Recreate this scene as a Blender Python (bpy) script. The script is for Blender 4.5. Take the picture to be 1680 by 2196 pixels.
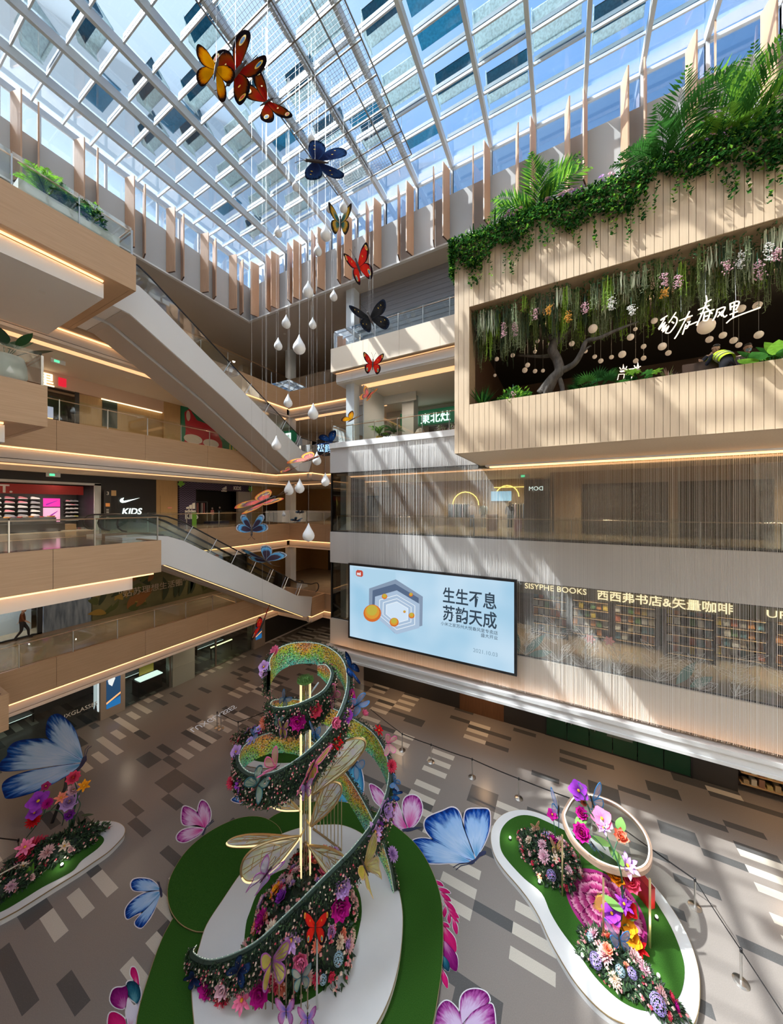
import bpy, math, random
from mathutils import Vector, Matrix
for _o in list(bpy.data.objects): bpy.data.objects.remove(_o)
SC = bpy.context.scene; COL = SC.collection
PI = math.pi; R = math.radians
# ---------------------------------------------------------------- camera
CX, CY, FPX, EYE, YAW = 840.0, 1085.0, 697.0, 13.0, R(27.96)
cam = bpy.data.cameras.new('camera'); cam_o = bpy.data.objects.new('camera', cam); COL.objects.link(cam_o)
cam.sensor_fit = 'HORIZONTAL'; cam.sensor_width = 36.0; cam.lens = 36.0*FPX/1680.0
cam.shift_y = -13.0/1680.0; cam.clip_end = 400; cam.clip_start = .05
cam_o.location = (0, 0, EYE); cam_o.rotation_euler = (PI/2, 0, YAW)
SC.camera = cam_o
# ---------------------------------------------------------------- light and exposure
SUN_DIR = Vector((-.65, -.36, 1.0)).normalized()      # towards the sun
SUN_STRENGTH, SKY_STRENGTH, EXPOSURE = 4.6, .60, 1.08
sun = bpy.data.lights.new('sun', 'SUN'); sun_o = bpy.data.objects.new('sun', sun); COL.objects.link(sun_o)
sun.energy = SUN_STRENGTH; sun.angle = R(.6); sun.color = (1.0, .95, .86)
sun_o.rotation_euler = SUN_DIR.to_track_quat('Z', 'Y').to_euler(); sun_o.location = (-20, -10, 45)
vs = SC.view_settings; vs.view_transform = 'Standard'; vs.look = 'None'; vs.exposure = EXPOSURE; vs.gamma = 1.0; vs.use_curve_mapping = False
SC.cycles.use_denoising = True
SC.cycles.max_bounces = 7; SC.cycles.diffuse_bounces = 4; SC.cycles.glossy_bounces = 3
SC.cycles.transmission_bounces = 4; SC.cycles.transparent_max_bounces = 20
SC.cycles.caustics_reflective = False; SC.cycles.caustics_refractive = False
SC.cycles.sample_clamp_indirect = 6.0
def make_sky():
    w = bpy.data.worlds.new('sky'); SC.world = w; w.use_nodes = True
    t = w.node_tree; n = t.nodes; L = t.links; bg = n['Background']
    tc = n.new('ShaderNodeTexCoord'); dot = n.new('ShaderNodeVectorMath'); dot.operation = 'DOT_PRODUCT'
    L.new(tc.outputs['Generated'], dot.inputs[0]); dot.inputs[1].default_value = SUN_DIR
    ns = n.new('ShaderNodeTexNoise'); ns.inputs['Scale'].default_value = 2.2; ns.inputs['Detail'].default_value = 5
    L.new(tc.outputs['Generated'], ns.inputs['Vector'])
    ma = n.new('ShaderNodeMath'); ma.operation = 'MULTIPLY_ADD'; ma.inputs[1].default_value = .22
    L.new(ns.outputs['Fac'], ma.inputs[0]); 
    sb = n.new('ShaderNodeMath'); sb.operation = 'SUBTRACT'; sb.inputs[1].default_value = .11
    L.new(dot.outputs['Value'], sb.inputs[0]); L.new(sb.outputs[0], ma.inputs[2])
    r = n.new('ShaderNodeValToRGB'); cr = r.color_ramp
    stops = [(.0, (.10, .28, .62, 1)), (.22, (.16, .38, .80, 1)), (.55, (.30, .53, .90, 1)), (.74, (.52, .73, .97, 1)), (.86, (.74, .89, 1, 1)), (.93, (1, 1, 1, 1))]
    cr.elements[0].position = stops[0][0]; cr.elements[0].color = stops[0][1]
    cr.elements[1].position = stops[1][0]; cr.elements[1].color = stops[1][1]
    for p, c in stops[2:]:
        e = cr.elements.new(p); e.color = c
    L.new(ma.outputs[0], r.inputs[0])
    # bright halo round the sun
    h = n.new('ShaderNodeMapRange'); h.inputs['From Min'].default_value = .90; h.inputs['From Max'].default_value = 1.0
    h.inputs['To Min'].default_value = 1.0; h.inputs['To Max'].default_value = 26.0
    L.new(dot.outputs['Value'], h.inputs['Value'])
    mul = n.new('ShaderNodeVectorMath'); mul.operation = 'SCALE'
    L.new(r.outputs[0], mul.inputs[0]); L.new(h.outputs['Result'], mul.inputs['Scale'])
    L.new(mul.outputs['Vector'], bg.inputs['Color']); bg.inputs['Strength'].default_value = SKY_STRENGTH
make_sky()
# ---------------------------------------------------------------- helpers
_c, _s = math.cos(YAW), math.sin(YAW)
def ray(x, y):
    u = (x-CX)/FPX; v = (CY-y)/FPX
    return Vector((-_s+_c*u, _c+_s*u, v))
def at(x, y, X=None, Y=None, Z=None, D=None):
    """the point of the place that lies on a plane of known X, Y or Z, or at a known distance D"""
    d = ray(x, y)
    t = X/d.x if X is not None else Y/d.y if Y is not None else (Z-EYE)/d.z if Z is not None else D
    return Vector((d.x*t, d.y*t, EYE+d.z*t))
_MATS = {}
LE = 2.0**(-EXPOSURE)        # keeps screens and lit signs at their own brightness
def mat(name, col=(.8, .8, .8), rough=.6, metal=0.0, emit=0.0, ecol=None, spec=.5, alpha=1.0, noise=0.0, nscale=8.0, stretch=(1, 1, 1), col2=None, bump=0.0, trans=0.0, sheen=0.0):
    if name in _MATS: return _MATS[name]
    m = bpy.data.materials.new(name); m.use_nodes = True; _MATS[name] = m
    t = m.node_tree; n = t.nodes; L = t.links; b = n['Principled BSDF']
    b.inputs['Base Color'].default_value = (*col, 1); b.inputs['Roughness'].default_value = rough
    b.inputs['Metallic'].default_value = metal; b.inputs['Specular IOR Level'].default_value = spec
    b.inputs['Alpha'].default_value = alpha
    if trans: b.inputs['Transmission Weight'].default_value = trans
    if emit:
        b.inputs['Emission Color'].default_value = (*(ecol or col), 1); b.inputs['Emission Strength'].default_value = emit*LE
    if noise or col2:
        tc = n.new('ShaderNodeTexCoord'); mp = n.new('ShaderNodeMapping'); mp.inputs['Scale'].default_value = stretch
        L.new(tc.outputs['Object'], mp.inputs[0])
        ns = n.new('ShaderNodeTexNoise'); ns.inputs['Scale'].default_value = nscale; ns.inputs['Detail'].default_value = 6
        L.new(mp.outputs[0], ns.inputs['Vector'])
        r = n.new('ShaderNodeValToRGB')
        c2 = col2 or tuple(c*(1-noise) for c in col)
        r.color_ramp.elements[0].color = (*c2, 1); r.color_ramp.elements[0].position = .3
        r.color_ramp.elements[1].color = (*col, 1); r.color_ramp.elements[1].position = .7
        L.new(ns.outputs['Fac'], r.inputs[0]); L.new(r.outputs[0], b.inputs['Base Color'])
        if bump:
            bp = n.new('ShaderNodeBump'); bp.inputs['Strength'].default_value = bump; bp.inputs['Distance'].default_value = .02
            L.new(ns.outputs['Fac'], bp.inputs['Height']); L.new(bp.outputs[0], b.inputs['Normal'])
    return m
def glass(name, tint=(.93, .97, .96), refl=.10, rough=.02):
    if name in _MATS: return _MATS[name]
    m = bpy.data.materials.new(name); m.use_nodes = True; _MATS[name] = m
    t = m.node_tree; n = t.nodes; L = t.links; n.remove(n['Principled BSDF'])
    tr = n.new('ShaderNodeBsdfTransparent'); tr.inputs[0].default_value = (*tint, 1)
    gl = n.new('ShaderNodeBsdfGlossy'); gl.inputs['Roughness'].default_value = rough
    lw = n.new('ShaderNodeFresnel'); lw.inputs['IOR'].default_value = 1.45
    mu = n.new('ShaderNodeMath'); mu.operation = 'MULTIPLY'; mu.inputs[1].default_value = refl/.04*.5; mu.use_clamp = True
    L.new(lw.outputs[0], mu.inputs[0])
    mx = n.new('ShaderNodeMixShader'); L.new(mu.outputs[0], mx.inputs[0]); L.new(tr.outputs[0], mx.inputs[1]); L.new(gl.outputs[0], mx.inputs[2])
    L.new(mx.outputs[0], n['Material Output'].inputs[0])
    return m
class MB:
    """collects shapes and links them as one mesh object"""
    def __init__(s): s.v = []; s.f = []; s.m = []; s.t = None
    def add(s, vs, fs, m=0):
        k = len(s.v); s.v.extend([tuple(v) for v in vs])
        for f in fs: s.f.append([i+k for i in f]); s.m.append(m)
        return s
    def box(s, x0, x1, y0, y1, z0, z1, m=0):
        vs = [(x, y, z) for x in (x0, x1) for y in (y0, y1) for z in (z0, z1)]
        return s.add(vs, [(0, 1, 3, 2), (4, 6, 7, 5), (0, 4, 5, 1), (2, 3, 7, 6), (0, 2, 6, 4), (1, 5, 7, 3)], m)
    def quad(s, a, b, c, d, m=0): return s.add([a, b, c, d], [(0, 1, 2, 3)], m)
    def poly(s, pts, m=0): return s.add(pts, [tuple(range(len(pts)))], m)
    def prism(s, pts, off, m=0, cap=True, mside=None):
        """polygon pts (3-D) pushed along off"""
        off = Vector(off); n = len(pts); a = [Vector(p) for p in pts]; b = [p+off for p in a]
        s.add(a+b, [(i, (i+1) % n, (i+1) % n+n, i+n) for i in range(n)], m if mside is None else mside)
        if cap: s.add(a, [tuple(range(n))[::-1]], m); s.add(b, [tuple(range(n))], m)
        return s
    def tube(s, pts, r, n=6, m=0, closed=False, cap=True):
        P = [Vector(p) for p in pts]; k = len(P); rs = r if isinstance(r, (list, tuple)) else [r]*k
        base = len(s.v); nrm = None
        for i in range(k):
            a = P[i-1] if (i > 0 or closed) else P[i]; b = P[(i+1) % k] if (i < k-1 or closed) else P[i]
            d = (b-a); d = d.normalized() if d.length > 1e-9 else Vector((0, 0, 1))
            if nrm is None:
                nrm = d.orthogonal().normalized()
            else:
                nrm = (nrm-d*nrm.dot(d)); nrm = nrm.normalized() if nrm.length > 1e-6 else d.orthogonal().normalized()
            bn = d.cross(nrm)
            for j in range(n):
                q = 2*PI*j/n; s.v.append(tuple(P[i]+(nrm*math.cos(q)+bn*math.sin(q))*rs[i]))
        for i in range(k if closed else k-1):
            i2 = (i+1) % k
            for j in range(n):
                j2 = (j+1) % n
                s.f.append([base+i*n+j, base+i*n+j2, base+i2*n+j2, base+i2*n+j]); s.m.append(m)
        if cap and not closed:
            s.f.append([base+j for j in range(n)][::-1]); s.m.append(m)
            s.f.append([base+(k-1)*n+j for j in range(n)]); s.m.append(m)
        return s
    def lathe(s, prof, c=(0, 0, 0), n=16, m=0, axis=None):
        """profile [(r, z)] turned about the vertical through c"""
        c = Vector(c); base = len(s.v)
        q = Vector(axis).normalized().to_track_quat('Z', 'Y') if axis is not None else None
        for r, z in prof:
            for j in range(n):
                p = Vector((r*math.cos(2*PI*j/n), r*math.sin(2*PI*j/n), z))
                s.v.append(tuple(c+(q @ p if q else p)))
        for i in range(len(prof)-1):
            for j in range(n):
                j2 = (j+1) % n
                s.f.append([base+i*n+j, base+i*n+j2, base+(i+1)*n+j2, base+(i+1)*n+j]); s.m.append(m)
        s.f.append([base+j for j in range(n)][::-1]); s.m.append(m)
        s.f.append([base+(len(prof)-1)*n+j for j in range(n)]); s.m.append(m)
        return s
    def sphere(s, c, r, n=12, k=8, m=0, sz=1.0):
        return s.lathe([(max(1e-4, r*math.sin(PI*i/k)), -r*math.cos(PI*i/k)*sz) for i in range(k+1)], c, n, m)
    def disc(s, c, r, nrm=(0, 0, 1), n=16, m=0, h=.004):
        q = Vector(nrm).normalized().to_track_quat('Z', 'Y'); c = Vector(c)
        pts = [c+q @ Vector((r*math.cos(2*PI*j/n), r*math.sin(2*PI*j/n), 0)) for j in range(n)]
        return s.prism(pts, Vector(nrm).normalized()*h, m)
    def build(s, name, mats, parent=None, smooth=False, origin=None, attr=None):
        me = bpy.data.meshes.new(name)
        if not isinstance(mats, (list, tuple)): mats = [mats]
        if parent is not None: o0 = WL[parent]
        elif origin is not None: o0 = Vector(origin)
        elif s.v:
            xs, ys, zs = zip(*s.v); o0 = Vector(((min(xs)+max(xs))/2, (min(ys)+max(ys))/2, min(zs)))
        else: o0 = Vector((0, 0, 0))
        me.from_pydata([(x-o0.x, y-o0.y, z-o0.z) for x, y, z in s.v], [], s.f)
        for m in mats: me.materials.append(m)
        me.polygons.foreach_set('material_index', s.m)
        if smooth: me.polygons.foreach_set('use_smooth', [True]*len(s.f))
        if attr is not None:
            a = me.attributes.new('t', 'FLOAT', 'POINT'); a.data.foreach_set('value', attr)
        me.update()
        o = bpy.data.objects.new(name, me); COL.objects.link(o)
        if parent is not None: o.parent = parent
        else: o.location = o0
        WL[o] = o0
        return o
WL = {}
def tag(o, label, cat, group=None, kind=None):
    if label: o['label'] = label
    if cat: o['category'] = cat
    if group: o['group'] = group
    if kind: o['kind'] = kind
    return o
def thing(name, label, cat, loc, group=None):
    o = bpy.data.objects.new(name, None); COL.objects.link(o); o.location = loc; o.empty_display_size = .2
    WL[o] = Vector(loc); return tag(o, label, cat, group)
def struct(name, mb, mats, parent=None, **k):
    o = mb.build(name, mats, parent, origin=(0, 0, 0) if parent is None else None, **k)
    if parent is None: o['kind'] = 'structure'
    return o
def dup(root, loc, label=None, rotz=None, scale=None, parent=None):
    r = root.copy(); COL.objects.link(r); r.location = loc; WL[r] = Vector(loc)
    if rotz is not None: r.rotation_euler = (0, 0, rotz)
    if scale is not None: r.scale = (scale,)*3
    if label: r['label'] = label
    if parent is not None: r.parent = parent; r.location = Vector(loc)-WL[parent]
    for ch in list(root.children):
        c = ch.copy(); COL.objects.link(c); c.parent = r
        for g in ch.children:
            d = g.copy(); COL.objects.link(d); d.parent = c
    return r
def text(name, body, origin, xdir, updir, size, m, parent=None, extrude=.01, align='LEFT', shear=0.0, width=1.0, bold=0.0):
    """lettering as a mesh lying in the plane of xdir and updir"""
    cu = bpy.data.curves.new(name, 'FONT'); cu.body = body; cu.size = size; cu.extrude = extrude; cu.align_x = align; cu.shear = shear; cu.offset = bold
    cu.resolution_u = 3
    o = bpy.data.objects.new(name, cu); COL.objects.link(o)
    dg = bpy.context.evaluated_depsgraph_get(); me = bpy.data.meshes.new_from_object(o.evaluated_get(dg)); bpy.data.objects.remove(o)
    x = Vector(xdir).normalized(); u = Vector(updir); u = (u-x*u.dot(x)).normalized(); z = x.cross(u); org = Vector(origin)
    b = MB(); b.v = [tuple(org+x*(v.co.x*width)+u*v.co.y+z*v.co.z) for v in me.vertices]
    b.f = [list(p.vertices) for p in me.polygons]; b.m = [0]*len(b.f)
    bpy.data.meshes.remove(me)
    return b.build(name, m, parent)
def lerp(a, b, t): return a+(b-a)*t
def smooth_path(pts, n):
    """Catmull-Rom through pts (Vectors of any size given as tuples)"""
    out = []; k = len(pts)
    for i in range(k-1):
        p0 = pts[max(i-1, 0)]; p1 = pts[i]; p2 = pts[i+1]; p3 = pts[min(i+2, k-1)]
        for j in range(n):
            t = j/n
            out.append(tuple(.5*((2*b)+(-a+c)*t+(2*a-5*b+4*c-d)*t*t+(-a+3*b-3*c+d)*t**3) for a, b, c, d in zip(p0, p1, p2, p3)))
    out.append(tuple(pts[-1])); return out
def closed_curve(pts, n):
    k = len(pts); out = []
    for i in range(k):
        p0, p1, p2, p3 = pts[i-1], pts[i], pts[(i+1) % k], pts[(i+2) % k]
        for j in range(n):
            t = j/n
            out.append(tuple(.5*((2*b)+(-a+c)*t+(2*a-5*b+4*c-d)*t*t+(-a+3*b-3*c+d)*t**3) for a, b, c, d in zip(p0, p1, p2, p3)))
    return out
# ---------------------------------------------------------------- materials of the building
M_wood = mat('oak_panel', (.60, .40, .245), .45, noise=.10, nscale=3, stretch=(.35, .35, 9), col2=(.53, .345, .205))
M_flute = mat('oak_batten', (.70, .545, .38), .5, nscale=4, stretch=(5, 5, .3), col2=(.62, .47, .32))
M_cream = mat('cream_panel', (.80, .68, .54), .5)
M_groove = mat('batten_groove', (.30, .20, .12), .8)
M_white = mat('white_aluminium_panel', (.82, .83, .84), .35)
M_steel_w = mat('white_painted_steel', (.58, .63, .67), .45)
M_grey = mat('grey_wall_paint', (.50, .51, .52), .7)
M_soffit = mat('soffit_plaster', (.56, .51, .47), .8)
M_ceil = mat('ceiling_plaster', (.72, .68, .63), .8)
M_band = mat('grey_band_panel', (.55, .54, .54), .5)
M_lfloor = mat('corridor_stone', (.40, .30, .20), .12, noise=.15, nscale=1.5)
M_led = mat('warm_led', (1, .55, .22), emit=3.2, ecol=(1, .50, .19))
M_cove = mat('warm_cove_glow', (1, .6, .3), emit=1.15, ecol=(1, .54, .26))
M_chrome = mat('brushed_steel', (.62, .61, .59), .28, 1.0)
M_black = mat('black_rubber', (.015, .015, .017), .4)
M_dark = mat('dark_recess', (.03, .026, .022), .6)
M_bronze = mat('bronze_rail', (.62, .42, .30), .35, .7)
G_clear = glass('clear_glass'); G_sky = glass('skylight_glass', (.92, .96, 1.0), .05)
G_shop = glass('shop_glass', (.80, .83, .82), .10)
def translucent(name, col, share):
    m = bpy.data.materials.new(name); m.use_nodes = True; n = m.node_tree.nodes; L = m.node_tree.links; n.remove(n['Principled BSDF'])
    a = n.new('ShaderNodeBsdfDiffuse'); b = n.new('ShaderNodeBsdfTranslucent'); x = n.new('ShaderNodeMixShader'); x.inputs[0].default_value = share
    tc = n.new('ShaderNodeTexCoord'); vo = n.new('ShaderNodeTexNoise'); vo.inputs['Scale'].default_value = 14; L.new(tc.outputs['Object'], vo.inputs[0])
    r = n.new('ShaderNodeValToRGB'); r.color_ramp.elements[0].color = (*[c*.75 for c in col], 1); r.color_ramp.elements[1].color = (*col, 1); r.color_ramp.elements[0].position = .35; r.color_ramp.elements[1].position = .6
    L.new(vo.outputs[0], r.inputs[0])
    for q in (a, b): L.new(r.outputs[0], q.inputs[0])
    L.new(a.outputs[0], x.inputs[1]); L.new(b.outputs[0], x.inputs[2]); L.new(x.outputs[0], n['Material Output'].inputs[0]); return m
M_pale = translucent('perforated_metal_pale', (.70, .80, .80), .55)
M_teal = translucent('perforated_metal_shaded', (.10, .34, .46), .6)  # teal carries shade and tinted glass reflection in the metal colour
M_door = mat('brown_glass_door', (.05, .035, .025), .1)

# ---------------------------------------------------------------- ground floor with its tile pattern
def floor_material():
    m = bpy.data.materials.new('terrazzo_tiles'); m.use_nodes = True
    t = m.node_tree; n = t.nodes; L = t.links; b = n['Principled BSDF']
    def math_(op, a, v=None, w=None):
        q = n.new('ShaderNodeMath'); q.operation = op
        for i, x in enumerate((a, v, w)):
            if x is None: continue
            if isinstance(x, (int, float)): q.inputs[i].default_value = x
            else: L.new(x, q.inputs[i])
        return q.outputs[0]
    tc = n.new('ShaderNodeTexCoord'); sp = n.new('ShaderNodeSeparateXYZ'); L.new(tc.outputs['Object'], sp.inputs[0])
    col = math_('FLOOR', math_('DIVIDE', math_('ADD', sp.outputs[0], 2.6), 1.2))
    row = math_('FLOOR', math_('DIVIDE', math_('SUBTRACT', sp.outputs[1], .06), .315))
    def rnd(a, c, seed):
        cb = n.new('ShaderNodeCombineXYZ'); L.new(a, cb.inputs[0]); L.new(c, cb.inputs[1]); cb.inputs[2].default_value = seed
        w = n.new('ShaderNodeTexWhiteNoise'); w.noise_dimensions = '3D'; L.new(cb.outputs[0], w.inputs['Vector']); return w.outputs['Value']
    blk = math_('FLOOR', math_('DIVIDE', math_('ADD', row, math_('MULTIPLY', col, 4.0)), 7.0))
    inb = math_('FLOORED_MODULO', math_('ADD', row, math_('MULTIPLY', col, 4.0)), 7.0)
    odd = math_('MULTIPLY', math_('COMPARE', math_('FLOORED_MODULO', inb, 2.0), 0.0, .1), math_('LESS_THAN', inb, 5.5))
    light = math_('MULTIPLY', math_('GREATER_THAN', rnd(col, blk, 3.0), .78), odd)
    dark = math_('MULTIPLY', math_('GREATER_THAN', rnd(col, row, 8.0), .85), math_('SUBTRACT', 1.0, light))
    ns = n.new('ShaderNodeTexNoise'); ns.inputs['Scale'].default_value = 45; ns.inputs['Detail'].default_value = 3
    L.new(tc.outputs['Object'], ns.inputs['Vector'])
    fl = math_('MULTIPLY_ADD', ns.outputs['Fac'], .34, .83)
    vo = n.new('ShaderNodeTexVoronoi'); vo.inputs['Scale'].default_value = 38; L.new(tc.outputs['Object'], vo.inputs['Vector'])
    chip = math_('LESS_THAN', vo.outputs['Distance'], .10)
    def mix(f, a, c):
        q = n.new('ShaderNodeMix'); q.data_type = 'RGBA'; L.new(f, q.inputs['Factor'])
        for i, x in ((6, a), (7, c)):
            if isinstance(x, tuple): q.inputs[i].default_value = x
            else: L.new(x, q.inputs[i])
        return q.outputs[2]
    c = mix(dark, (.225, .200, .182, 1), (.085, .084, .084, 1))
    c = mix(light, c, (.52, .485, .42, 1))
    sc = n.new('ShaderNodeVectorMath'); sc.operation = 'SCALE'; L.new(c, sc.inputs[0]); L.new(fl, sc.inputs['Scale'])
    c = mix(math_('MULTIPLY', chip, .35), sc.outputs['Vector'], (.5, .49, .47, 1))
    L.new(c, b.inputs['Base Color']); b.inputs['Roughness'].default_value = .27; b.inputs['Specular IOR Level'].default_value = .45
    return m
struct('floor', MB().box(-45, 25, -16, 48, -.3, 0), floor_material())

# ---------------------------------------------------------------- slabs, fascias and ceilings
Z2, Z3, Z4, Z5, ZT = 5.82, 11.46, 17.03, 22.95, 26.95
XL, YB, XE, YR = -21.2, 20.9, -13.2, 16.5
trim_n = [0]
def trim(mb, m, **k):
    trim_n[0] += 1; return struct('trim_%d' % trim_n[0], mb, m, **k)
def slab(name, z0, z1, m, y_right=None):
    b = MB().box(-45, XL-.3, -16, 48, z0, z1).box(XL-.3, XE+.25, YB+.3, 48, z0, z1)
    b.box(XE+.25, 16, YR+.35, 48, z0, z1)
    return struct(name, b, m)
for i, (zf, nm) in enumerate(((Z2, 'second'), (Z3, 'third'), (Z4, 'fourth'), (Z5, 'fifth'))):
    slab('floor_%d' % (i+2), zf-.4, zf, M_lfloor)
    slab('ceiling_%d' % (i+1), zf-2.1, zf-1.95, M_ceil)
struct('ceiling_5', MB().box(-45, XL-.03, -16, 48, ZT-.01, ZT+.3).box(XL-.03, 16, 16.84, 48, ZT-.01, ZT+.3), M_soffit)
def fascia(p0, p1, z0, z1, out, m=None, thick=.15, step=3.6, gap=.012):
    """upright panels from p0 to p1 (plan points), thickness behind the face; out = unit vector towards the atrium"""
    b = MB(); p0 = Vector((*p0, 0)); p1 = Vector((*p1, 0)); L = (p1-p0).length; d = (p1-p0)/L; o = Vector((*out, 0))
    k = max(1, round(L/step)); w = L/k
    for i in range(k):
        a = p0+d*(i*w+gap*(i > 0)); c = p0+d*((i+1)*w)
        b.prism([a+Vector((0, 0, z0)), c+Vector((0, 0, z0)), c-o*thick+Vector((0, 0, z0)), a-o*thick+Vector((0, 0, z0))], (0, 0, z1-z0))
    return b
def edge(p0, p1, zf, out, m=None, h=1.42, band=.5, m_band=None, inset=.3, led=True, ext0=0, ext1=0):
    """a balcony edge: timber fascia, glowing slot beneath it and the recessed band"""
    m = m or M_wood
    trim(fascia(p0, p1, zf-h, zf+.03, out), m)
    o = Vector((*out, 0)); a = Vector((*p0, 0))-o*inset; c = Vector((*p1, 0))-o*inset; d = (c-a).normalized(); a -= d*ext0; c += d*ext1
    z = Vector((0, 0, 1))
    b = MB(); zb = zf-h-band
    b.prism([a+z*zb, c+z*zb, c-o*.2+z*zb, a-o*.2+z*zb], (0, 0, band-.06)); trim(b, m_band or M_band)
    if led:
        b = MB(); q = o*(inset-.16); zz = z*(zf-h-.05)
        b.prism([a+q*.2+zz, c+q*.2+zz, c+q+zz, a+q+zz], (0, 0, .05)); trim(b, M_led)
    if led and zf < 13:
        b = MB(); zz = z*(zf-h-.045); b.prism([Vector((*p0, 0))+zz-o*.03, Vector((*p1, 0))+zz-o*.03, Vector((*p1, 0))+zz+o*.004, Vector((*p0, 0))+zz+o*.004], (0, 0, .045)); trim(b, M_led)
    # underside that closes the slot
    b = MB(); zz = z*(zf-h); b.prism([a+o*inset-o*.15+zz, c+o*inset-o*.15+zz, c-o*.1+zz, a-o*.1+zz], (0, 0, .03)); trim(b, M_wood)
for zf in (Z2, Z3, Z4, Z5):
    edge((XL, -16), (XL, YB), zf, (1, 0))
    edge((XL, YB), (XE, YB), zf, (0, -1), ext0=.3)
# landings at the foot of the escalators
for zf in (Z2, Z4):
    struct('floor_%s' % ('6' if zf == Z2 else '7'), MB().box(XL-.05, -17.35, 19.45, YB+.1, zf-.5, zf), M_lfloor)
    edge((-17.3, 19.4), (-17.3, YB), zf, (1, 0))
    trim(fascia((XL, 19.4), (-17.46, 19.4), zf-1.42, zf+.03, (0, -1)), M_wood)
    trim(MB().box(XL, -17.5, 19.6, YB, zf-1.95, zf-1.42), M_band)
    trim(MB().box(XL, -17.35, 19.46, 19.52, zf-1.49, zf-1.43), M_led)
# platforms at the head of the escalators
def platform(zf, x1, y1, n, h=1.35, band=.62):
    struct('floor_%d' % n, MB().box(XL-.05, x1-.1, -16, y1-.1, zf-.5, zf), M_lfloor)
    trim(fascia((x1, -16), (x1, y1), zf-h, zf+.03, (1, 0)), M_wood); trim(fascia((x1-.16, y1), (XL, y1), zf-h, zf+.03, (0, 1), step=3), M_wood)
    trim(MB().box(XL, x1-.5, -16, y1-.85, zf-h-band, zf-h-.06), M_white)
    trim(MB().box(x1-.46, x1-.38, -16, y1-.9, zf-h-.05, zf-h+.0), M_led)
    if zf < 13: trim(MB().box(x1-.04, x1+.004, -16, y1-.3, zf-h-.05, zf-h), M_led)
    trim(MB().box(XL, x1-.16, -16, y1-.16, zf-h, zf-h+.03), M_wood)
platform(Z2+.01, -18.7, 4.1, 12); platform(Z3+.02, -15.5, 7.8, 8); platform(Z4, -15.5, 4.27, 9); platform(Z5, -15.15, 6.7, 10)
# warm coves let into the corridor ceilings
for zf in (Z2, Z3, Z4, Z5):
    zc = zf-2.105
    trim(MB().box(XL-1.25, XL-.8, -14, YB+.6, zc-.03, zc), M_cove)
    trim(MB().box(XL-.6, XE+1, YB+.9, YB+1.35, zc-.03, zc), M_cove)
# ---------------------------------------------------------------- columns standing at the inner corner and along the corridors
def column(x0, x1, y0, y1, z0, z1, n):
    b = MB().box(x0, x1, y0, y1, z0, z1); b.box(x0-.02, x1+.02, y0-.02, y1+.02, z0, z0+.12)
    o = struct('column', b, M_steel_w); return o
for za, zb in ((Z2, Z3-2.1), (Z3, Z4-2.1), (Z4, Z5-2.1), (Z5, ZT)):
    column(-22.1, -21.45, 21.3, 21.95, za, zb, 0)
    if za: column(-14.6, -13.95, 21.4, 22.05, za, zb, 0)
for za, zb in ((Z4, Z5-2.05), (Z5, ZT)): column(-12.46, -11.83, 17.2, 17.8, za, zb, 0)
for za, zb in ((Z2-1.5, Z3-2.0), (Z3, Z4-1.9)): column(-12.75, -12.3, 17.0, 17.5, za, zb, 0)
# ---------------------------------------------------------------- right block
trim(fascia((XE+.05, YR), (-3.4, YR), Z5-1.42, Z5+.05, (0, -1), step=2.6), M_cream)
trim(fascia((XE+.05, 20.9), (XE+.05, YR+.16), Z5-1.42, Z5+.05, (-1, 0)), M_cream)
trim(MB().box(-12.95, -3.4, YR+.3, YR+.5, Z5-2.0, Z5-1.52).box(-12.95, -12.75, YR+.5, 20.9, Z5-2.0, Z5-1.52), M_white)
trim(MB().box(-13.0, -3.4, YR+.15, YR+.5, Z5-1.5, Z5-1.44), M_wood)
trim(MB().box(-12.9, -3.4, YR+.18, YR+.24, Z5-1.52, Z5-1.48), M_cove)
trim(MB().box(-11.6, -3.2, YR+1.2, YR+1.75, Z5-2.14, Z5-2.105), M_cove)
# fourth floor ledge and the grey bands behind the chain curtain
trim(MB().box(XE, -3.4, YR-.1, YR+.5, Z4-.38, Z4-.05).box(XE, XE+.4, YR+.5, 20.9, Z4-.38, Z4-.05), M_white)
trim(MB().box(XE, 14, YR, YR+.3, 15.1, 16.66).box(XE, XE+.25, YR+.3, 20.9, 15.1, 16.66), M_band)
trim(MB().box(XE, 14, YR, YR+.3, 9.42, 11.36).box(XE, XE+.25, YR+.3, 20.9, 9.42, 11.36), M_band)
M_bandwarm = mat('champagne_band_panel', (.60, .53, .45), .5)
trim(MB().box(XE, 14, YR, YR+.3, 4.25, 5.86).box(XE, XE+.25, YR+.3, 20.9, 4.25, 5.86), M_bandwarm)
trim(MB().box(-13.55, 14, YR-.5, YR+.5, 3.67, 4.05).box(-13.55, -13.0, YR+.5, 21, 3.67, 4.05).box(-13.6, 14, YR-.56, YR-.5, 4.08, 4.24).box(-13.6, 14, YR-.56, YR-.5, 3.66, 3.78), mat('ledge_metal', (.66, .67, .68), .4, .15))
trim(MB().box(-13.0, 14, YR-.50, YR-.492, 4.10, 4.235), mat('warm_wash_strip', (1, .5, .2), emit=3.5, ecol=(1, .50, .20)))
trim(MB().box(XE+.3, 14, YR+.9, YR+1.3, Z4-2.14, Z4-2.105), M_cove)
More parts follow.
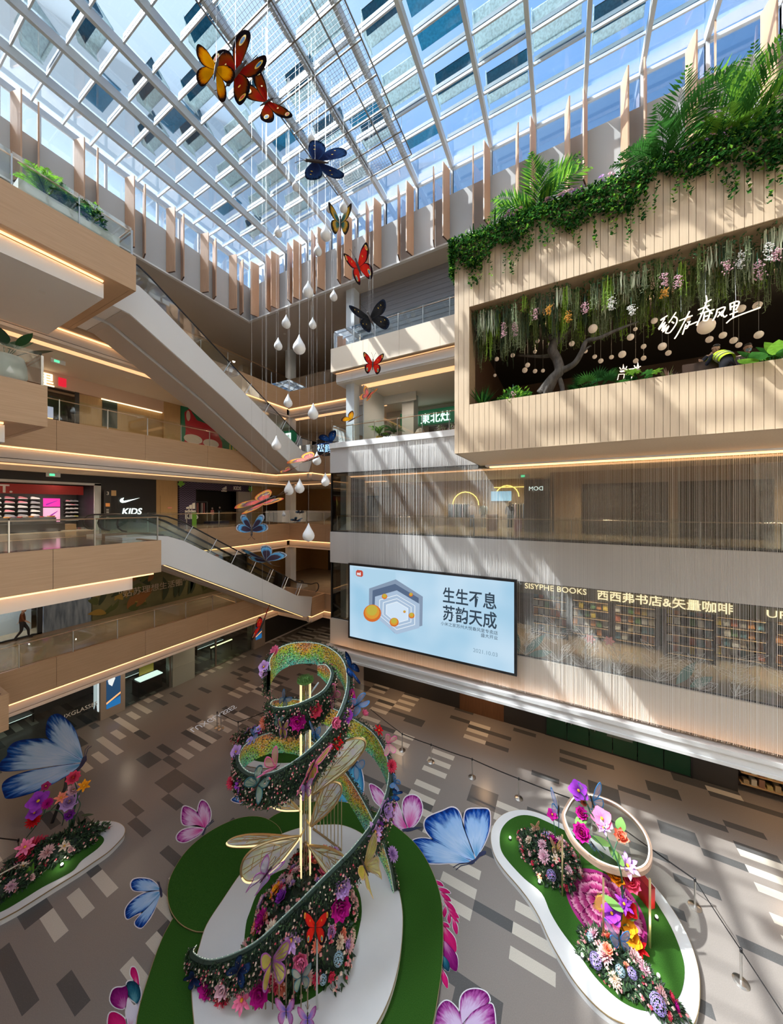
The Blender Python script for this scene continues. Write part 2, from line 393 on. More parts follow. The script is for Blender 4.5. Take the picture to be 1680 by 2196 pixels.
# corner window of the curtain block, glazed and framed in dark metal
wn = [0]
def window(mb, m, frame=None, mf=None):
    wn[0] += 1; o = struct('window_%d' % wn[0], mb, m)
    if frame is not None:
        f = frame.build('window_frame', mf or M_black, o)
    return o
for z0, z1 in ((11.36, 15.1), (5.86, 9.42)):
    f = MB()
    for x in (XE+.03,): f.box(x, x+.05, YR+.03, YR+.08, z0, z1)
    f.box(XE, 14, YR+.1, YR+.14, z0, z0+.06).box(XE, 14, YR+.1, YR+.14, z1-.05, z1)
    window(MB().box(XE+.05, 14, YR+.11, YR+.13, z0, z1).box(XE+.05, XE+.07, YR+.13, 20.5, z0, z1), G_shop, f)
# ---------------------------------------------------------------- upper wall, clerestory and skylight
XW, YW, ZW, ZG = -21.2, 16.8, 29.62, 31.0
struct('wall_left', MB().box(XW-.4, XW, -16, YW+.4, ZT, ZW), M_grey)
struct('wall_back', MB().box(XW, 16, YW, YW+.4, ZT, ZW), M_grey)
trim(MB().box(XW-.02, XW+.16, -16, YW-.14, ZT-.02, ZT+.07).box(XW-.02, 16, YW-.16, YW+.02, ZT-.02, ZT+.07), M_white)
BX = [-1.21-2.04*k for k in range(-8, 10)]            # beam lines
PY_ = [15.75-1.04*k for k in range(0, 29)]            # purlin lines
fr = MB()
for x in BX: fr.box(x-.055, x+.055, YW+.05, YW+.17, ZW, ZG+.3)
fr.box(XW, 16, YW+.05, YW+.17, ZG-.02, ZG+.12)
window(MB().box(XW, 16, YW+.1, YW+.12, ZW, ZG+.05), G_sky, fr, M_steel_w)
fr = MB()
for k in range(26):
    y = YW-1.3-1.23*k; fr.box(XW-.2, XW-.08, y-.1, y+.0, ZW, ZG+.2)
fr.box(XW-.2, XW-.06, -16, YW, ZG+.02, ZG+.3).box(XW-.2, XW-.08, -16, YW, ZW, ZW+.06)
window(MB().box(XW-.14, XW-.12, -16, YW, ZW, ZG+.05), G_sky, fr, M_steel_w)
roof = struct('ceiling', MB().box(XW-.2, 16, -16, YW+.3, 31.42, 31.44), G_sky)
for x in BX:
    MB().box(x-.075, x+.075, -16, YW+.15, 31.0, 31.4).box(x-.055, x+.055, YW-.0, YW+.17, ZW, 31.05).build('beam', M_steel_w, roof)
for y in PY_:
    MB().box(XW-.15, 16, y-.028, y+.028, 31.29, 31.41).build('purlin', M_steel_w, roof)
# sun louvres standing on the glass, dealt out over the bays
rng = random.Random(11); lv = [MB(), MB(), MB()]; M_perf = mat('perforated_flange', (.16, .24, .28), .5, noise=.5, nscale=60)
for i, x in enumerate(BX[:-1]):
    for j, y in enumerate(PY_[:-1]):
        q = rng.random()
        if y < 3: continue
        xa, xb = x-2.04+.12, x-.12
        lv[2].box(xa, xb, y-.03, y+.0, 31.45, 31.62)
        if (i+j) % 2 == 0 and q < .80:
            mm = 0 if q < .48 else 1
            w = xb-xa; a = xa+(rng.random()*.4 if q > .3 else 0); c = xb-(rng.random()*.5 if q < .3 else .05)
            # a folded trough: pale inclined sheet, perforated sheet below it and end plates
            y0, y1 = y-.98, y-.22
            lv[0].prism([(a, y0, 32.25), (a, y1, 31.72), (a, y1, 31.76), (a, y0, 32.29)], (c-a, 0, 0))
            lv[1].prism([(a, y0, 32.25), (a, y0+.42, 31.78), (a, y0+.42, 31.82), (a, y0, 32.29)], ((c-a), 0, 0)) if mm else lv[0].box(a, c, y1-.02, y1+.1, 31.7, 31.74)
            lv[0].prism([(a-.05, y0, 32.4), (a-.05, y1+.1, 31.6), (a-.05, y0+.2, 31.6)], (.04, 0, 0))
        elif q > .93:
            lv[1].box(xa, xb, y-.85, y-.2, 31.75, 31.79)
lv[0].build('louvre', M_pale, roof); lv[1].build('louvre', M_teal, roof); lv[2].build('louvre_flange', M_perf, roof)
# pale neighbouring roof block seen through the clerestory on the left
struct('exterior_wall', MB().box(-46, -29, -16, 40, 27.3, 30.6).box(-46, -30.5, -16, 40, 30.6, 33.2), mat('pale_roof_block', (.72, .76, .80), .7, nscale=1.2, stretch=(.2, .2, 7), col2=(.55, .62, .70)))
# slanting timber fins along the clerestory
M_fin = mat('fin_oak', (.62, .39, .25), .5, nscale=4, stretch=(6, 6, .4), col2=(.55, .34, .22)); M_finend = mat('fin_end_dark', (.12, .06, .04), .6)
def fin(x, y, d, label, group):
    d = Vector((*d, 0)).normalized(); s = Vector((-d.y, d.x, 0)); a = Vector((x, y, ZT+.1)); w = .62; th = .055
    pts = [a-s*th/2, a+d*w-s*th/2, a+d*w+s*th/2, a+s*th/2]
    b = MB(); b.prism(pts, (0, 0, 3.86)); o = b.build('wooden_fin', M_fin); tag(o, label, 'fin', group)
    e = MB(); e.prism([p-Vector((0, 0, .03)) for p in pts], (0, 0, .03)); WL[o] = o.location.copy(); e.build('end_cap', M_finend, o)
ordn = ['first', 'second', 'third', 'fourth', 'fifth', 'sixth', 'seventh', 'eighth', 'ninth', 'tenth', 'eleventh', 'twelfth', 'thirteenth', 'fourteenth', 'fifteenth', 'sixteenth', 'seventeenth', 'eighteenth', 'nineteenth', 'twentieth', 'twenty-first', 'twenty-second', 'twenty-third', 'twenty-fourth', 'twenty-fifth', 'twenty-sixth', 'twenty-seventh', 'twenty-eighth', 'twenty-ninth', 'thirtieth', 'thirty-first']
nb = 0
for k in range(14):
    for kind, x in ((0, -20.1+2.1*k), (1, -18.85+2.1*k)):
        if x > 7.6: continue
        fin(x, YW-.03, (-.28 if kind == 0 else .28, -1), 'oak fin on the back clerestory wall, %s from the roof corner' % ordn[nb], 'fins on the back clerestory'); nb += 1
nb = 0
for k in range(9):
    for kind, y in ((0, 15.95-2.08*k), (1, 15.1-2.08*k)):
        if y < 2.5: continue
        fin(XW+.03, y, (1, .28 if kind == 1 else -.28), 'oak fin on the clerestory wall above the escalators, %s from the roof corner' % ordn[nb], 'fins on the side clerestory'); nb += 1
# unseen sides of the atrium that close it off
struct('wall_right', MB().box(16, 16.4, -16, 48, 0, 31.4), M_cream)
struct('wall_left_outer', MB().box(-45.3, -45, -16, 48, 0, 27), M_dark)
for k_, (a_, e_) in enumerate(((0, Z2-.5), (Z2, Z3-.5), (Z3, Z4-.5), (Z4, Z5-.5))): struct('wall_left_inner_%s' % ordn[k_], MB().box(-32.2, -32, -16, 48, a_, e_), M_dark)
struct('wall_near', MB().box(-45, 16, -16.4, -16, 0, 31.4), M_cream)
struct('wall_far', MB().box(-45, 16, 47.5, 48, 0, ZT), M_wood)
# ---------------------------------------------------------------- projecting timber box with the terrace
bx0, bx1, by0, by1, bz0, bz1 = -3.7, 13.5, 12.12, 16.5, 15.0, 23.0
ox0, oz0, oz1 = -3.13, 16.8, 20.46
tb = thing('timber_terrace_box', 'big projecting box clad in pale vertical timber battens with planted opening', 'terrace', (bx0, by0, bz0))
cl = MB(); gr = MB(); fw = .205
gr.box(bx0+.02, bx1, by0+.03, by0+.1, bz0+.02, oz0-.02).box(bx0+.02, bx1, by0+.03, by0+.1, oz1+.02, bz1-.02).box(bx0+.02, ox0-.02, by0+.03, by0+.1, oz0-.02, oz1+.02)
x = bx0
k = 0
while x < bx1:
    w = fw if k % 3 else .16; x2 = min(x+w-.012, bx1)
    if x2 <= ox0: cl.box(x, x2, by0, by0+.05, bz0, bz1)
    else:
        cl.box(x, x2, by0, by0+.05, bz0, oz0).box(x, x2, by0, by0+.05, oz1, bz1)
        if x < ox0: cl.box(x, ox0, by0, by0+.05, oz0, oz1)
    x += w; k += 1
y = by0+.06
while y < by1:
    y2 = min(y+fw-.012, by1); cl.box(bx0, bx0+.05, y, y2, bz0, bz1); y += fw
gr.box(bx0+.03, bx0+.1, by0+.05, by1, bz0+.02, bz1-.02)
cl.build('batten_cladding', M_flute, tb); gr.build('groove_backing', M_groove, tb)
M_reveal = mat('brown_timber_reveal', (.36, .25, .15), .6, noise=.15, nscale=3, stretch=(.3, 3, 3))
MB().box(bx0+.01, bx1, by0+.02, by1, bz0-.0, bz0+.04).build('soffit', M_flute, tb)
MB().box(ox0, bx1, by0+.06, by0+2.6, oz1-.02, oz1).box(ox0-.03, ox0, by0+.06, by0+.9, oz0, oz1).box(ox0, bx1, by0+.06, by0+.25, oz0-.04, oz0).build('opening_reveal', M_reveal, tb)
MB().box(bx0+.1, bx1, by0+.1, by1+6, oz0-.75, oz0-.65).build('terrace_floor', M_lfloor, tb)
MB().box(bx0+.1, bx1, by0+.1, by0+1.3, bz1-.35, bz1-.25).build('planter_bed', mat('planting_soil', (.05, .035, .025), .9), tb)
MB().box(bx0+.1, bx1, by0+1.3, by0+1.35, bz1-.35, bz1-.02).build('planter_back', M_white, tb)
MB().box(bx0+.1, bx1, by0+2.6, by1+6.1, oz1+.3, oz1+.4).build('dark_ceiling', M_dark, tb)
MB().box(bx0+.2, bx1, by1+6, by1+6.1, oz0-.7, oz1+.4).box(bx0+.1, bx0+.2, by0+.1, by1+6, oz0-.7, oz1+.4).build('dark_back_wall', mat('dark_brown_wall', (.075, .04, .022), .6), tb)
trim(MB().box(-3.4, 14, YR-.35, YR+.3, 14.92, 15.02), M_white)
trim(MB().box(-3.2, 14, YR-.3, YR-.1, 14.86, 14.9), M_led)
# grey roller shutter on the fifth floor
sh = MB()
for k in range(28): sh.box(-11.8, -3.5, 17.9+(k % 2)*.012, 17.98, Z5+.02+k*.142, Z5+.02+k*.142+.138)
tag(struct('shutter', sh, mat('grey_shutter', (.30, .30, .33), .45, .2, noise=.2, nscale=2, stretch=(.3, 1, 8))), 'grey roller shutter closing the fifth floor shopfront', 'shutter', kind='thing')
struct('wall_back_fifth', MB().box(-21, -11.8, 27, 27.2, Z5, ZT).box(-31, -26.5, -16, 48, Z5, ZT), M_wood)
# ---------------------------------------------------------------- lamps in the ceilings, most of them added as fill
M_lampface = mat('downlight_lens', (1, .9, .75), emit=9, ecol=(1, .85, .65)); M_ring = mat('downlight_ring', (.8, .8, .8), .4)
def downlight(x, y, z, power, label, group, blend=1.0, angle=150, col=(1, .80, .58)):
    t = thing('downlight', label, 'ceiling light', (x, y, z), group)
    MB().lathe([(.075, -.012), (.10, -.012), (.10, 0.0), (.075, 0.0)], (x, y, z), 14).build('trim_ring', M_ring, t)
    MB().disc((x, y, z-.008), .07, (0, 0, 1), 12, 0, .004).build('lens', M_lampface, t)
    l = bpy.data.lights.new('downlight_lamp', 'SPOT'); l.energy = power; l.spot_size = R(angle); l.spot_blend = blend; l.shadow_soft_size = .12; l.color = col
    o = bpy.data.objects.new('downlight_lamp', l); COL.objects.link(o); o.parent = t; o.location = (0, 0, -.03)
for zf, nm, p in ((Z2, 'ground floor', 75), (Z3, 'second floor', 80), (Z4, 'third floor', 200), (Z5, 'fourth floor', 190)):  # fill lamps added to raise the ambient light, drawn as downlights
    for y in (-1, 4.5, 10, 15.5):
        downlight(-23.6, y, zf-2.1, p, 'added fill downlight in the %s corridor ceiling by the escalators' % nm, '%s corridor downlights' % nm)
    for x in (-19, -15.5): downlight(x, 24, zf-2.1, p, 'added fill downlight in the %s back corridor ceiling' % nm, '%s back corridor downlights' % nm)
for zf, nm, p in ((Z2, 'ground floor', 90), (Z3, 'bookstore', 420), (Z4, 'third floor shop', 330), (Z5, 'fourth floor', 200)):  # further lamps added to brighten the block behind the curtain
    for x in (-9.5, -4, 2, 8):
        if zf == Z5 and x > -5: continue
        downlight(x, 19.0, zf-2.1, p*(1.6 if zf == Z2 else 1), 'added fill downlight in the %s ceiling of the block behind the curtain' % nm, '%s block downlights' % nm, col=(1, .62, .34) if zf == Z2 else (1, .80, .58))
for y in (2.0, 4.6): downlight(-17.2, y, Z5-1.98, 50, 'round downlight under the top balcony platform', 'platform downlights')
for k, (x, y) in enumerate(((-20, 19.2), (-14.5, 20.5), (-23.5, 12))):
    downlight(x, y, ZT-.005, 160, 'round downlight in the top floor ceiling, %s from the roof corner' % ordn[k], 'top floor downlights')

# ---------------------------------------------------------------- glass railings
def railing(label, pts, z, step=1.55, group='glass balcony railings', h=1.12, rail=M_bronze):
    P = [Vector((x, y, z)) for x, y in pts]; t = thing('glass_railing', label, 'railing', P[0], group)
    up = Vector((0, 0, 1))
    for a, b in zip(P, P[1:]):
        L = (b-a).length; d = (b-a)/L; s = Vector((-d.y, d.x, 0)); k = max(1, round(L/step)); w = L/k
        for i in range(k):
            p = a+d*(i*w+.015); q = a+d*((i+1)*w-.015)
            MB().prism([p+up*.06, q+up*.06, q+up*h, p+up*h], s*.012).build('glass_panel', G_clear, t)
        for i in range(k+1):
            p = a+d*(i*w); MB().prism([p-d*.016-s*.03, p+d*.016-s*.03, p+d*.016+s*.03, p-d*.016+s*.03], up*(h-.1)).build('post', M_chrome, t)
        p = a+up*(h-.12)+s*.06; q = b+up*(h-.12)+s*.06
        MB().tube([p, q], .026, 8).build('handrail', rail, t)
railing('clear glass railing on the top left platform in front of two green planters', [(-15.25, -3), (-15.25, 6.6), (-17.2, 6.6)], Z5+.03)
railing('glass railing on the fourth floor platform by the white planter pot', [(-15.6, -3), (-15.6, 4.17), (-17.2, 4.17)], Z4+.03)
railing('glass railing on the third floor platform in front of the shoe shop', [(-15.6, -3), (-15.6, 7.7)], Z3+.05, 2.3)
railing('long glass railing of the second floor walkway with the leaf mural behind', [(XL-.08, -4), (XL-.08, 19.3)], Z2+.03, 1.75)
railing('glass railing of the third floor walkway before the purple shop portal', [(XL-.08, 7.8), (XL-.08, YB+.08), (-13.5, YB+.08)], Z3+.03, 2.2)
railing('glass railing of the fourth floor walkway before the red and green hoarding', [(XL-.08, 4.4), (XL-.08, 19.3)], Z4+.03, 1.9)
railing('glass railing at the fourth floor back corner near the blue neon', [(-17.4, YB+.08), (-13.5, YB+.08)], Z4+.03, 1.9)
railing('glass railing of the top floor corner walkway behind the escalator', [(XL-.08, 7.2), (XL-.08, YB+.08), (-13.5, YB+.08)], Z5+.03, 1.9)
railing('glass railing on the cream balcony before the grey shutter', [(XE+.25, 20.5), (XE+.25, YR+.1), (-3.8, YR+.1)], Z5+.05, 1.5)
railing('glass railing with copper handrail before the green restaurant sign', [(XE+.2, 20.5), (XE+.2, YR+.05), (-3.8, YR+.05)], Z4-.02, 1.6)
railing('copper handrail and posts inside the curtained third floor window', [(XE+.3, YR+.35), (13.5, YR+.35)], 11.36, 2.2)

# ---------------------------------------------------------------- escalators
def escalator(label, up, low, x0, x1, strip):
    A = [at(*p, X=x0) for p in up]; B = [at(*p, X=x0) for p in low]
    t = thing('escalator', label, 'escalator', (x0, A[-1].y, B[-1].z), None)
    top = [(p.y, p.z) for p in A]; bot = [(p.y, p.z) for p in B]
    prof = [(top[0][0]-1.2, top[0][1])]+top+[bot[-1]]+bot[::-1][1:]+[(top[0][0]-1.2, bot[0][1])]
    xm = (x0+x1)/2
    for a, b in ((x0, xm+.16), (xm-.16, x1)):
        MB().prism([(a, y, z) for y, z in prof], (b-a, 0, 0), 0).build('truss_cladding', M_white, t)
    inner = [(y, z+.10 if i < len(top)+1 else z+.18) for i, (y, z) in enumerate(prof)]
    MB().prism([(xm+.165, y, z) for y, z in inner], (-.33, 0, 0)).build('groove_panel', M_groove, t)
    und = MB()
    for (ya, za), (yb, zb) in zip(bot, bot[1:]):
        for a, b in ((x0-.04, xm+.15), (xm-.15, x1+.04)):
            und.prism([(a, ya, za-.03), (b, ya, za-.03), (b, yb, zb-.03), (a, yb, zb-.03)], (0, 0, .025))
    und.build('underside', M_soffit, t)
    # steps between the balustrades
    st = MB()
    for (ya, za), (yb, zb) in zip(top, top[1:]):
        k = max(1, int(abs(yb-ya)/.38))
        for i in range(k):
            y0 = lerp(ya, yb, i/k); y1 = lerp(ya, yb, (i+1)/k); z = lerp(za, zb, (i+.5)/k)
            for a, b in ((x0-.35, xm+.3), (xm-.3, x1+.35)): st.box(min(a, b), max(a, b), y0, y1, z-.1, z+.03)
    st.build('steps', mat('escalator_step', (.10, .10, .11), .5, .4), t)
    H = .98
    path = [(top[0][0]-1.0, top[0][1]+H)]+[(y, z+H) for y, z in top]+[(top[-1][0]+.5, top[-1][1]+H)]
    for x in (x0-.1, xm+.1, xm-.1, x1+.1):
        g = MB(); pts = [(x, y, z) for y, z in path]+[(x, y, z-H+.02) for y, z in path[::-1]]
        g.prism(pts, (.012, 0, 0)); g.build('balustrade_glass', G_clear, t)
        # handrail with its turned ends
        hp = [(x, y, z) for y, z in path]
        e = hp[-1]; s0 = hp[0]; r = .36
        hp = [(x, s0[1]-r*math.sin(q), s0[2]-r+r*math.cos(q)) for q in [PI*k/6 for k in range(6, 0, -1)]]+hp+[(x, e[1]+r*math.sin(q), e[2]-r+r*math.cos(q)) for q in [PI*k/6 for k in range(1, 7)]]
        MB().tube(hp, .04, 6).build('handrail', M_black, t)
    # silver struts standing along the near glass
    L = [(Vector((x0, *a)), Vector((x0, *b))) for a, b in zip(top, top[1:])]
    a, b = max(L, key=lambda q: (q[1]-q[0]).length); d = (b-a).normalized(); n = Vector((0, -d.z, d.y)); k = int((b-a).length/1.45)
    for i in range(k+1):
        p = lerp(a, b, i/k)+Vector((.03, 0, 0)); MB().tube([p-n*.02, p+n*.85], .022, 6).build('strut', M_chrome, t)
    if strip:
        p0, p1 = bot[1], bot[-2]; MB().prism([(x0-.25, p0[0], p0[1]-.05), (x0-.32, p0[0], p0[1]-.05), (x0-.32, p1[0], p1[1]-.05), (x0-.25, p1[0], p1[1]-.05)], (0, 0, .03)).build('light_strip', M_led, t)
    return t
escalator('upper white clad escalator pair descending from the top platform to the fourth floor', [(298.7, 613.6), (321, 634), (480, 797.5), (636, 954.6), (649, 967), (674, 973)],
          [(262, 664.5), (278, 672.5), (480, 853), (639.5, 1010), (662.7, 1011.8)], -17.3, -20.9, False)
escalator('lower white clad escalator pair descending from the shoe shop level to the second floor', [(327.5, 1148.7), (360, 1150), (395, 1160), (637.5, 1277.5), (670, 1280)],
          [(342, 1211), (357, 1211), (655, 1323), (666, 1320)], -17.3, -20.9, True)

# ---------------------------------------------------------------- shopfronts on the left
M_shopdark = mat('shop_black_wall', (.014, .014, .015), .45); M_sign = mat('lit_white_letters', (1, 1, 1), emit=1.5, ecol=(.80, 1, .95))
M_signw = mat('lit_warm_letters', (1, .8, .5), emit=2.0, ecol=(1, .80, .48)); M_signoff = mat('white_letters', (.75, .75, .72), .5)
M_oak2 = mat('golden_oak_wall', (.50, .33, .15), .45, noise=.12, nscale=3, stretch=(9, 9, .4))
def wall_x(name, x, y0, y1, z0, z1, m, th=.2): return struct(name, MB().box(x-th, x, y0, y1, z0, z1), m)
# ground floor: one long dark shop interior behind glass
wall_x('wall_left_ground', -29, -16, 48, 0, 3.9, mat('shop_dim_wall', (.10, .10, .10), .5))
window(MB().box(-24.93, -24.91, -14, 9.0, .05, 3.7).box(-24.93, -24.91, 10.4, 13.1, .05, 3.7).box(-24.93, -24.91, 14.8, 20.0, .05, 3.7), G_shop,
       MB().box(-25, -24.88, -14, 9, 0, .06).box(-25, -24.88, 10.4, 13.1, 0, .06).box(-25, -24.88, 14.8, 20, 0, .06).box(-24.97, -24.87, 16.5, 16.62, 0, 3.7).box(-24.97, -24.87, 19.95, 20.1, 0, 3.7).box(-24.97, -24.87, 13.05, 13.15, 0, 3.7), mat('shopfront_frame', (.25, .22, .19), .35, .6))
struct('column', MB().box(-25.6, -24.7, 13.2, 14.75, 0, 3.72).box(-25.62, -24.68, 13.18, 14.77, 1.3, 1.34), mat('pale_green_column', (.34, .36, .31), .4))
wall_x('wall_left_end', -24.9, 21.4, 40, 0, 3.8, M_dark)
struct('baseboard_left', MB().box(-24.92, -24.86, 21.4, 40, 0, .12), M_soffit)
def poster_pillar(y0, y1, label, faces):
    t = thing('poster_pillar', label, 'advertising pillar', (-25.2, (y0+y1)/2, 0))
    MB().box(-25.7, -24.75, y0, y1, 0, 3.72).build('pillar_body', mat('taupe_pillar', (.34, .28, .23), .4), t)
    return t
def lit(name, c, e=1.0): return mat(name, c, .4, emit=e, ecol=c)
def poster_front(t, y0, y1, z0, z1):
    f = -24.74; w = y1-y0; h = z1-z0; g = lambda u, v: (f, y0+u*w, z0+v*h)
    b = MB().box(f-.02, f, y0, y1, z0, z1)
    b.poly([(f+.003, *g(u, v)[1:]) for u, v in ((0, 0), (1, .0), (1, .17), (0, .12))], 1)
    b.poly([(f+.004, *g(u, v)[1:]) for u, v in ((0, .10), (1, .22), (1, .26), (0, .14))], 2)
    o = [(.42+.17*math.cos(q), .82+.13*math.sin(q)) for q in [k*PI/8 for k in range(16)]]
    b.poly([(f+.005, *g(u, v)[1:]) for u, v in o], 3)
    b.poly([(f+.004, *g(u, v)[1:]) for u, v in ((.30, .98), (.55, .99), (.66, .90), (.6, .78), (.56, .9), (.3, .9), (.24, .8), (.22, .9))], 4)
    b.poly([(f+.0045, *g(u, v)[1:]) for u, v in ((.36, .72), (.5, .72), (.62, .6), (.4, .45), (.16, .52), (.1, .6))], 3)
    for u in (.35, .49): b.poly([(f+.006, *g(u+du, .83+dv)[1:]) for du, dv in ((-.04, 0), (0, .012), (.04, 0), (0, -.012))], 4)
    b.poly([(f+.006, *g(.42+du, .755+dv)[1:]) for du, dv in ((-.04, 0), (0, .01), (.04, 0), (0, -.012))], 5)
    b.build('light_box', [lit('poster_navy', (.012, .05, .12), .9), lit('poster_deep_blue', (.01, .12, .33), 1), lit('poster_orange', (.9, .42, .16), 1), lit('poster_skin', (.55, .62, .66), 1), lit('poster_black', (.005, .006, .012), .6), lit('poster_lip', (.35, .2, .25), 1)], t)
pp = poster_pillar(9.1, 10.35, 'taupe pillar with a lit blue portrait poster and a sunglasses poster beside the shop', 2)
poster_front(pp, 9.38, 10.1, .55, 3.4)
b = MB().box(-25.6, -24.95, 9.07, 9.09, .5, 3.3)
for u in (-25.42, -25.12): b.poly([(u+.13*math.cos(k*PI/6), 9.066, 2.9+.2*math.sin(k*PI/6)) for k in range(12)], 1)
b.poly([(-25.5, 9.067, .5), (-25.1, 9.067, .5), (-25.25, 9.067, 1.0)], 1)
b.build('side_light_box', [lit('poster_white', (.62, .72, .74), 1.0), lit('poster_lens', (.03, .025, .03), .6)], pp)
pp = poster_pillar(20.15, 21.35, 'far taupe pillar with a small lit blue poster behind the hanging red butterfly', 2); poster_front(pp, 20.3, 20.95, .8, 3.3)
# goods glimpsed through the ground floor glass
M_glow = mat('shelf_light', (.8, .95, .9), emit=1.6, ecol=(.75, .95, .85))
for k, (y0, y1) in enumerate(((2, 4), (4.6, 7.2), (11, 13), (15, 16.3), (17, 19.6))):
    t = thing('display_shelf', 'dim lit display shelf inside the ground floor shop, %s along the glass front' % ordn[k], 'shelf', (-28.4, (y0+y1)/2, 0), 'display shelves in the ground floor shop')
    MB().box(-28.8, -28.2, y0, y0+.06, 0, 3.2).box(-28.8, -28.2, y1-.06, y1, 0, 3.2).build('upright', M_shopdark, t)
    for j in range(5):
        MB().box(-28.8, -28.2, y0, y1, .5+.55*j, .54+.55*j).build('shelf_board', M_grey, t)
        MB().box(-28.25, -28.2, y0+.1, y1-.1, .47+.55*j, .50+.55*j).build('shelf_glow_strip', M_glow, t)
t = thing('display_counter', 'black display counter with yellow backboard and white lit edge', 'counter', (-25.9, 12.4, 0))
MB().box(-26.3, -25.5, 11.4, 12.9, 0, 1.0).build('counter_body', M_shopdark, t); MB().box(-26.2, -25.45, 11.5, 12.9, 1.0, 1.06).build('lit_top', M_glow, t)
MB().box(-26.3, -26.25, 11.8, 12.7, 1.1, 2.1).build('backboard', mat('mustard_board', (.55, .38, .03), .5), t)
tag(MB().box(-26.6, -26.5, 17.2, 19.2, .9, .96).build('neon_bar', mat('yellow_neon', (.8, .9, .3), emit=4, ecol=(.8, .9, .35))), 'yellow green neon bar low inside the glass shop', 'neon light'); nbp = bpy.data.objects['neon_bar']; WL[nbp] = nbp.location.copy()
MB().box(-26.58, -26.52, 17.2, 17.26, 0, .9).box(-26.58, -26.52, 19.14, 19.2, 0, .9).build('stand', M_shopdark, nbp)
text('shop_name', 'LUXGLASSES', (-24.9, 7.2, 1.0), (0, 1, 0), (0, 0, 1), .32, M_signoff); o = bpy.data.objects['shop_name']; tag(o, 'small white shop name lettering low on the ground floor glass', 'sign')
# second floor: bright shop, misted glass, mural with lettering
wall_x('wall_left_second', -27.5, -16, 6.9, Z2, Z3-2.0, mat('bright_shop_wall', (.62, .66, .68), .6))
window(MB().box(-26.02, -26.0, -14, 6.9, Z2, Z3-2.0), G_shop, MB().box(-26.06, -25.96, -14, 6.95, Z2, Z2+.08).box(-26.06, -25.96, 3.3, 3.4, Z2, Z3-2).box(-26.06, -25.96, 5.0, 5.1, Z2, Z3-2).box(-26.06, -25.96, 6.75, 6.95, Z2, Z3-2))
for y in (1, 5.6): downlight(-26.8, y, Z3-2.1, 300, 'bright downlight inside the second floor glass shop', 'second floor shop downlights', col=(.9, .95, 1))
struct('wall_left_misted', MB().box(-26.1, -26.0, 7.0, 9.1, Z2, Z3-2.0), mat('misted_blue_glass_wall', (.30, .38, .50), .25, nscale=2, stretch=(1, 3, .4), col2=(.10, .14, .20)))
ml = struct('wall_left_mural', MB().box(-26.2, -26.0, 9.15, 19, Z2, Z3-2.0), mat('olive_mural', (.16, .15, .065), .6, nscale=.6, col2=(.07, .075, .035)))
def leaf(mb, base, tip, w, up, m, bend=0.0, n=7):
    base = Vector(base); tip = Vector(tip); d = tip-base; s = d.cross(Vector(up)).normalized()
    L = []; Rr = []
    for i in range(n+1):
        u = i/n; q = w*math.sin(PI*min(1, u*.96+.04))**.8*(1-.25*u); c = base+d*u+s*bend*math.sin(PI*u)
        L.append(c+s*q*.5); Rr.append(c-s*q*.5)
    k = len(mb.v); mb.v.extend([tuple(p) for p in L+Rr])
    for i in range(n): mb.f.append([k+i, k+i+1, k+n+1+i+1, k+n+1+i]); mb.m.append(m)
rng = random.Random(5); b = MB()
for i in range(46):
    y = 9.2+rng.random()*3.2; z = Z2+.2+rng.random()*2.6; q = rng.random()*2*PI; L = .6+rng.random()*.9
    leaf(b, (-25.99+.0012*i, y, z), (-25.99+.0012*i, y+L*math.cos(q), min(z+L*abs(math.sin(q)), Z3-2.02)), .25+.3*rng.random(), (1, 0, 0), i % 4, .1)
for y, L in ((13.2, 1.7), (14.3, 2.6), (15.2, 1.5), (15.0, 1.9), (14.0, 1.2)): leaf(b, (-25.93, y, Z2+.3), (-25.93, y+.35*(L-1.8), Z2+.3+L), .45, (1, 0, 0), 0, .2)
for a in (-.9, -.5, .3, .8, 1.2): leaf(b, (-25.92, 16.2, Z2+.3), (-25.92, 16.2+a, Z2+1.5), .12, (1, 0, 0), 1, .2)
b.build('mural_leaves', [mat('mural_dark_green', (.025, .04, .018), .7), mat('mural_green', (.07, .09, .025), .7), mat('mural_ochre', (.30, .19, .035), .7), mat('mural_rust', (.22, .09, .025), .7)], ml)
text('mural_lettering', '“姑苏理想生活圈”', (-25.88, 10.45, Z2+1.15), (0, 1, 0), (0, 0, 1), .55, mat('mural_pale_letter', (.42, .34, .26), .6), ml)
wall_x('wall_left_second_far', -26.0, 20.5, 30, Z2, Z3-2, M_oak2); wall_x('wall_left_opening', -28, 18.5, 21, Z2, Z3-2, M_dark)
struct('wall_back_second', MB().box(-30, XE, 29, 29.2, Z2, Z3-2), M_oak2)
for x0, x1 in ((-23.4, -21.6), (-19.4, -16.8)): struct('door_%d' % (1 if x0 < -22 else 2), MB().box(x0, x1, 28.9, 29.0, Z2, Z2+2.9), M_door)
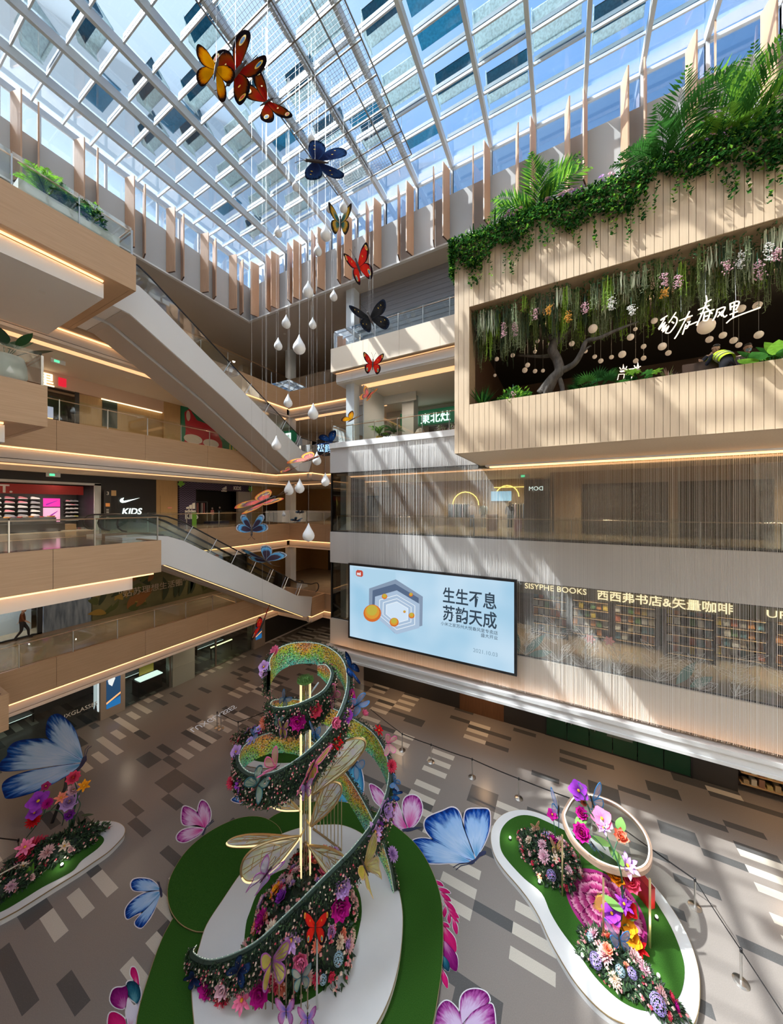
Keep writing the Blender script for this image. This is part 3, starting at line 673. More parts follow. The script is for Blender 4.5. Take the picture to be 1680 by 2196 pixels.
# third floor: shoe shop, black wall, oak wall, patterned portal
XS = -26.5
wall_x('wall_left_shoes', -30, -16, 9.7, Z3, Z4-2, mat('charcoal_pegboard', (.055, .05, .048), .6, noise=.3, nscale=14))
struct('floor_11', MB().box(-30, XS, -16, 9.6, Z3, Z3+.02), mat('shoe_shop_floor', (.50, .40, .30), .25))
struct('wall_left_black', MB().box(XS-.3, XS, 9.75, 13.0, Z3, Z4-1.98).box(XS-.3, XS, -16, 9.75, 14.42, Z4-1.98).box(-30, XS-.3, 9.7, 9.9, Z3, Z4-2), M_shopdark)
trim(MB().box(XS-.05, XS+.06, 9.42, 9.75, Z3, 14.42).box(XS-.05, XS+.06, -16, 9.75, 14.3, 14.44), M_steel_w)
rb = tag(MB().box(-28.1, -28, -10, 9.4, 13.72, 14.28).build('shop_banner', mat('dark_red_banner', (.20, .012, .008), .5, emit=.25, ecol=(.25, .015, .01))), 'long dark red banner across the shoe shop with white letters', 'banner')
text('banner_letters', 'IT.', (-27.98, 5.62, 13.78), (0, 1, 0), (0, 0, 1), .62, M_signoff, rb, bold=.02)
for y in (2, 5, 8): downlight(-28, y, Z4-2.1, 330, 'bright downlight inside the shoe shop', 'shoe shop downlights', col=(1, .9, .8))
def swoosh(o, s, m, parent=None):
    y, z = o; c = [(0, .28), (-.02, .18), (.04, .09), (.16, .06), (.32, .10), (1.0, .34), (.40, .20), (.26, .17), (.17, .18), (.13, .24), (.15, .33), (.06, .36)]
    c = [(.0, .20), (.03, .10), (.12, .05), (.26, .07), (1.0, .36), (.30, .19), (.20, .17), (.155, .20), (.16, .27), (.20, .36), (.06, .30)]
    return MB().prism([(XS+.05, y+u*s, z+v*s) for u, v in c], (.05, 0, 0)).build('tick_emblem', m, parent)
sg = thing('shop_sign', 'white lit tick emblem over KIDS lettering on the black wall', 'sign', (XS+.05, 11.3, 12.5))
swoosh((10.75, 13.15), 1.15, M_sign, sg); text('letters', 'KIDS', (XS+.05, 10.85, 12.42), (0, 1, 0), (0, 0, 1), .60, M_sign, sg, shear=.2, width=.92, bold=.012)
wall_x('wall_left_oak', XS, 13.0, 14.5, Z3, Z4-2, M_oak2)
struct('door_3', MB().box(XS, XS+.03, 13.25, 14.1, Z3, Z3+2.3).box(XS+.03, XS+.04, 13.28, 14.07, Z3+.05, Z3+2.27), M_oak2)
tag(MB().box(XS+.03, XS+.06, 13.75, 14.05, Z3+1.35, Z3+1.45).build('notice_plate', mat('red_white_notice', (.75, .3, .25), .5)), 'small red and white notice on the oak service door', 'sign')
def zigzag_mat():
    m = mat('purple_zigzag', (.05, .03, .10), .5); t = m.node_tree; n = t.nodes; L = t.links; b = n['Principled BSDF']
    tc = n.new('ShaderNodeTexCoord'); sp = n.new('ShaderNodeSeparateXYZ'); L.new(tc.outputs['Object'], sp.inputs[0])
    def mt(op, a, v=None):
        q = n.new('ShaderNodeMath'); q.operation = op
        for i, x in enumerate((a, v)):
            if x is None: continue
            if isinstance(x, (int, float)): q.inputs[i].default_value = x
            else: L.new(x, q.inputs[i])
        return q.outputs[0]
    tri = mt('PINGPONG', sp.outputs[1], .13); s = mt('FLOORED_MODULO', mt('ADD', sp.outputs[2], tri), .17); f = mt('LESS_THAN', s, .035)
    mx = n.new('ShaderNodeMix'); mx.data_type = 'RGBA'; L.new(f, mx.inputs['Factor']); mx.inputs[6].default_value = (.022, .016, .045, 1); mx.inputs[7].default_value = (.17, .14, .26, 1)
    L.new(mx.outputs[2], b.inputs['Base Color']); return m
pt = thing('shop_portal', 'dark purple zigzag shop portal with white KIDS lettering and green leaf corners', 'shop portal', (XS, 17.8, Z3))
MB().box(XS-.3, XS+.15, 14.54, 15.83, Z3, 14.98).box(XS-.3, XS+.15, 15.83, 21.2, 14.33, 14.98).build('portal_frame', zigzag_mat(), pt)
MB().box(XS-.2, XS+.1, 19.75, 21.1, Z3, 14.33).build('white_side_panel', mat('grey_side_panel', (.42, .40, .38), .5), pt)
for y, z, s in ((15.0, 12.75, 1.0), (18.05, 14.42, .62)):
    b = MB()
    for k in range(3):
        u = y+.05*s+.24*k*s; b.prism([(XS+.17, u, z+.02), (XS+.17, u+.2*s, z+.02-.0), (XS+.17, u+.2*s-.0, z+(.22+.17*k)*s*.9), (XS+.17, u-.02*s, z+(.16+.17*k)*s*.9)], (.03, 0, 0))
    b.build('three_bar_emblem', M_signoff, pt)
    text('name_letters', 'adidas', (XS+.17, y-.05*s, z-.26*s), (0, 1, 0), (0, 0, 1), .34*s, M_signoff, pt, bold=.01)
text('letters', 'KIDS', (XS+.17, 14.95, 11.98), (0, 1, 0), (0, 0, 1), .62, M_signoff, pt, width=.8, bold=.02); text('letters', 'KIDS', (XS+.17, 19.2, 14.46), (0, 1, 0), (0, 0, 1), .46, M_signoff, pt, width=.8, bold=.015)
b = MB()
for y, z in ((14.65, 14.9), (21.0, 14.75)):
    for k in range(5): leaf(b, (XS+.18+.004*k, y, z-.3), (XS+.18+.004*k, y+.3*math.cos(k*1.1), z-.1+.35*math.sin(k*1.1)), .2, (1, 0, 0), 0)
b.box(XS+.16, XS+.2, 15.5, 15.85, Z3, Z3+1.0)
b.build('green_leaf_corner', mat('portal_leaf_green', (.16, .42, .05), .5), pt)
wall_x('wall_left_kids', -29.5, 14, 21.2, Z3, 14.4, M_dark)
def mannequin(x, y, z, ctop, cleg, label, group, rot=0.0, h=1.0):
    t = thing('mannequin', label, 'mannequin', (x, y, z), group); v = lambda px, py, pz: (x+h*(px*math.cos(rot)-py*math.sin(rot)), y+h*(px*math.sin(rot)+py*math.cos(rot)), z+h*pz)
    MB().lathe([(.18, 0), (.18, .02), (.02, .03)], (x, y, z), 12).build('base_plate', M_chrome, t)
    b = MB(); b.tube([v(0, .09, .05), v(0, .09, .48), v(0, .08, .9)], [.05*h, .06*h, .085*h], 8).tube([v(0, -.09, .05), v(0, -.09, .48), v(0, -.08, .9)], [.05*h, .06*h, .085*h], 8); b.build('trousers', cleg, t, smooth=True)
    b = MB(); b.tube([v(0, 0, .85), v(0, 0, 1.05), v(.02, 0, 1.3), v(0, 0, 1.47)], [.16*h, .14*h, .18*h, .07*h], 10)
    for s in (-1, 1): b.tube([v(0, s*.17, 1.42), v(0, s*.25, 1.15), v(.06, s*.24, .9)], [.06*h, .05*h, .035*h], 7)
    b.build('top', ctop, t, smooth=True)
    MB().sphere(v(0, 0, 1.65), .1*h, 10, 8, 0, 1.25).build('head', mat('mannequin_skin', (.55, .45, .40), .4), t, smooth=True)
cl = lambda n, c: mat('cloth_'+n, c, .8)
mannequin(-27.4, 17.9, Z3+.2, cl('pink', (.65, .25, .25)), cl('grey', (.25, .25, .26)), 'child mannequin in a pink top behind the third floor railing', None, .3, .68)
mannequin(-27.4, 18.6, Z3+.2, cl('black', (.03, .03, .035)), cl('black', (.03, .03, .035)), 'child mannequin in black with white stripes in the purple shop', None, .1, .72)
tag(MB().box(-27.8, -26.9, 17.4, 19.2, Z3, Z3+.2).build('display_plinth', mat('blue_plinth', (.02, .03, .09), .5)), 'low dark blue plinth carrying two child mannequins', 'plinth')
t = thing('clothes_rail', 'white clothes rail with pink garments in the purple shop', 'clothes rail', (-28.6, 17.3, Z3))
b = MB(); b.tube([(-28.6, 16.4, Z3), (-28.6, 16.4, Z3+1.9), (-28.6, 18.2, Z3+1.9), (-28.6, 18.2, Z3)], .02, 6); b.build('rail_frame', M_steel_w, t)
for k in range(8): MB().box(-28.85, -28.35, 16.6+.19*k, 16.68+.19*k, Z3+.9, Z3+1.8).build('garment', [cl('pink', (.65, .25, .25)), cl('dark', (.05, .05, .06)), cl('white', (.6, .6, .6))][k % 3], t)
struct('wall_left_third_far', MB().box(XS-.2, XS, 21.2, 48, Z3, Z4-2), M_oak2)
struct('wall_back_third', MB().box(-30, XE, 29, 29.2, Z3, Z4-2), M_oak2)
struct('door_4', MB().box(XS, XS+.05, 22.6, 24.4, Z3, Z3+2.6), M_door); struct('door_5', MB().box(-18.9, -16.9, 28.9, 29, Z3, Z3+2.6), M_door)
struct('door_6', MB().box(-23, -21, 28.9, 29, Z3, Z3+2.6), M_door)
# shoes on the wall
def shoe_mesh():
    b = MB(); sec = [(-.14, .035, .075, .03), (-.10, .045, .095, .0), (-.03, .045, .085, .0), (.05, .05, .06, .0), (.11, .045, .045, .0), (.15, .02, .03, .01)]
    k0 = 0
    for y, w, h, z0 in sec:
        b.v += [(-w, y, .025), (-w*.95, y, .025+h*.5), (-w*.45, y, .025+h), (w*.45, y, .025+h), (w*.95, y, .025+h*.5), (w, y, .025)]
    for i in range(5):
        for j in range(5): b.f.append([i*6+j, i*6+j+1, i*6+6+j+1, i*6+6+j]); b.m.append(0)
    b.f += [[0, 1, 2, 3, 4, 5], [35, 34, 33, 32, 31, 30]]; b.m += [0, 0]
    b.prism([(-.05, -.15, 0), (.05, -.15, 0), (.055, .05, 0), (.03, .16, 0), (-.03, .16, 0), (-.055, .05, 0)], (0, 0, .028), 1)
    return b
shoe0 = None; M_sole = mat('shoe_sole', (.75, .74, .72), .6); shoe_m = []
for k, (nm, c) in enumerate((('white', (.72, .70, .68)), ('pink', (.70, .22, .28)), ('grey', (.28, .28, .30)), ('lime', (.55, .55, .08)))):
    o = shoe_mesh().build('shoe', [mat('shoe_'+nm, c, .6), M_sole], origin=(0, 0, 0)); COL.objects.unlink(o); shoe_m.append((nm, o))
rng = random.Random(3); nsh = 0
M_shelf = mat('black_shoe_shelf', (.012, .012, .012), .5)
def shoe_wall(y0, y1, n, rows, z0, dz, pal, single, where, s=1.0):
    for r_ in range(rows):
        z = z0+dz*r_
        if not single: tag(MB().box(-29.95, -29.6, y0-.1, y1+.1, z-.03, z).build('shoe_shelf', M_shelf), 'black shelf of small shoes %s, %s row up' % (where, ordn[r_]), 'shelf', 'shelves on the shoe wall')
        for k in range(n):
            y = lerp(y0, y1, (k+.5)/n)
            if single: tag(MB().box(-29.95, -29.65, y-.22, y+.22, z-.03, z).build('shoe_shelf', M_shelf), 'short black shelf holding one shoe %s' % where, 'shelf', 'single shoe shelves')
            nm, src = shoe_m[pal[rng.randrange(len(pal))]]; c = src.copy(); COL.objects.link(c); c.location = (-29.75, y, z); c.scale = (s*1.6, s*1.5, s*1.5)
            c.rotation_euler = (0, 0, R(rng.uniform(-12, 12))); tag(c, '%s sneaker on the dark shoe wall %s' % (nm, where), 'shoe', 'shoes %s' % where)
shoe_wall(5.2, 7.9, 5, 5, 12.35, .27, (0, 0, 0, 1, 2), True, 'left of the pink posters', .9)
shoe_wall(9.1, 11.2, 10, 6, 12.0, .26, (0, 1, 2, 3, 0), False, 'right of the pink posters', .62)
shoe_wall(2.2, 4.7, 5, 5, 12.35, .27, (0, 0, 2), True, 'at the edge of the photo', .9)
for z0, z1, c, lb in ((12.95, 13.5, (.72, .03, .32), 'magenta poster on the shoe wall above a paler pink one'), (11.95, 12.88, (.80, .35, .52), 'pale pink poster of a figure on the shoe wall')):
    o = tag(MB().box(-29.98, -29.94, 8.05, 8.85, z0, z1).build('shoe_poster', lit('poster_pink%d' % int(z0*10), c, .8)), lb, 'poster')
    MB().poly([(-29.935, 8.2, z0+.15*(z1-z0)), (-29.935, 8.7, z0+.7*(z1-z0)), (-29.935, 8.75, z0+.8*(z1-z0)), (-29.935, 8.15, z0+.3*(z1-z0))]).build('poster_stroke', lit('poster_stroke', (.25, .02, .30), .6), o)
t = thing('sales_table', 'two tier dark sales table heaped with folded clothes in the shoe shop', 'table', (-27.6, 6.6, Z3))
MB().box(-28.1, -27.0, 5.3, 8.2, Z3+.08, Z3+.5).build('lower_tier', mat('dark_walnut', (.035, .025, .02), .5), t); MB().box(-28.0, -27.3, 6.1, 7.9, Z3+.5, Z3+.85).build('upper_tier', mat('dark_walnut', (.035, .025, .02), .5), t)
for y in (5.5, 8.0):
    for x in (-27.95, -27.15): MB().tube([(x, y, Z3+.02), (x, y, Z3+.08)], .05, 8).build('caster', M_black, t)
rng = random.Random(8)
for k in range(9):
    y = 6.0+.22*k; c = [(.75, .30, .06), (.35, .30, .42), (.65, .05, .05), (.55, .52, .50)][k % 4]; h = rng.uniform(.04, .10)
    b = MB(); n = 6
    pts = [(-27.62+rng.uniform(.22, .3)*math.cos(q), y+rng.uniform(.12, .18)*math.sin(q)) for q in [2*PI*i/n for i in range(n)]]
    b.prism([(x, yy, Z3+.86) for x, yy in pts], (.02, .01, h)); tag(b.build('folded_garment', cl('fold%d' % (k % 4), c)), '%s garment heaped on the upper tier of the sales table' % ['orange', 'lilac', 'red', 'grey'][k % 4], 'garment', 'garments on the sales table')
tag(MB().box(-28.7, -27.7, 8.3, 8.95, Z3+.02, Z3+.38).build('tan_bench', mat('tan_wood', (.40, .26, .13), .5)), 'low tan bench beside the sales table', 'bench')
for k in range(14):
    y = 8.9+.13*k; o = MB().box(-28.6, -28.2, y-.07, y+.07, Z3+.02, Z3+.12).build('shoe_box', cl('bx%d' % (k % 3), [(.6, .25, .25), (.6, .6, .58), (.3, .33, .34)][k % 3])); o.rotation_euler = (0, 0, R(rng.uniform(-30, 30)))
    tag(o, '%s item lying on the floor beneath the shoe wall' % ['red', 'white', 'grey'][k % 3], 'clothing', 'items on the shoe shop floor')
t = thing('directory_sign', 'slim black floor directory with a white number 3', 'sign', (-25.9, 9.95, Z3)); MB().box(-26.05, -25.85, 9.75, 10.05, Z3, Z3+2.55).build('sign_body', M_shopdark, t)
text('number', '3', (-25.84, 9.8, Z3+2.25), (0, 1, 0), (0, 0, 1), .3, M_signoff, t); MB().box(-26.1, -25.8, 10.05, 10.3, Z3+2.2, Z3+2.55).build('oak_flag', M_oak2, t); MB().box(-25.85, -25.83, 9.76, 9.98, Z3+1.5, Z3+1.72).build('orange_pictogram', mat('orange_mark', (.7, .3, .08), .5), t)
for k in range(7): MB().box(-25.85, -25.835, 9.8, 9.93, Z3+.7+.1*k, Z3+.73+.1*k).build('text_line', M_signoff, t)
def exit_sign(x, y, z, along, label, zc):
    t = thing('exit_sign', label, 'exit sign', (x, y, z)); u = Vector(along); p = Vector((x, y, z)); n = Vector((u.y, -u.x, 0))
    MB().prism([p-u*.28-n*.02, p+u*.28-n*.02, p+u*.28+n*.03, p-u*.28+n*.03], (0, 0, .22)).build('sign_box', M_steel_w, t)
    MB().prism([p-u*.16+n*.035+Vector((0, 0, .05)), p+u*.05+n*.035+Vector((0, 0, .05)), p+u*.05+n*.035+Vector((0, 0, .17)), p-u*.16+n*.035+Vector((0, 0, .17))], n*.004).build('green_symbol', lit('exit_green', (.10, .75, .35), 1.4), t)
    for s in (-.2, .2): MB().tube([p+u*s+Vector((0, 0, .22)), (p.x+u.x*s, p.y+u.y*s, zc)], .012, 6).build('hanger', M_steel_w, t)
exit_sign(-24.6, 7.0, Z4-2.45, (0, 1, 0), 'hanging green exit sign above the shoe shop front', Z4-2.1)
exit_sign(-23.6, 6.9, Z5-2.45, (0, 1, 0), 'hanging green exit sign by the lit characters on the fourth floor', Z5-2.1)
exit_sign(-2.0, 19.8, Z4-2.45, (1, 0, 0), 'hanging green exit sign behind the chain curtain', Z4-2.1)
# fourth floor left: dark timber shopfront, lit characters, hoarding
wall_x('wall_left_fourth', -29, -16, 14, Z4, Z5-2, mat('dark_brown_shop', (.045, .028, .017), .5))
wall_x('wall_left_fourth_bulkhead', XS, -16, 13.5, 20.0, Z5-2.0, mat('peach_bulkhead', (.62, .45, .34), .6))
trim(MB().box(XS-.06, XS+.02, 9.8, 13.4, 19.92, 19.98), M_signw)
wall_x('wall_left_fourth_pier', XS-.2, 8.7, 13.6, Z4, 20.0, M_oak2)
wall_x('wall_left_fourth_panel', XS-.15, 9.9, 10.7, Z4+1.2, 20.0, mat('dark_green_panel', (.015, .035, .03), .4)); wall_x('wall_left_fourth_oak', XS, 13.5, 14.7, Z4, Z5-2, M_oak2)
window(MB().box(XS-.02, XS, 3.5, 8.6, Z4, 20.0), G_shop, MB().box(XS-.05, XS+.02, 5.9, 5.97, Z4, 20).box(XS-.05, XS+.02, 8.5, 8.7, Z4, 20))
tag(MB().box(-28.9, -28.8, 4.2, 8.2, 18.6, 19.3).build('lit_ceiling_panel', lit('pale_lilac_light', (.62, .60, .78), 1.1)), 'pale lilac light panel inside the fourth floor shop', 'light panel')
for k in range(3): tag(MB().box(-28.2+.2*k, -28.15+.2*k, 4.2, 8.0, 18.42-.12*k, 18.46-.12*k).build('track_light', M_led), 'thin warm light bar inside the fourth floor shop, %s from the top' % ordn[k], 'light bar')
sg = thing('shop_sign', 'warm lit Chinese characters on the fourth floor bulkhead by the white pot', 'sign', (XS+.05, 5.3, 20.1))
text('letters', '何', (XS+.06, 5.95, 20.02), (0, 1, 0), (0, 0, 1), .72, M_signw, sg, bold=.012); text('letters', '里', (XS+.06, 6.78, 20.02), (0, 1, 0), (0, 0, 1), .82, M_signw, sg, bold=.012)
tag(MB().box(XS+.02, XS+.1, 7.75, 8.08, 20.12, 20.62).build('seal_sign', lit('seal_red', (.55, .01, .03), 1.1)), 'small red seal sign right of the lit characters', 'sign')
hd = struct('hoarding', MB().box(XS-.1, XS, 14.75, 21, Z4, Z5-2.1), mat('hoarding_green', (.01, .18, .10), .5)); hd['kind'] = 'thing'; tag(hd, 'green hoarding with big red and white shapes under the upper escalator', 'hoarding')
M_hr = mat('hoarding_red', (.42, .012, .03), .5); M_hw = mat('hoarding_white', (.62, .56, .50), .5); M_hy = mat('hoarding_yellow', (.62, .55, .12), .5)
b = MB(); E_ = lambda cy, cz, ry, rz, x, m, n=20: b.poly([(x, cy+ry*math.cos(2*PI*k/n), cz+rz*math.sin(2*PI*k/n)) for k in range(n)], m)
b.poly([(XS+.01, y, z) for y, z in ((14.9, 17.1), (15.1, 19), (15.0, 20.4), (15.4, 20.8), (16.0, 20.0), (17.5, 19.8), (18.2, 18.6), (18.3, 17.1))], 0)
E_(15.7, 18.4, .75, .38, XS+.013, 1); E_(17.2, 18.3, .7, .36, XS+.013, 1); E_(15.3, 20.2, .16, .42, XS+.013, 1); E_(16.6, 17.6, 1.2, .28, XS+.014, 1); E_(17.6, 17.55, .5, .36, XS+.016, 0)
b.build('hoarding_shapes', [M_hr, M_hw], hd); text('hoarding_number', '10', (XS+.02, 18.75, 17.95), (0, 1, 0), (0, 0, 1), .85, M_hy, hd, bold=.02)
MB().box(XS+.01, XS+.02, 18.75, 19.3, 17.25, 17.6).build('white_patch', M_hw, hd); text('hoarding_words', 'EY BR', (XS+.02, 15.9, 17.12), (0, 1, 0), (0, 0, 1), .34, M_hr, hd)
struct('wall_left_fourth_far', MB().box(XS-.2, XS, 21, 48, Z4, Z5-2), M_soffit); struct('wall_back_fourth', MB().box(-30, XE, 27, 27.2, Z4, Z5-2), M_soffit)
text('neon_characters', '松鹤楼', (-19.6, 22.6, Z4+.9), (1, 0, -.12), (0, 0, 1), .85, lit('blue_neon', (.35, .6, 1), 2.2)); MB().box(-19.7, -16.9, 22.65, 22.7, Z4, Z4+1.9).build('backing_board', M_shopdark, bpy.data.objects['neon_characters']); tag(bpy.data.objects['neon_characters'], 'blue neon characters behind the foot of the upper escalator', 'sign')
# top floor corner planters
M_leafd = mat('leaf_dark', (.02, .075, .018), .5, nscale=3, col2=(.035, .13, .03)); M_leafm = mat('leaf_mid', (.05, .20, .03), .5); M_leafl = mat('leaf_light', (.16, .38, .05), .5)
hb = MB(); rng = random.Random(4)
for k in range(900):
    y = 9+rng.random()*11.5; p = (XS+.5+rng.random()*.4, y, Z5+1.0+rng.random()*.8); q = rng.random()*6.3
    leaf(hb, p, (p[0]+.15*math.cos(q), p[1]+.15*math.sin(q), p[2]+rng.uniform(-.1, .2)), .09, (.3, .2, 1), k % 2, 0, 3)
tag(hb.build('hedge_wall', [M_leafd, M_leafm]), 'long dark green plant wall behind the top floor railing', 'hedge', kind='stuff')
# ---------------------------------------------------------------- restaurant on the fourth floor of the right block
struct('wall_back_restaurant', MB().box(XE, -3.4, 24, 24.2, Z4, Z5-2), mat('pale_lobby_wall', (.50, .49, .47), .6))
struct('column', MB().box(-10.1, -9.2, 20.6, 21.4, Z4, Z5-2.1), M_steel_w); trim(MB().box(-11.5, -11.42, YR+1.2, 20.4, Z4, Z5-2.1).box(-11.45, -8.9, 20.35, 20.45, Z5-2.7, Z5-2.1), M_steel_w)
sg = thing('restaurant_sign', 'long green restaurant sign with white brush characters behind the railing', 'sign', (-8.6, 23.9, 19.3))
MB().box(-11.8, -3.4, 23.75, 23.95, 19.35, 20.5).build('sign_board', mat('sign_green', (.02, .20, .09), .5, emit=.2, ecol=(.02, .25, .11)), sg)
text('letters', '東北灶', (-10.0, 23.7, 19.52), (1, 0, 0), (0, 0, 1), .82, M_sign, sg, bold=.012); b = MB().box(-10.9, -10.2, 23.7, 23.74, 19.5, 20.25); b.build('seal_plate', M_sign, sg); text('seal_mark', '老', (-10.83, 23.68, 19.62), (1, 0, 0), (0, 0, 1), .55, mat('sign_green', (0, 0, 0)), sg)
sg = thing('side_sign', 'green hanging sign at the edge of the timber box', 'sign', (-4.4, 20.2, 19.6)); MB().box(-4.9, -3.6, 20.1, 20.3, 19.9, 21.0).build('sign_board', mat('sign_green', (0, 0, 0)), sg); text('letters', '東', (-4.4, 20.08, 20.1), (1, 0, 0), (0, 0, 1), .5, M_sign, sg); MB().prism([(-5.1, 20, 19.75), (-3.5, 20, 19.75), (-3.6, 20.1, 19.2), (-4.7, 20.1, 19.2)], (0, .3, 0)).build('awning', mat('dark_timber', (.06, .035, .02), .6), sg)
sg = thing('small_sign', 'small dark signboard with white characters behind the white column', 'sign', (-11.2, 19.5, Z4)); MB().box(-11.2, -10.4, 19.5, 19.56, Z4+.2, Z4+1.0).build('sign_board', M_shopdark, sg); text('letters', '東灶', (-11.12, 19.48, Z4+.45), (1, 0, 0), (0, 0, 1), .36, M_sign, sg)
b = MB(); b.box(-9.2, -3.5, 23.5, 23.6, Z4, 19.1); o = tag(b.build('restaurant_window', M_door), 'dark restaurant window below the green sign', 'shopfront')
# ---------------------------------------------------------------- curtained block: third floor shops and the bookstore
M_champ = mat('champagne_wall', (.40, .29, .19), .5)
struct('wall_back_shops', MB().box(-13, -1.2, 24.5, 24.7, Z3, Z4-2).box(-.6, 14, 20.9, 21.1, Z3, Z4-2).box(-.7, -.5, 20.9, 24.7, Z3, Z4-2), M_champ)
for k, (x0, x1) in enumerate(((.9, 4.6), (5.0, 8.3), (9.5, 13.8))): struct('door_%d' % (7+k), MB().box(x0, x1, 20.82, 20.9, Z3, Z3+2.75), mat('brown_shutter', (.055, .035, .022), .5, noise=.3, nscale=3, stretch=(1, 1, 12)))
sg = text('wall_letters', 'domlar', (3.4, 20.85, Z3+3.1), (1, 0, 0), (0, 0, 1), .52, mat('tan_letters', (.42, .31, .21), .5)); tag(sg, 'tan raised lettering above the brown shutters behind the curtain', 'sign')
sg = text('reflected_letters', 'paul frank...', (7.0, 20.85, Z3+2.4), (1, 0, 0), (0, 0, 1), .30, M_signoff); tag(sg, 'reflected sign drawn as small white lettering on the shutter wall at the right', 'sign')  # reflection of a sign opposite, drawn as solid letters
pn = thing('advert_board', 'dark poster panel with a mirrored white name drawn as a reflection behind the curtain', 'sign', (-1.6, 20.9, Z3)); MB().box(-2.1, -.75, 20.8, 20.9, Z3, Z3+3.1).build('panel', mat('panel_slate', (.06, .055, .06), .4), pn); text('letters', 'ᗡOM'.replace('ᗡ', 'D'), (-1.05, 20.78, Z3+2.45), (-1, 0, 0), (0, 0, 1), .34, M_sign, pn)  # the mirrored name is a reflection drawn as letters
b = MB()
for x0, r_, z in ((-6.6, 1.0, Z3+1.6), (-3.6, .8, Z3+2.2)): b.tube([(x0+r_*math.cos(q), 24.4, z+r_*math.sin(q)) for q in [k*PI/10 for k in range(11)]], .035, 6)
b.box(-4.5, -2.2, 24.35, 24.42, Z3+2.85, Z3+2.9); tag(b.build('yellow_neon', mat('yellow_arch_light', (1, .75, .15), emit=2.5, ecol=(1, .75, .2))), 'yellow neon arches on the clothes shop wall behind the curtain', 'neon light')
tag(MB().box(-4.7, -3.3, 24.35, 24.4, Z3+1.9, Z3+2.6).build('wall_screen', lit('sky_screen', (.30, .55, .80), 1)), 'small blue screen on the clothes shop wall', 'screen')
for x in (-7, -3.2): downlight(x, 22.6, Z4-2.1, 420, 'bright downlight inside the curtained clothes shop', 'clothes shop downlights', col=(1, .86, .6))
mannequin(-5.4, 21.6, Z3+.1, cl('stripe', (.55, .45, .40)), cl('denim', (.12, .16, .26)), 'mannequin in beige top and jeans, first of the clothes shop window', None, -1.57)
mannequin(-4.7, 21.8, Z3+.1, cl('ice', (.42, .50, .55)), cl('ice2', (.45, .45, .50)), 'mannequin in icy grey beside the beige topped one', None, -1.57)
mannequin(-3.1, 22.2, Z3+.1, cl('black', (.03, .03, .035)), cl('dgreen', (.03, .06, .05)), 'mannequin in black jacket on the right of the clothes shop', None, -1.57)
tag(MB().box(-4.3, -3.7, 20.9, 21.4, Z3, Z3+1.0).build('shop_counter', mat('walnut_counter', (.20, .12, .07), .5)), 'brown counter before the mannequins behind the curtain', 'counter')
tag(MB().box(-2.7, -2.3, 21.2, 21.6, Z3, Z3+.8).build('red_suitcase', mat('dark_red_case', (.20, .03, .03), .5)), 'dark red case standing by the poster panel', 'suitcase')
for k, (x, y) in enumerate(((-6.9, 23.6), (-2.6, 23.6))):
    t = thing('clothes_rail', 'chrome clothes rail with dark garments %s the mannequins' % ['left of', 'right of'][k], 'clothes rail', (x, y, Z3))
    MB().tube([(x-.8, y, Z3), (x-.8, y, Z3+1.7), (x+.8, y, Z3+1.7), (x+.8, y, Z3)], .02, 6).build('rail_frame', M_chrome, t)
    for j in range(9): MB().prism([(x-.7+.17*j, y-.25, Z3+.7), (x-.7+.17*j, y+.25, Z3+.7), (x-.7+.17*j, y+.2, Z3+1.6), (x-.7+.17*j, y, Z3+1.68), (x-.7+.17*j, y-.2, Z3+1.6)], (.07, 0, 0)).build('garment', [cl('dark', (0, 0, 0)), cl('denim', (0, 0, 0)), cl('fold1', (0, 0, 0)), cl('dgreen', (0, 0, 0))][j % 4], t)
# bookstore
M_case = mat('dark_bookcase', (.035, .02, .012), .5)
struct('wall_back_books', MB().box(XE, 14, 21.2, 21.4, Z2, Z3-2), M_case)
sg = thing('bookstore_sign', 'long olive fascia with warm lit bookstore lettering', 'sign', (4, 18.6, 8.75)); MB().box(-2.2, 14, 18.6, 18.75, 8.38, 9.45).build('sign_fascia', mat('olive_fascia', (.20, .165, .09), .5), sg)
text('letters', 'SISYPHE BOOKS', (-1.85, 18.55, 8.64), (1, 0, 0), (0, 0, 1), .40, M_signw, sg, width=1.0); text('letters', '西西弗书店&矢量咖啡', (1.4, 18.55, 8.52), (1, 0, 0), (0, 0, 1), .50, M_signw, sg, width=1.0, bold=.006); text('letters', 'UP COFFEE', (7.15, 18.55, 8.55), (1, 0, 0), (0, 0, 1), .42, M_signw, sg, width=1.2)
bk = []
for k, c in enumerate(((.50, .42, .30), (.45, .12, .05), (.55, .40, .04), (.06, .20, .26), (.10, .24, .08), (.30, .28, .26), (.60, .58, .54), (.55, .22, .05))):
    o = MB().box(-.11, .11, -.025, .025, 0, .3).box(-.08, .08, -.027, -.025, .17, .22).build('book', [cl('cover%d' % k, c)], origin=(0, 0, 0)); COL.objects.unlink(o); bk.append(o)
rng = random.Random(21); cn = ['tan', 'brick red', 'yellow', 'teal', 'green', 'grey', 'cream', 'orange']
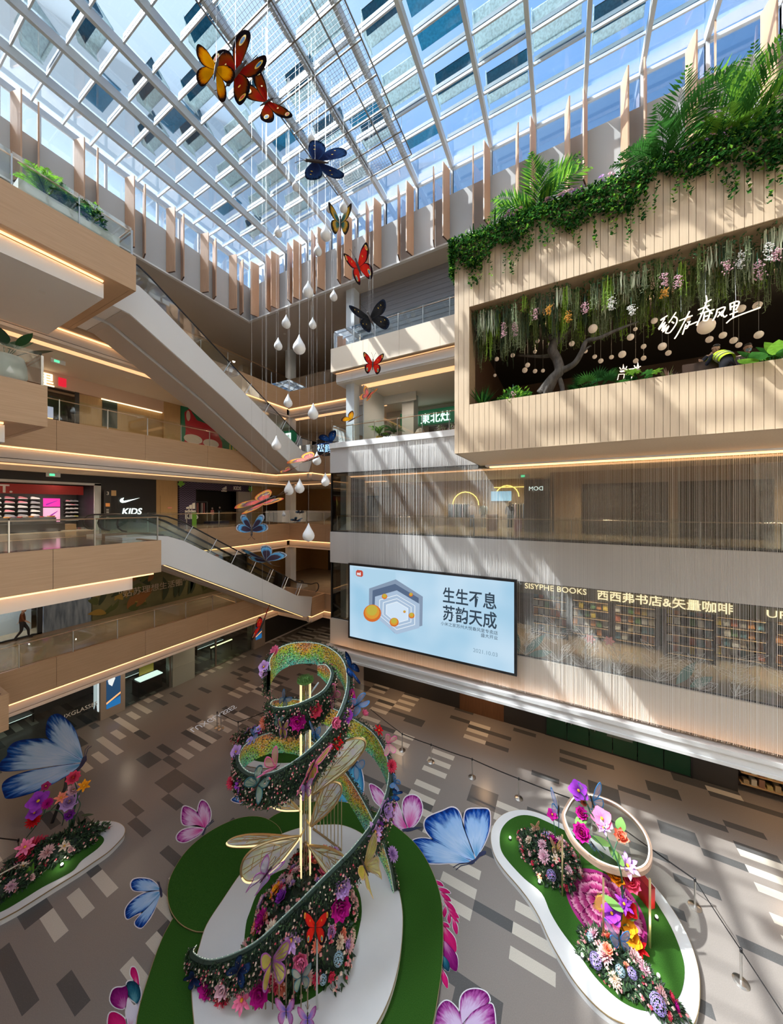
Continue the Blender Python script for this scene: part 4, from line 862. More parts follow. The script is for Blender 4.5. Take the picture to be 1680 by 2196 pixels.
for u, x in enumerate([-1.6+1.95*k for k in range(8)]):
    yb = 20.5 if u % 3 else 19.8
    t = thing('bookcase', 'dark bookcase of face-out books behind the curtain, %s from the screen' % ordn[u], 'bookcase', (x+.9, yb, Z2), 'bookcases of the bookstore')
    MB().box(x, x+1.8, yb+.3, yb+.34, Z2, 8.55).build('back_board', M_case, t)
    for s in (x, x+1.75): MB().box(s, s+.05, yb-.05, yb+.34, Z2, 8.55).build('side_board', M_case, t)
    for r_ in range(6):
        z = Z2+.25+.45*r_; MB().box(x, x+1.8, yb-.05, yb+.3, z-.03, z).build('shelf_board', M_case, t)
        MB().box(x+.1, x+1.7, yb-.05, yb-.03, z-.045, z-.03).build('shelf_glow_strip', mat('added_shelf_glow', (1, .6, .25), emit=1.2, ecol=(1, .6, .25)), t)  # warm glowing strip added to brighten the bookcases
        for k in range(6):
            if rng.random() < .16: continue
            j = rng.randrange(8); c = bk[j].copy(); COL.objects.link(c); c.location = (x+.2+.28*k, yb+.05+.2*rng.random(), z); c.rotation_euler = (R(-12), 0, 0); tag(c, '%s book standing face out on a bookcase behind the curtain' % cn[j], 'book', 'books in the bookstore')
# line drawn plants on the bookstore glass
M_line = mat('white_line_decal', (.55, .55, .53), .6); M_tealdecal = mat('teal_leaf_decal', (.06, .14, .12), .6); M_pinkd = mat('pink_flower_decal', (.60, .22, .20), .6)
rng = random.Random(9); lb = MB(); Yd = YR+.08
def drawn_leaf(x, z, a, L, w, m=0, fill=False):
    d = Vector((math.cos(a), 0, math.sin(a))); s = Vector((-math.sin(a), 0, math.cos(a))); o = Vector((x, Yd, z)); n = 9
    A = [o+d*L*i/n+s*w*math.sin(PI*i/n) for i in range(n+1)]; B_ = [o+d*L*i/n-s*w*math.sin(PI*i/n) for i in range(n+1)]
    if fill: lb.poly(A+B_[::-1][1:-1], m); return
    lb.tube(A, .006, 3); lb.tube(B_, .006, 3); lb.tube([o, o+d*L], .005, 3)
    for i in range(2, n-1, 2): lb.tube([o+d*L*i/n, A[min(i+1, n)]], .003, 3); lb.tube([o+d*L*i/n, B_[min(i+1, n)]], .003, 3)
x = -1.6
while x < 13:
    h = .6+.5*rng.random()
    for k in range(rng.randint(4, 6)): drawn_leaf(x, 5.95, R(30+120*rng.random()), h*(.8+.9*rng.random()), .10+.08*rng.random())
    for k in range(5): drawn_leaf(x+rng.uniform(-.1, .1), 5.95+h*(.5+.25*k), R(90+rng.choice((-1, 1))*(20+55*rng.random())), .5+.4*rng.random(), .10)
    lb.tube([(x, Yd, 5.9), (x+.05, Yd, 5.9+h*2)], .01, 4); x += .95+.5*rng.random()
for xx, a, L in ((-1.7, 50, 1.5), (-1.9, 100, 1.2), (3.9, 60, 1.2), (4.3, 40, .9), (9.2, 55, 1.3), (9.6, 30, .9), (-1.5, 20, 1.1)): drawn_leaf(xx, 5.95, R(a), L, .16, 1, True)
for xx, zz in ((1.0, 7.2), (1.7, 7.25), (7.2, 6.6), (11.6, 7.4)):
    for k in range(6): drawn_leaf(xx, zz, R(60*k), .22, .06, 2, True)
tag(lb.build('plant_decal', [M_line, M_tealdecal, M_pinkd]), 'white line drawing of big leaves across the bookstore glass', 'wall decal')
# hanging chain curtain
rng = random.Random(2); cc = MB(); x = -11.7; Yc = YR-.13
while x < 13.8:
    top = 16.6 if x < bx0-.1 else 14.85; dens = .55+.45*math.sin(x*1.9)*math.sin(x*5.3+1)
    w = .0022+.0016*rng.random(); y = Yc+rng.uniform(-.05, .03)+(.02*math.sin(x*40))
    cc.prism([(x-w, y, 4.26), (x+w, y-.004, 4.26), (x, y+w, 4.26)], (0, 0, top-4.26), 0, False); x += .020+.020*rng.random()*(1.35-dens)
tag(cc.build('chain_curtain', mat('silver_chain', (.80, .80, .78), .45, .1)), 'silver bead chain curtain hung over the grey facade', 'curtain', kind='stuff')
# ---------------------------------------------------------------- big screen
SX0, SX1, SZ0, SZ1, SY = -11.4, -2.06, 5.16, 9.43, 16.12
sc = thing('led_screen', 'big lit advertising screen with pale blue artwork and dark Chinese characters', 'screen', (-6.7, SY, SZ0))
MB().box(SX0-.12, SX1+.12, SY, SY+.14, SZ0-.12, SZ1+.12).build('bezel', M_black, sc)
def smat(n, c, e=.95): return mat('screen_'+n, (0, 0, 0), .5, emit=e, ecol=c, spec=.2)
def sgrad(n, c1, c2, axis='x', e=.95):
    m = smat(n, c1, e); t = m.node_tree; N = t.nodes; L = t.links; tc = N.new('ShaderNodeTexCoord'); ns = N.new('ShaderNodeTexNoise'); ns.inputs['Scale'].default_value = .28; L.new(tc.outputs['Object'], ns.inputs[0])
    r = N.new('ShaderNodeValToRGB'); r.color_ramp.elements[0].color = (*c1, 1); r.color_ramp.elements[1].color = (*c2, 1); r.color_ramp.elements[0].position = .35; r.color_ramp.elements[1].position = .65
    L.new(ns.outputs[0], r.inputs[0]); L.new(r.outputs[0], N['Principled BSDF'].inputs['Emission Color']); return m
MB().box(SX0, SX1, SY-.005, SY, SZ0, SZ1).build('picture', sgrad('sky', (.36, .62, .82), (.62, .80, .95)), sc)
zp = lambda x, y, d: at(740+x/4.2, 1180+y/4.2, Y=SY-.006-d)
hx = MB()
def hexa(pts, d, m): hx.poly([zp(x, y, d) for x, y in pts], m)
H = [(458, 262), (702, 418), (698, 680), (448, 748), (216, 530), (218, 345)]
Cn = (480, 540)
def hs(s, c=Cn): return [(c[0]+(x-Cn[0]+20)*s, c[1]+(y-Cn[1]+25)*s) for x, y in H]
hx.poly([zp(x, y, .001) for x, y in H], 0)
I = [(452, 303), (665, 430), (662, 652), (450, 712), (245, 540), (250, 362)]
hx.poly([zp(x, y, .002) for x, y in I], 1)
for k, (s, m) in enumerate(((.97, 2), (.78, 3), (.75, 2), (.62, 3), (.59, 2), (.48, 3), (.45, 4))):
    hx.poly([zp(470+(x-455)*s, 560+(y-508)*s, .003+.001*k) for x, y in I], m)
hx.poly([zp(x, y, .0005) for x, y in ((75, 150), (455, 195), (458, 262), (218, 345), (75, 240))], 5)
hx.build('hexagon_art', [smat('slate', (.25, .33, .45)), smat('line', (.10, .15, .25)), smat('steel', (.42, .55, .72)), smat('white', (.85, .93, 1)), smat('haze', (.66, .80, .95)), smat('haze2', (.45, .68, .85))], sc)
for x, y, r_ in ((247, 567, 80), (444, 648, 41), (357, 416, 25), (595, 400, 18), (601, 588, 27), (537, 553, 12)):
    ob = MB()
    for k, s in enumerate((1.0, .82, .6)):
        ob.poly([zp(x-(1-s)*r_*.1+r_*s*math.cos(q), y-(1-s)*r_*.8+r_*s*.98*math.sin(q), .012+.001*k) for q in [2*PI*j/20 for j in range(20)]], k)
    ob.build('orange_ball', [smat('orange', (.66, .16, .03)), smat('amber', (.72, .33, .04)), smat('olive', (.55, .45, .06))], sc)
lg = MB(); a, c = zp(100, 178, .003), zp(163, 240, .003); lg.poly([zp(x, y, .003) for x, y in ((112, 177), (152, 182), (163, 195), (164, 228), (152, 240), (112, 234), (100, 222), (100, 190))], 0); lg.build('logo_badge', smat('badge', (.55, .08, .05)), sc)
dxs = (1, 0, 0); ups = (0, 0, 1)
text('logo_letters', 'mi', zp(109, 222, .006), dxs, ups, .27, smat('white', (0, 0, 0)), sc, .001, bold=.012)
DK = smat('ink', (.035, .06, .09)); p0 = zp(884, 470, .004); p1 = zp(1378, 530, .004); wch = (p1.x-p0.x)/4
text('slogan', '生生不息', (p0.x-.03, p0.y, p0.z+.08), dxs, ups, wch*1.24, DK, sc, .001, width=.805, bold=.014); p0 = zp(884, 630, .004); text('slogan', '苏韵天成', (p0.x-.03, p0.y, p0.z+.08), dxs, ups, wch*1.24, DK, sc, .001, width=.805, bold=.014)
pr = zp(1380, 762, .004); text('caption', '小米之家苏州大悦春风里专卖店', pr, dxs, ups, .205, DK, sc, .001, align='RIGHT'); pr = zp(1380, 806, .004); text('caption', '盛大开业', pr, dxs, ups, .205, DK, sc, .001, align='RIGHT'); pr = zp(1380, 962, .004); text('date', '2021.10.03', pr, dxs, ups, .27, smat('pale_ink', (.25, .38, .48)), sc, .001, align='RIGHT')
# ---------------------------------------------------------------- ground floor shopfronts under the ledge on the right
YS = 20.45
M_gdark = mat('ground_dark_panel', (.03, .028, .027), .35); M_ggreen = mat('green_glass_panel', (.012, .055, .03), .08)
struct('wall_back_ground', MB().box(XE, -5.9, YS, YS+.2, 0, 3.8).box(-3.2, -.9, YS, YS+.2, 0, 3.8).box(5.4, 7.0, YS, YS+.2, 0, 3.8).box(10, 14, YS, YS+.2, 0, 3.8), M_gdark)
struct('wall_back_timber', MB().box(-5.9, -3.2, YS-.02, YS+.2, 0, 3.8), mat('brown_timber_front', (.16, .07, .03), .5, noise=.3, nscale=3, stretch=(8, 8, .4)))
b = MB()
for k in range(6): b.box(-.9+1.05*k+.02, -.9+1.05*(k+1)-.02, YS, YS+.05, .04, 3.7)
window(b, M_ggreen, MB().box(-.9, 5.4, YS-.03, YS+.06, 0, .05).box(-.95, -.88, YS-.03, YS+.06, 0, 3.7).box(5.36, 5.44, YS-.03, YS+.06, 0, 3.7), M_black)
for k, x in enumerate((.1, .35, 1.2, 1.45)): tag(MB().tube([(x, YS-.08, 1.0), (x, YS-.08, 2.2)], .02, 6).box(x-.015, x+.015, YS-.08, YS-.0, 1.05, 1.09).box(x-.015, x+.015, YS-.08, YS-.0, 2.1, 2.14).build('door_handle', M_chrome), 'long steel door handle on the green glass front, %s from the left' % ordn[k], 'door handle')
tag(MB().box(2.0, 3.1, YS-.03, YS, .9, 2.6).build('glass_poster', mat('grey_poster', (.10, .13, .12), .5)), 'grey poster fixed on the green glass front', 'poster')
for u, x in enumerate((7.1, 8.6)):
    t = thing('display_shelf', 'brown goods shelf at the far right ground shop, %s one' % ordn[u], 'shelf', (x+.7, YS+.4, 0)); MB().box(x, x+1.4, YS+.5, YS+.55, 0, 3.2).build('back_board', M_case, t)
    for j in range(5):
        MB().box(x, x+1.4, YS, YS+.5, .4+.5*j, .44+.5*j).build('shelf_board', mat('tan_wood', (0, 0, 0)), t)
        for k in range(5): tag(MB().box(x+.1+.25*k, x+.28+.25*k, YS+.05, YS+.3, .44+.5*j, .6+.5*j+.1*((k*7+j) % 3)).build('packet', cl('pk%d' % (k % 4), [(.30, .22, .12), (.40, .36, .28), (.2, .1, .06), (.35, .28, .1)][k % 4])), 'brown or cream packet on the far right ground shop shelves', 'packet', 'packets on the ground shop shelves')
t = thing('crowd_barrier', 'slim steel post standing under the second floor landing', 'post', (-17.4, 22.4, 0)); MB().tube([(-17.4, 22.4, 0), (-17.4, 22.4, 2.4)], .04, 8).build('post', M_chrome, t)
# ---------------------------------------------------------------- painted wings, flowers and leaves
def proj(P):
    q = Vector(P)-Vector((0, 0, EYE)); cx = _c*q.x+_s*q.y; cz = -_s*q.x+_c*q.y
    return CX+FPX*cx/cz, CY-FPX*q.z/cz, cz
def ramp_mat(name, stops, streak=.30, rough=.5, emit=0.0, alpha=1.0, sheen=0.0):
    """colour runs from the root (t=0) to the rim (t=1) of a wing or petal, broken into brush streaks"""
    if name in _MATS: return _MATS[name]
    m = bpy.data.materials.new(name); m.use_nodes = True; _MATS[name] = m; t = m.node_tree; n = t.nodes; L = t.links; b = n['Principled BSDF']
    a = n.new('ShaderNodeAttribute'); a.attribute_name = 't'; a2 = n.new('ShaderNodeAttribute'); a2.attribute_name = 's'
    cb = n.new('ShaderNodeCombineXYZ'); L.new(a2.outputs['Fac'], cb.inputs[0]); L.new(a.outputs['Fac'], cb.inputs[1])
    mp = n.new('ShaderNodeMapping'); mp.inputs['Scale'].default_value = (14, 1.6, 1); L.new(cb.outputs[0], mp.inputs[0])
    ns = n.new('ShaderNodeTexNoise'); ns.inputs['Scale'].default_value = 2.2; ns.inputs['Detail'].default_value = 4; L.new(mp.outputs[0], ns.inputs['Vector'])
    ma = n.new('ShaderNodeMath'); ma.operation = 'MULTIPLY_ADD'; ma.inputs[1].default_value = streak*2; L.new(ns.outputs['Fac'], ma.inputs[0])
    sb = n.new('ShaderNodeMath'); sb.operation = 'SUBTRACT'; sb.inputs[1].default_value = streak; L.new(a.outputs['Fac'], sb.inputs[0]); L.new(sb.outputs[0], ma.inputs[2])
    r = n.new('ShaderNodeValToRGB'); cr = r.color_ramp
    for i, (p, c) in enumerate(stops):
        e = cr.elements[i] if i < 2 else cr.elements.new(p); e.position = p; e.color = (*c, 1)
    L.new(ma.outputs[0], r.inputs[0]); L.new(r.outputs[0], b.inputs['Base Color']); b.inputs['Roughness'].default_value = rough; b.inputs['Alpha'].default_value = alpha; b.inputs['Specular IOR Level'].default_value = .0
    return m
class TM(MB):
    """a mesh collector that also records t (root to rim) and s (round the outline)"""
    def __init__(s): super().__init__(); s.tt = []; s.ss = []
    def pad(s, tv=0.0):
        while len(s.tt) < len(s.v): s.tt.append(tv); s.ss.append(0.0)
    def fan(s, base, outline, m=0, k=5, fn=None):
        """rings from base to a closed outline"""
        s.pad(); B_ = Vector(base); O = [Vector(p) for p in outline]; n = len(O); k0 = len(s.v); f = fn or (lambda p: p)
        s.v.append(tuple(f(B_))); s.tt.append(0); s.ss.append(.5)
        for i in range(1, k+1):
            for j, p in enumerate(O): s.v.append(tuple(f(B_+(p-B_)*(i/k)))); s.tt.append(i/k); s.ss.append(j/n)
        for j in range(n):
            j2 = (j+1) % n; s.f.append([k0, k0+1+j, k0+1+j2]); s.m.append(m)
            for i in range(k-1): a = k0+1+i*n; s.f.append([a+j, a+n+j, a+n+j2, a+j2]); s.m.append(m)
        return s
    def build(s, name, mats, parent=None, **kw):
        s.pad(.5); o = super().build(name, mats, parent, **kw); me = o.data
        for nm, d in (('t', s.tt), ('s', s.ss)):
            a = me.attributes.new(nm, 'FLOAT', 'POINT'); a.data.foreach_set('value', d)
        return o
FORE = closed_curve([(.0, .02), (.22, .30), (.55, .62), (.92, .80), (1.0, .66), (.90, .36), (.66, .10), (.35, -.03), (.08, -.06)], 3)
HIND = closed_curve([(.02, .0), (.30, .02), (.62, -.04), (.78, -.24), (.72, -.52), (.50, -.72), (.32, -.66), (.16, -.42), (.04, -.16)], 3)
TAILED = closed_curve([(.02, .0), (.30, .02), (.62, -.04), (.72, -.24), (.60, -.48), (.56, -.78), (.48, -1.0), (.42, -.70), (.24, -.52), (.10, -.30), (.03, -.14)], 3)
M_spoty = mat('spot_yellow', (.80, .50, .04), .5); M_spotb = mat('spot_blue', (.02, .16, .38), .5); M_spotk = mat('spot_black', (.012, .010, .012), .5); M_spotr = mat('spot_red', (.70, .04, .02), .5); M_spotw = mat('spot_white', (.8, .85, .9), .5)
PALS = {
 'red': ramp_mat('wing_red', [(0, (.45, .015, .01)), (.35, (.75, .03, .015)), (.74, (.62, .02, .02)), (.86, (.02, .012, .015)), (1, (.02, .012, .015))], .10),
 'orange': ramp_mat('wing_orange', [(0, (.75, .33, .01)), (.6, (.85, .40, .01)), (.80, (.65, .20, .01)), (.90, (.03, .015, .01)), (1, (.03, .015, .01))], .12),
 'flame': ramp_mat('wing_flame', [(0, (.34, .13, .002)), (.62, (.50, .20, .002)), (.80, (.36, .09, .001)), (.90, (.01, .005, .004)), (1, (.01, .005, .004))], .12),
 'ember': ramp_mat('wing_ember', [(0, (.12, .004, .003)), (.4, (.24, .010, .006)), (.72, (.16, .03, .003)), (.86, (.008, .006, .008)), (1, (.008, .006, .008))], .12),
 'navy': ramp_mat('wing_navy', [(0, (.008, .01, .03)), (.6, (.015, .025, .08)), (.85, (.02, .05, .14)), (1, (.006, .008, .02))], .25),
 'black': ramp_mat('wing_black', [(0, (.012, .012, .014)), (.6, (.03, .03, .033)), (.85, (.012, .012, .014)), (1, (.02, .03, .06))], .25),
 'blue': ramp_mat('wing_blue', [(0, (.012, .03, .12)), (.5, (.02, .09, .34)), (.78, (.01, .03, .12)), (1, (.006, .01, .03))], .25),
 'gold': ramp_mat('wing_gold', [(0, (.03, .05, .05)), (.4, (.05, .16, .14)), (.66, (.62, .33, .03)), (.86, (.03, .025, .02)), (1, (.03, .025, .02))], .14),
 'sky': ramp_mat('wing_sky', [(0, (.035, .025, .04)), (.62, (.05, .035, .055)), (.72, (.09, .30, .55)), (.84, (.12, .36, .62)), (.89, (.04, .03, .05)), (1, (.45, .52, .60))], .12),
 'coral': ramp_mat('wing_coral', [(0, (.65, .09, .07)), (.45, (.82, .16, .13)), (.70, (.13, .08, .12)), (.84, (.75, .42, .06)), (1, (.60, .07, .06))], .10),
 'lilac': ramp_mat('wing_lilac', [(0, (.10, .08, .50)), (.45, (.35, .25, .62)), (.8, (.55, .24, .52)), (1, (.32, .06, .28))], .2),
 'dotblue': ramp_mat('wing_peacock', [(0, (.04, .05, .22)), (.5, (.03, .16, .42)), (.85, (.02, .05, .22)), (1, (.01, .02, .10))], .2)}
M_body = mat('butterfly_body', (.035, .022, .018), .6); M_bodyb = mat('butterfly_body_blue', (.01, .02, .07), .6)
M_wire = mat('hanging_wire', (.50, .50, .50), .4, .5)
def film(name, c1, c2, alpha=.55):
    """thin iridescent film: partly see-through, tint wanders between two colours"""
    if name in _MATS: return _MATS[name]
    m = mat(name, c1, .15, .1, nscale=3.5, col2=c2); n = m.node_tree.nodes; n['Principled BSDF'].inputs['Alpha'].default_value = alpha; return m
F_gold = film('film_yellow', (.62, .55, .06), (.35, .32, .05), .8); F_pink = film('film_rose', (.85, .45, .45), (.75, .55, .35), .5); F_mint = film('film_mint', (.35, .62, .42), (.55, .60, .62), .55); F_blue = film('film_blue', (.20, .45, .75), (.45, .40, .62), .5); F_lilac = film('film_lilac', (.55, .42, .72), (.35, .52, .68), .5); F_wing = film('film_opal', (.78, .95, .55), (.72, .68, .95), .74)
M_fpink = mat('frame_pink', (.70, .12, .36), .4); M_fblue = mat('frame_blue', (.03, .20, .52), .4); M_fteal = mat('frame_teal', (.02, .12, .16), .4); M_fgold = mat('frame_gold', (.62, .45, .22), .3, .8); M_fpurple = mat('frame_purple', (.30, .07, .32), .4)
def vframe(c, L, Rr, head, tail):
    c, L, Rr, head, tail = map(Vector, (c, L, Rr, head, tail)); b = (head-tail); return c, L-c, Rr-c, b
def butterfly_parts(root, c, wl, wr, b, pal=None, frame=None, spots=None, thick=.006, tailed=False, body=M_body, ant=True):
    """two wings and a body; wl and wr run from the body to the fore wing tips (u), b runs tail to head (v)"""
    c = Vector(c); out = []
    for w in (wl, wr):
        w = Vector(w); n = w.cross(b); n = n.normalized() if n.length > 1e-6 else Vector((0, 0, 1))
        fit = .92*w; bb = b*.9
        f = lambda p, o=0.0: c+fit*p[0]+bb*(p[1]-.35*p[0])*1.05+n*o
        tm = TM(); hind = TAILED if tailed else HIND
        if pal:
            for sgn, o in ((1, thick), (-1, -thick)):
                tm.fan((.03, .0), FORE, 0, 5, lambda p, o=o: f(p, o)); tm.fan((.03, -.02), hind, 0, 5, lambda p, o=o: f(p, o*.5))
            mats = [PALS[pal], M_spoty, M_spotb, M_spotk, M_spotr, M_spotw]
            if spots:
                for (u, v, r, mi) in spots:
                    for o in (thick*1.8, -thick*1.8):
                        tm.pad(); tm.poly([f((u+r*.55*math.cos(q), v+r*math.sin(q)), o*(1+.2*mi)) for q in [k*PI/6 for k in range(12)]], mi)
            out.append(tm.build('wing', mats, root))
        else:
            fm, fl = frame; mb = MB()
            for ol in (FORE, hind):
                cen = Vector((sum(p[0] for p in ol)/len(ol), sum(p[1] for p in ol)/len(ol)))
                inn = [tuple(cen+(Vector(p)-cen)*.84) for p in ol]; k = len(mb.v); nn = len(ol)
                mb.v += [tuple(f(p, thick)) for p in ol]+[tuple(f(p, thick)) for p in inn]+[tuple(f(p, -thick)) for p in ol]+[tuple(f(p, -thick)) for p in inn]
                for j in range(nn):
                    j2 = (j+1) % nn; mb.f += [[k+j, k+j2, k+nn+j2, k+nn+j], [k+2*nn+j, k+3*nn+j, k+3*nn+j2, k+2*nn+j2], [k+j, k+2*nn+j, k+2*nn+j2, k+j2]]; mb.m += [0, 0, 0]
                for j in range(2, nn-2, 4):
                    a = Vector((.03, 0)); e = Vector(inn[j]); s = (e-a).orthogonal().normalized()*.012; mb.poly([f(a-s, thick*1.1), f(a+s, thick*1.1), f(e+s, thick*1.1), f(e-s, thick*1.1)], 0)
                mb.poly([f(p, 0) for p in inn], 1)
            out.append(mb.build('wing', [fm, fl], root))
    bd = MB(); L = Vector(b).length; h = c+b*.34; t_ = c-b*.42; r = max(.010, L*.055)
    bd.tube([t_, lerp(t_, h, .3), lerp(t_, h, .6), lerp(t_, h, .82), lerp(t_, h, .92), h], [r*.3, r*.8, r, r*.7, r*.85, r*.2], 6)
    if ant:
        for w in (wl, wr): bd.tube([h, h+b*.22+Vector(w)*.10, h+b*.34+Vector(w)*.20], [r*.14, r*.12, r*.2], 4)
    bd.build('body', body, root); return out
# ---- flowers: each kind is one mesh, shared by its copies
def petal(mb, az, tilt, curl, L, W, m=0, r0=.03, z0=0.0, n=4, cup=.12, tip=.25):
    """a curved petal leaving the axis at tilt (0 flat, 90 upright), bending by curl along its length"""
    ca, sa = math.cos(az), math.sin(az); k = len(mb.v); r, z, a = r0, z0, tilt
    for i in range(n+1):
        u = i/n; w = W*(math.sin(PI*min(.97, (u*.80+.12)))**.75)*(1-.0*u)
        if i == n: w *= tip
        for j in (-1, 0, 1):
            x = r-(cup*W*math.sin(a)*(-abs(j)) if 0 else 0); zz = z+cup*W*abs(j)*math.cos(a); rr = r-cup*W*abs(j)*math.sin(a)
            mb.v.append((ca*rr-sa*j*w/2, sa*rr+ca*j*w/2, zz)); mb.tt.append(u); mb.ss.append((az/6.3+j*.08) % 1)
        d = L/n; r += d*math.cos(a); z += d*math.sin(a); a += curl/n
    for i in range(n):
        for j in range(2): q = k+i*3+j; mb.f.append([q, q+1, q+4, q+3]); mb.m.append(m)
FL = {}
def flower_proto(kind, cname, c_in, c_out, centre=(.75, .42, .02)):
    key = (kind, cname)
    if key in FL: return FL[key]
    mb = TM(); rng = random.Random(hash(kind) % 97 if 0 else len(kind)*7); J = lambda a: a+rng.uniform(-.12, .12)
    if kind == 'peony':
        for n, t, c, L, W, z in ((9, .15, .35, .50, .34, -.02), (8, .55, .45, .44, .32, .0), (7, .95, .5, .36, .28, .02), (5, 1.25, .4, .26, .22, .03)):
            for i in range(n): petal(mb, 2*PI*i/n+t, J(t), c, L, W, 0, .03, z)
    elif kind == 'dahlia':
        for n, t, c, L, W, z in ((14, .05, .2, .50, .15, -.02), (13, .35, .3, .45, .14, .0), (11, .7, .3, .36, .12, .02), (8, 1.05, .3, .26, .10, .03)):
            for i in range(n): petal(mb, 2*PI*i/n+t*2, J(t), c, L, W, 0, .03, z, 4, .25, .1)
    elif kind == 'anemone':
        for n, t, L in ((5, .18, .50), (5, .42, .42)):
            for i in range(n): petal(mb, 2*PI*i/n+t*3, J(t), -.25, L, .46, 0, .03, 0, 4, .08, .55)
    elif kind == 'lotus':
        for n, t, c, L in ((7, .55, .45, .52), (6, .95, .35, .48), (5, 1.25, .2, .40)):
            for i in range(n): petal(mb, 2*PI*i/n+t*2, J(t), c, L, .26, 0, .04, 0, 5, .2, .1)
    elif kind == 'star':
        for i in range(6): petal(mb, PI*i/3, J(.35), -.5, .52, .20, 0, .03, 0, 4, .15, .08)
        for i in range(6): petal(mb, PI*i/3+.5, J(.8), -.4, .40, .16, 0, .03, 0, 4, .15, .08)
    elif kind == 'hydrangea':
        for i in range(46):
            u = 1-2*(i+.5)/46*.75; a = i*2.4; s = math.sqrt(max(0, 1-u*u)); cx, cy, cz = .36*s*math.cos(a), .36*s*math.sin(a), .30*u+.1
            q = Vector((cx, cy, cz-.1)).normalized().to_track_quat('Z', 'Y')
            for j in range(4):
                e = j*PI/2+i; pts = [(0, 0, 0), (.06*math.cos(e-.6), .06*math.sin(e-.6), .02), (.10*math.cos(e), .10*math.sin(e), .01), (.06*math.cos(e+.6), .06*math.sin(e+.6), .02)]
                k = len(mb.v); mb.v += [tuple(Vector((cx, cy, cz))+q @ Vector(p)) for p in pts]; mb.tt += [0, .5, 1, .5]; mb.ss += [i/46]*4; mb.f.append([k, k+1, k+2, k+3]); mb.m.append(0)
    if kind in ('anemone', 'star', 'peony', 'lotus'):
        mb.pad(); mb.lathe([(.001, .0), (.075, .03), (.07, .09), (.001, .115)], (0, 0, .02), 10, 1)
    o = mb.build('flower', [ramp_mat('petal_'+cname, [(0, c_in), (.6, c_out), (1, tuple(min(1, c*1.15) for c in c_out))], .18, .55), mat('flower_centre', centre, .6)], origin=(0, 0, 0), smooth=True)
    COL.objects.unlink(o); FL[key] = o; return o
FC = {'magenta': ((.22, .0, .10), (.50, .015, .26)), 'pink': ((.75, .10, .25), (.85, .22, .40)), 'rose': ((.55, .02, .07), (.75, .07, .14)), 'red': ((.35, .005, .008), (.62, .015, .02)), 'lilac': ((.30, .12, .40), (.52, .32, .66)), 'purple': ((.12, .01, .22), (.30, .05, .46)), 'orange': ((.60, .18, .01), (.80, .30, .015)), 'coral': ((.75, .15, .06), (.85, .28, .18)), 'cream': ((.60, .35, .22), (.80, .66, .52)), 'blush': ((.55, .16, .22), (.80, .52, .52)), 'sky': ((.20, .42, .62), (.48, .68, .80)), 'palepink': ((.60, .25, .40), (.78, .50, .58)), 'violet': ((.20, .12, .50), (.44, .36, .76)), 'wine': ((.12, .005, .04), (.30, .02, .10))}
def flower(kind, col, pos, direc, size, parent=None, name=None, spin=0.0):
    o = flower_proto(kind, col, *FC[col]).copy(); o.name = name or 'flower'; COL.objects.link(o)
    q = Vector(direc).normalized().to_track_quat('Z', 'Y'); o.rotation_mode = 'QUATERNION'; o.rotation_quaternion = q @ Matrix.Rotation(spin, 3, 'Z').to_quaternion(); o.scale = (size,)*3
    p = Vector(pos); WL[o] = p.copy()
    if parent is not None: o.parent = parent; o.location = p-WL[parent]
    else: o.location = p
    return o
def leaf_card(mb, p, d, nrm, L, W, m, fold=.25):
    p = Vector(p); d = Vector(d).normalized(); s = d.cross(Vector(nrm)); s = s.normalized() if s.length > 1e-5 else d.orthogonal().normalized(); n = s.cross(d)
    k = len(mb.v); mb.v += [tuple(p), tuple(p+d*L*.45+s*W/2+n*W*fold), tuple(p+d*L), tuple(p+d*L*.45-s*W/2+n*W*fold), tuple(p+d*L*.5)]
    mb.f += [[k, k+1, k+2, k+4], [k, k+4, k+2, k+3]]; mb.m += [m, m]
def rvec(rng): 
    z = rng.uniform(-1, 1); a = rng.uniform(0, 2*PI); s = math.sqrt(1-z*z); return Vector((s*math.cos(a), s*math.sin(a), z))
def bud(mb, p, r, m):
    k = len(mb.v); x, y, z = p; mb.v += [(x+r, y, z), (x-r, y, z), (x, y+r, z), (x, y-r, z), (x, y, z+r*1.2), (x, y, z-r*1.2)]
    mb.f += [[k, k+2, k+4], [k+2, k+1, k+4], [k+1, k+3, k+4], [k+3, k, k+4], [k+2, k, k+5], [k+1, k+2, k+5], [k+3, k+1, k+5], [k, k+3, k+5]]; mb.m += [m]*8
M_gar = [mat('garland_dark', (.010, .022, .012), .6), mat('garland_green', (.022, .055, .022), .6), mat('garland_sprig', (.05, .11, .035), .6), mat('bud_pink', (.70, .28, .28), .5), mat('bud_rose', (.55, .06, .10), .5), mat('bud_cream', (.72, .55, .46), .5)]
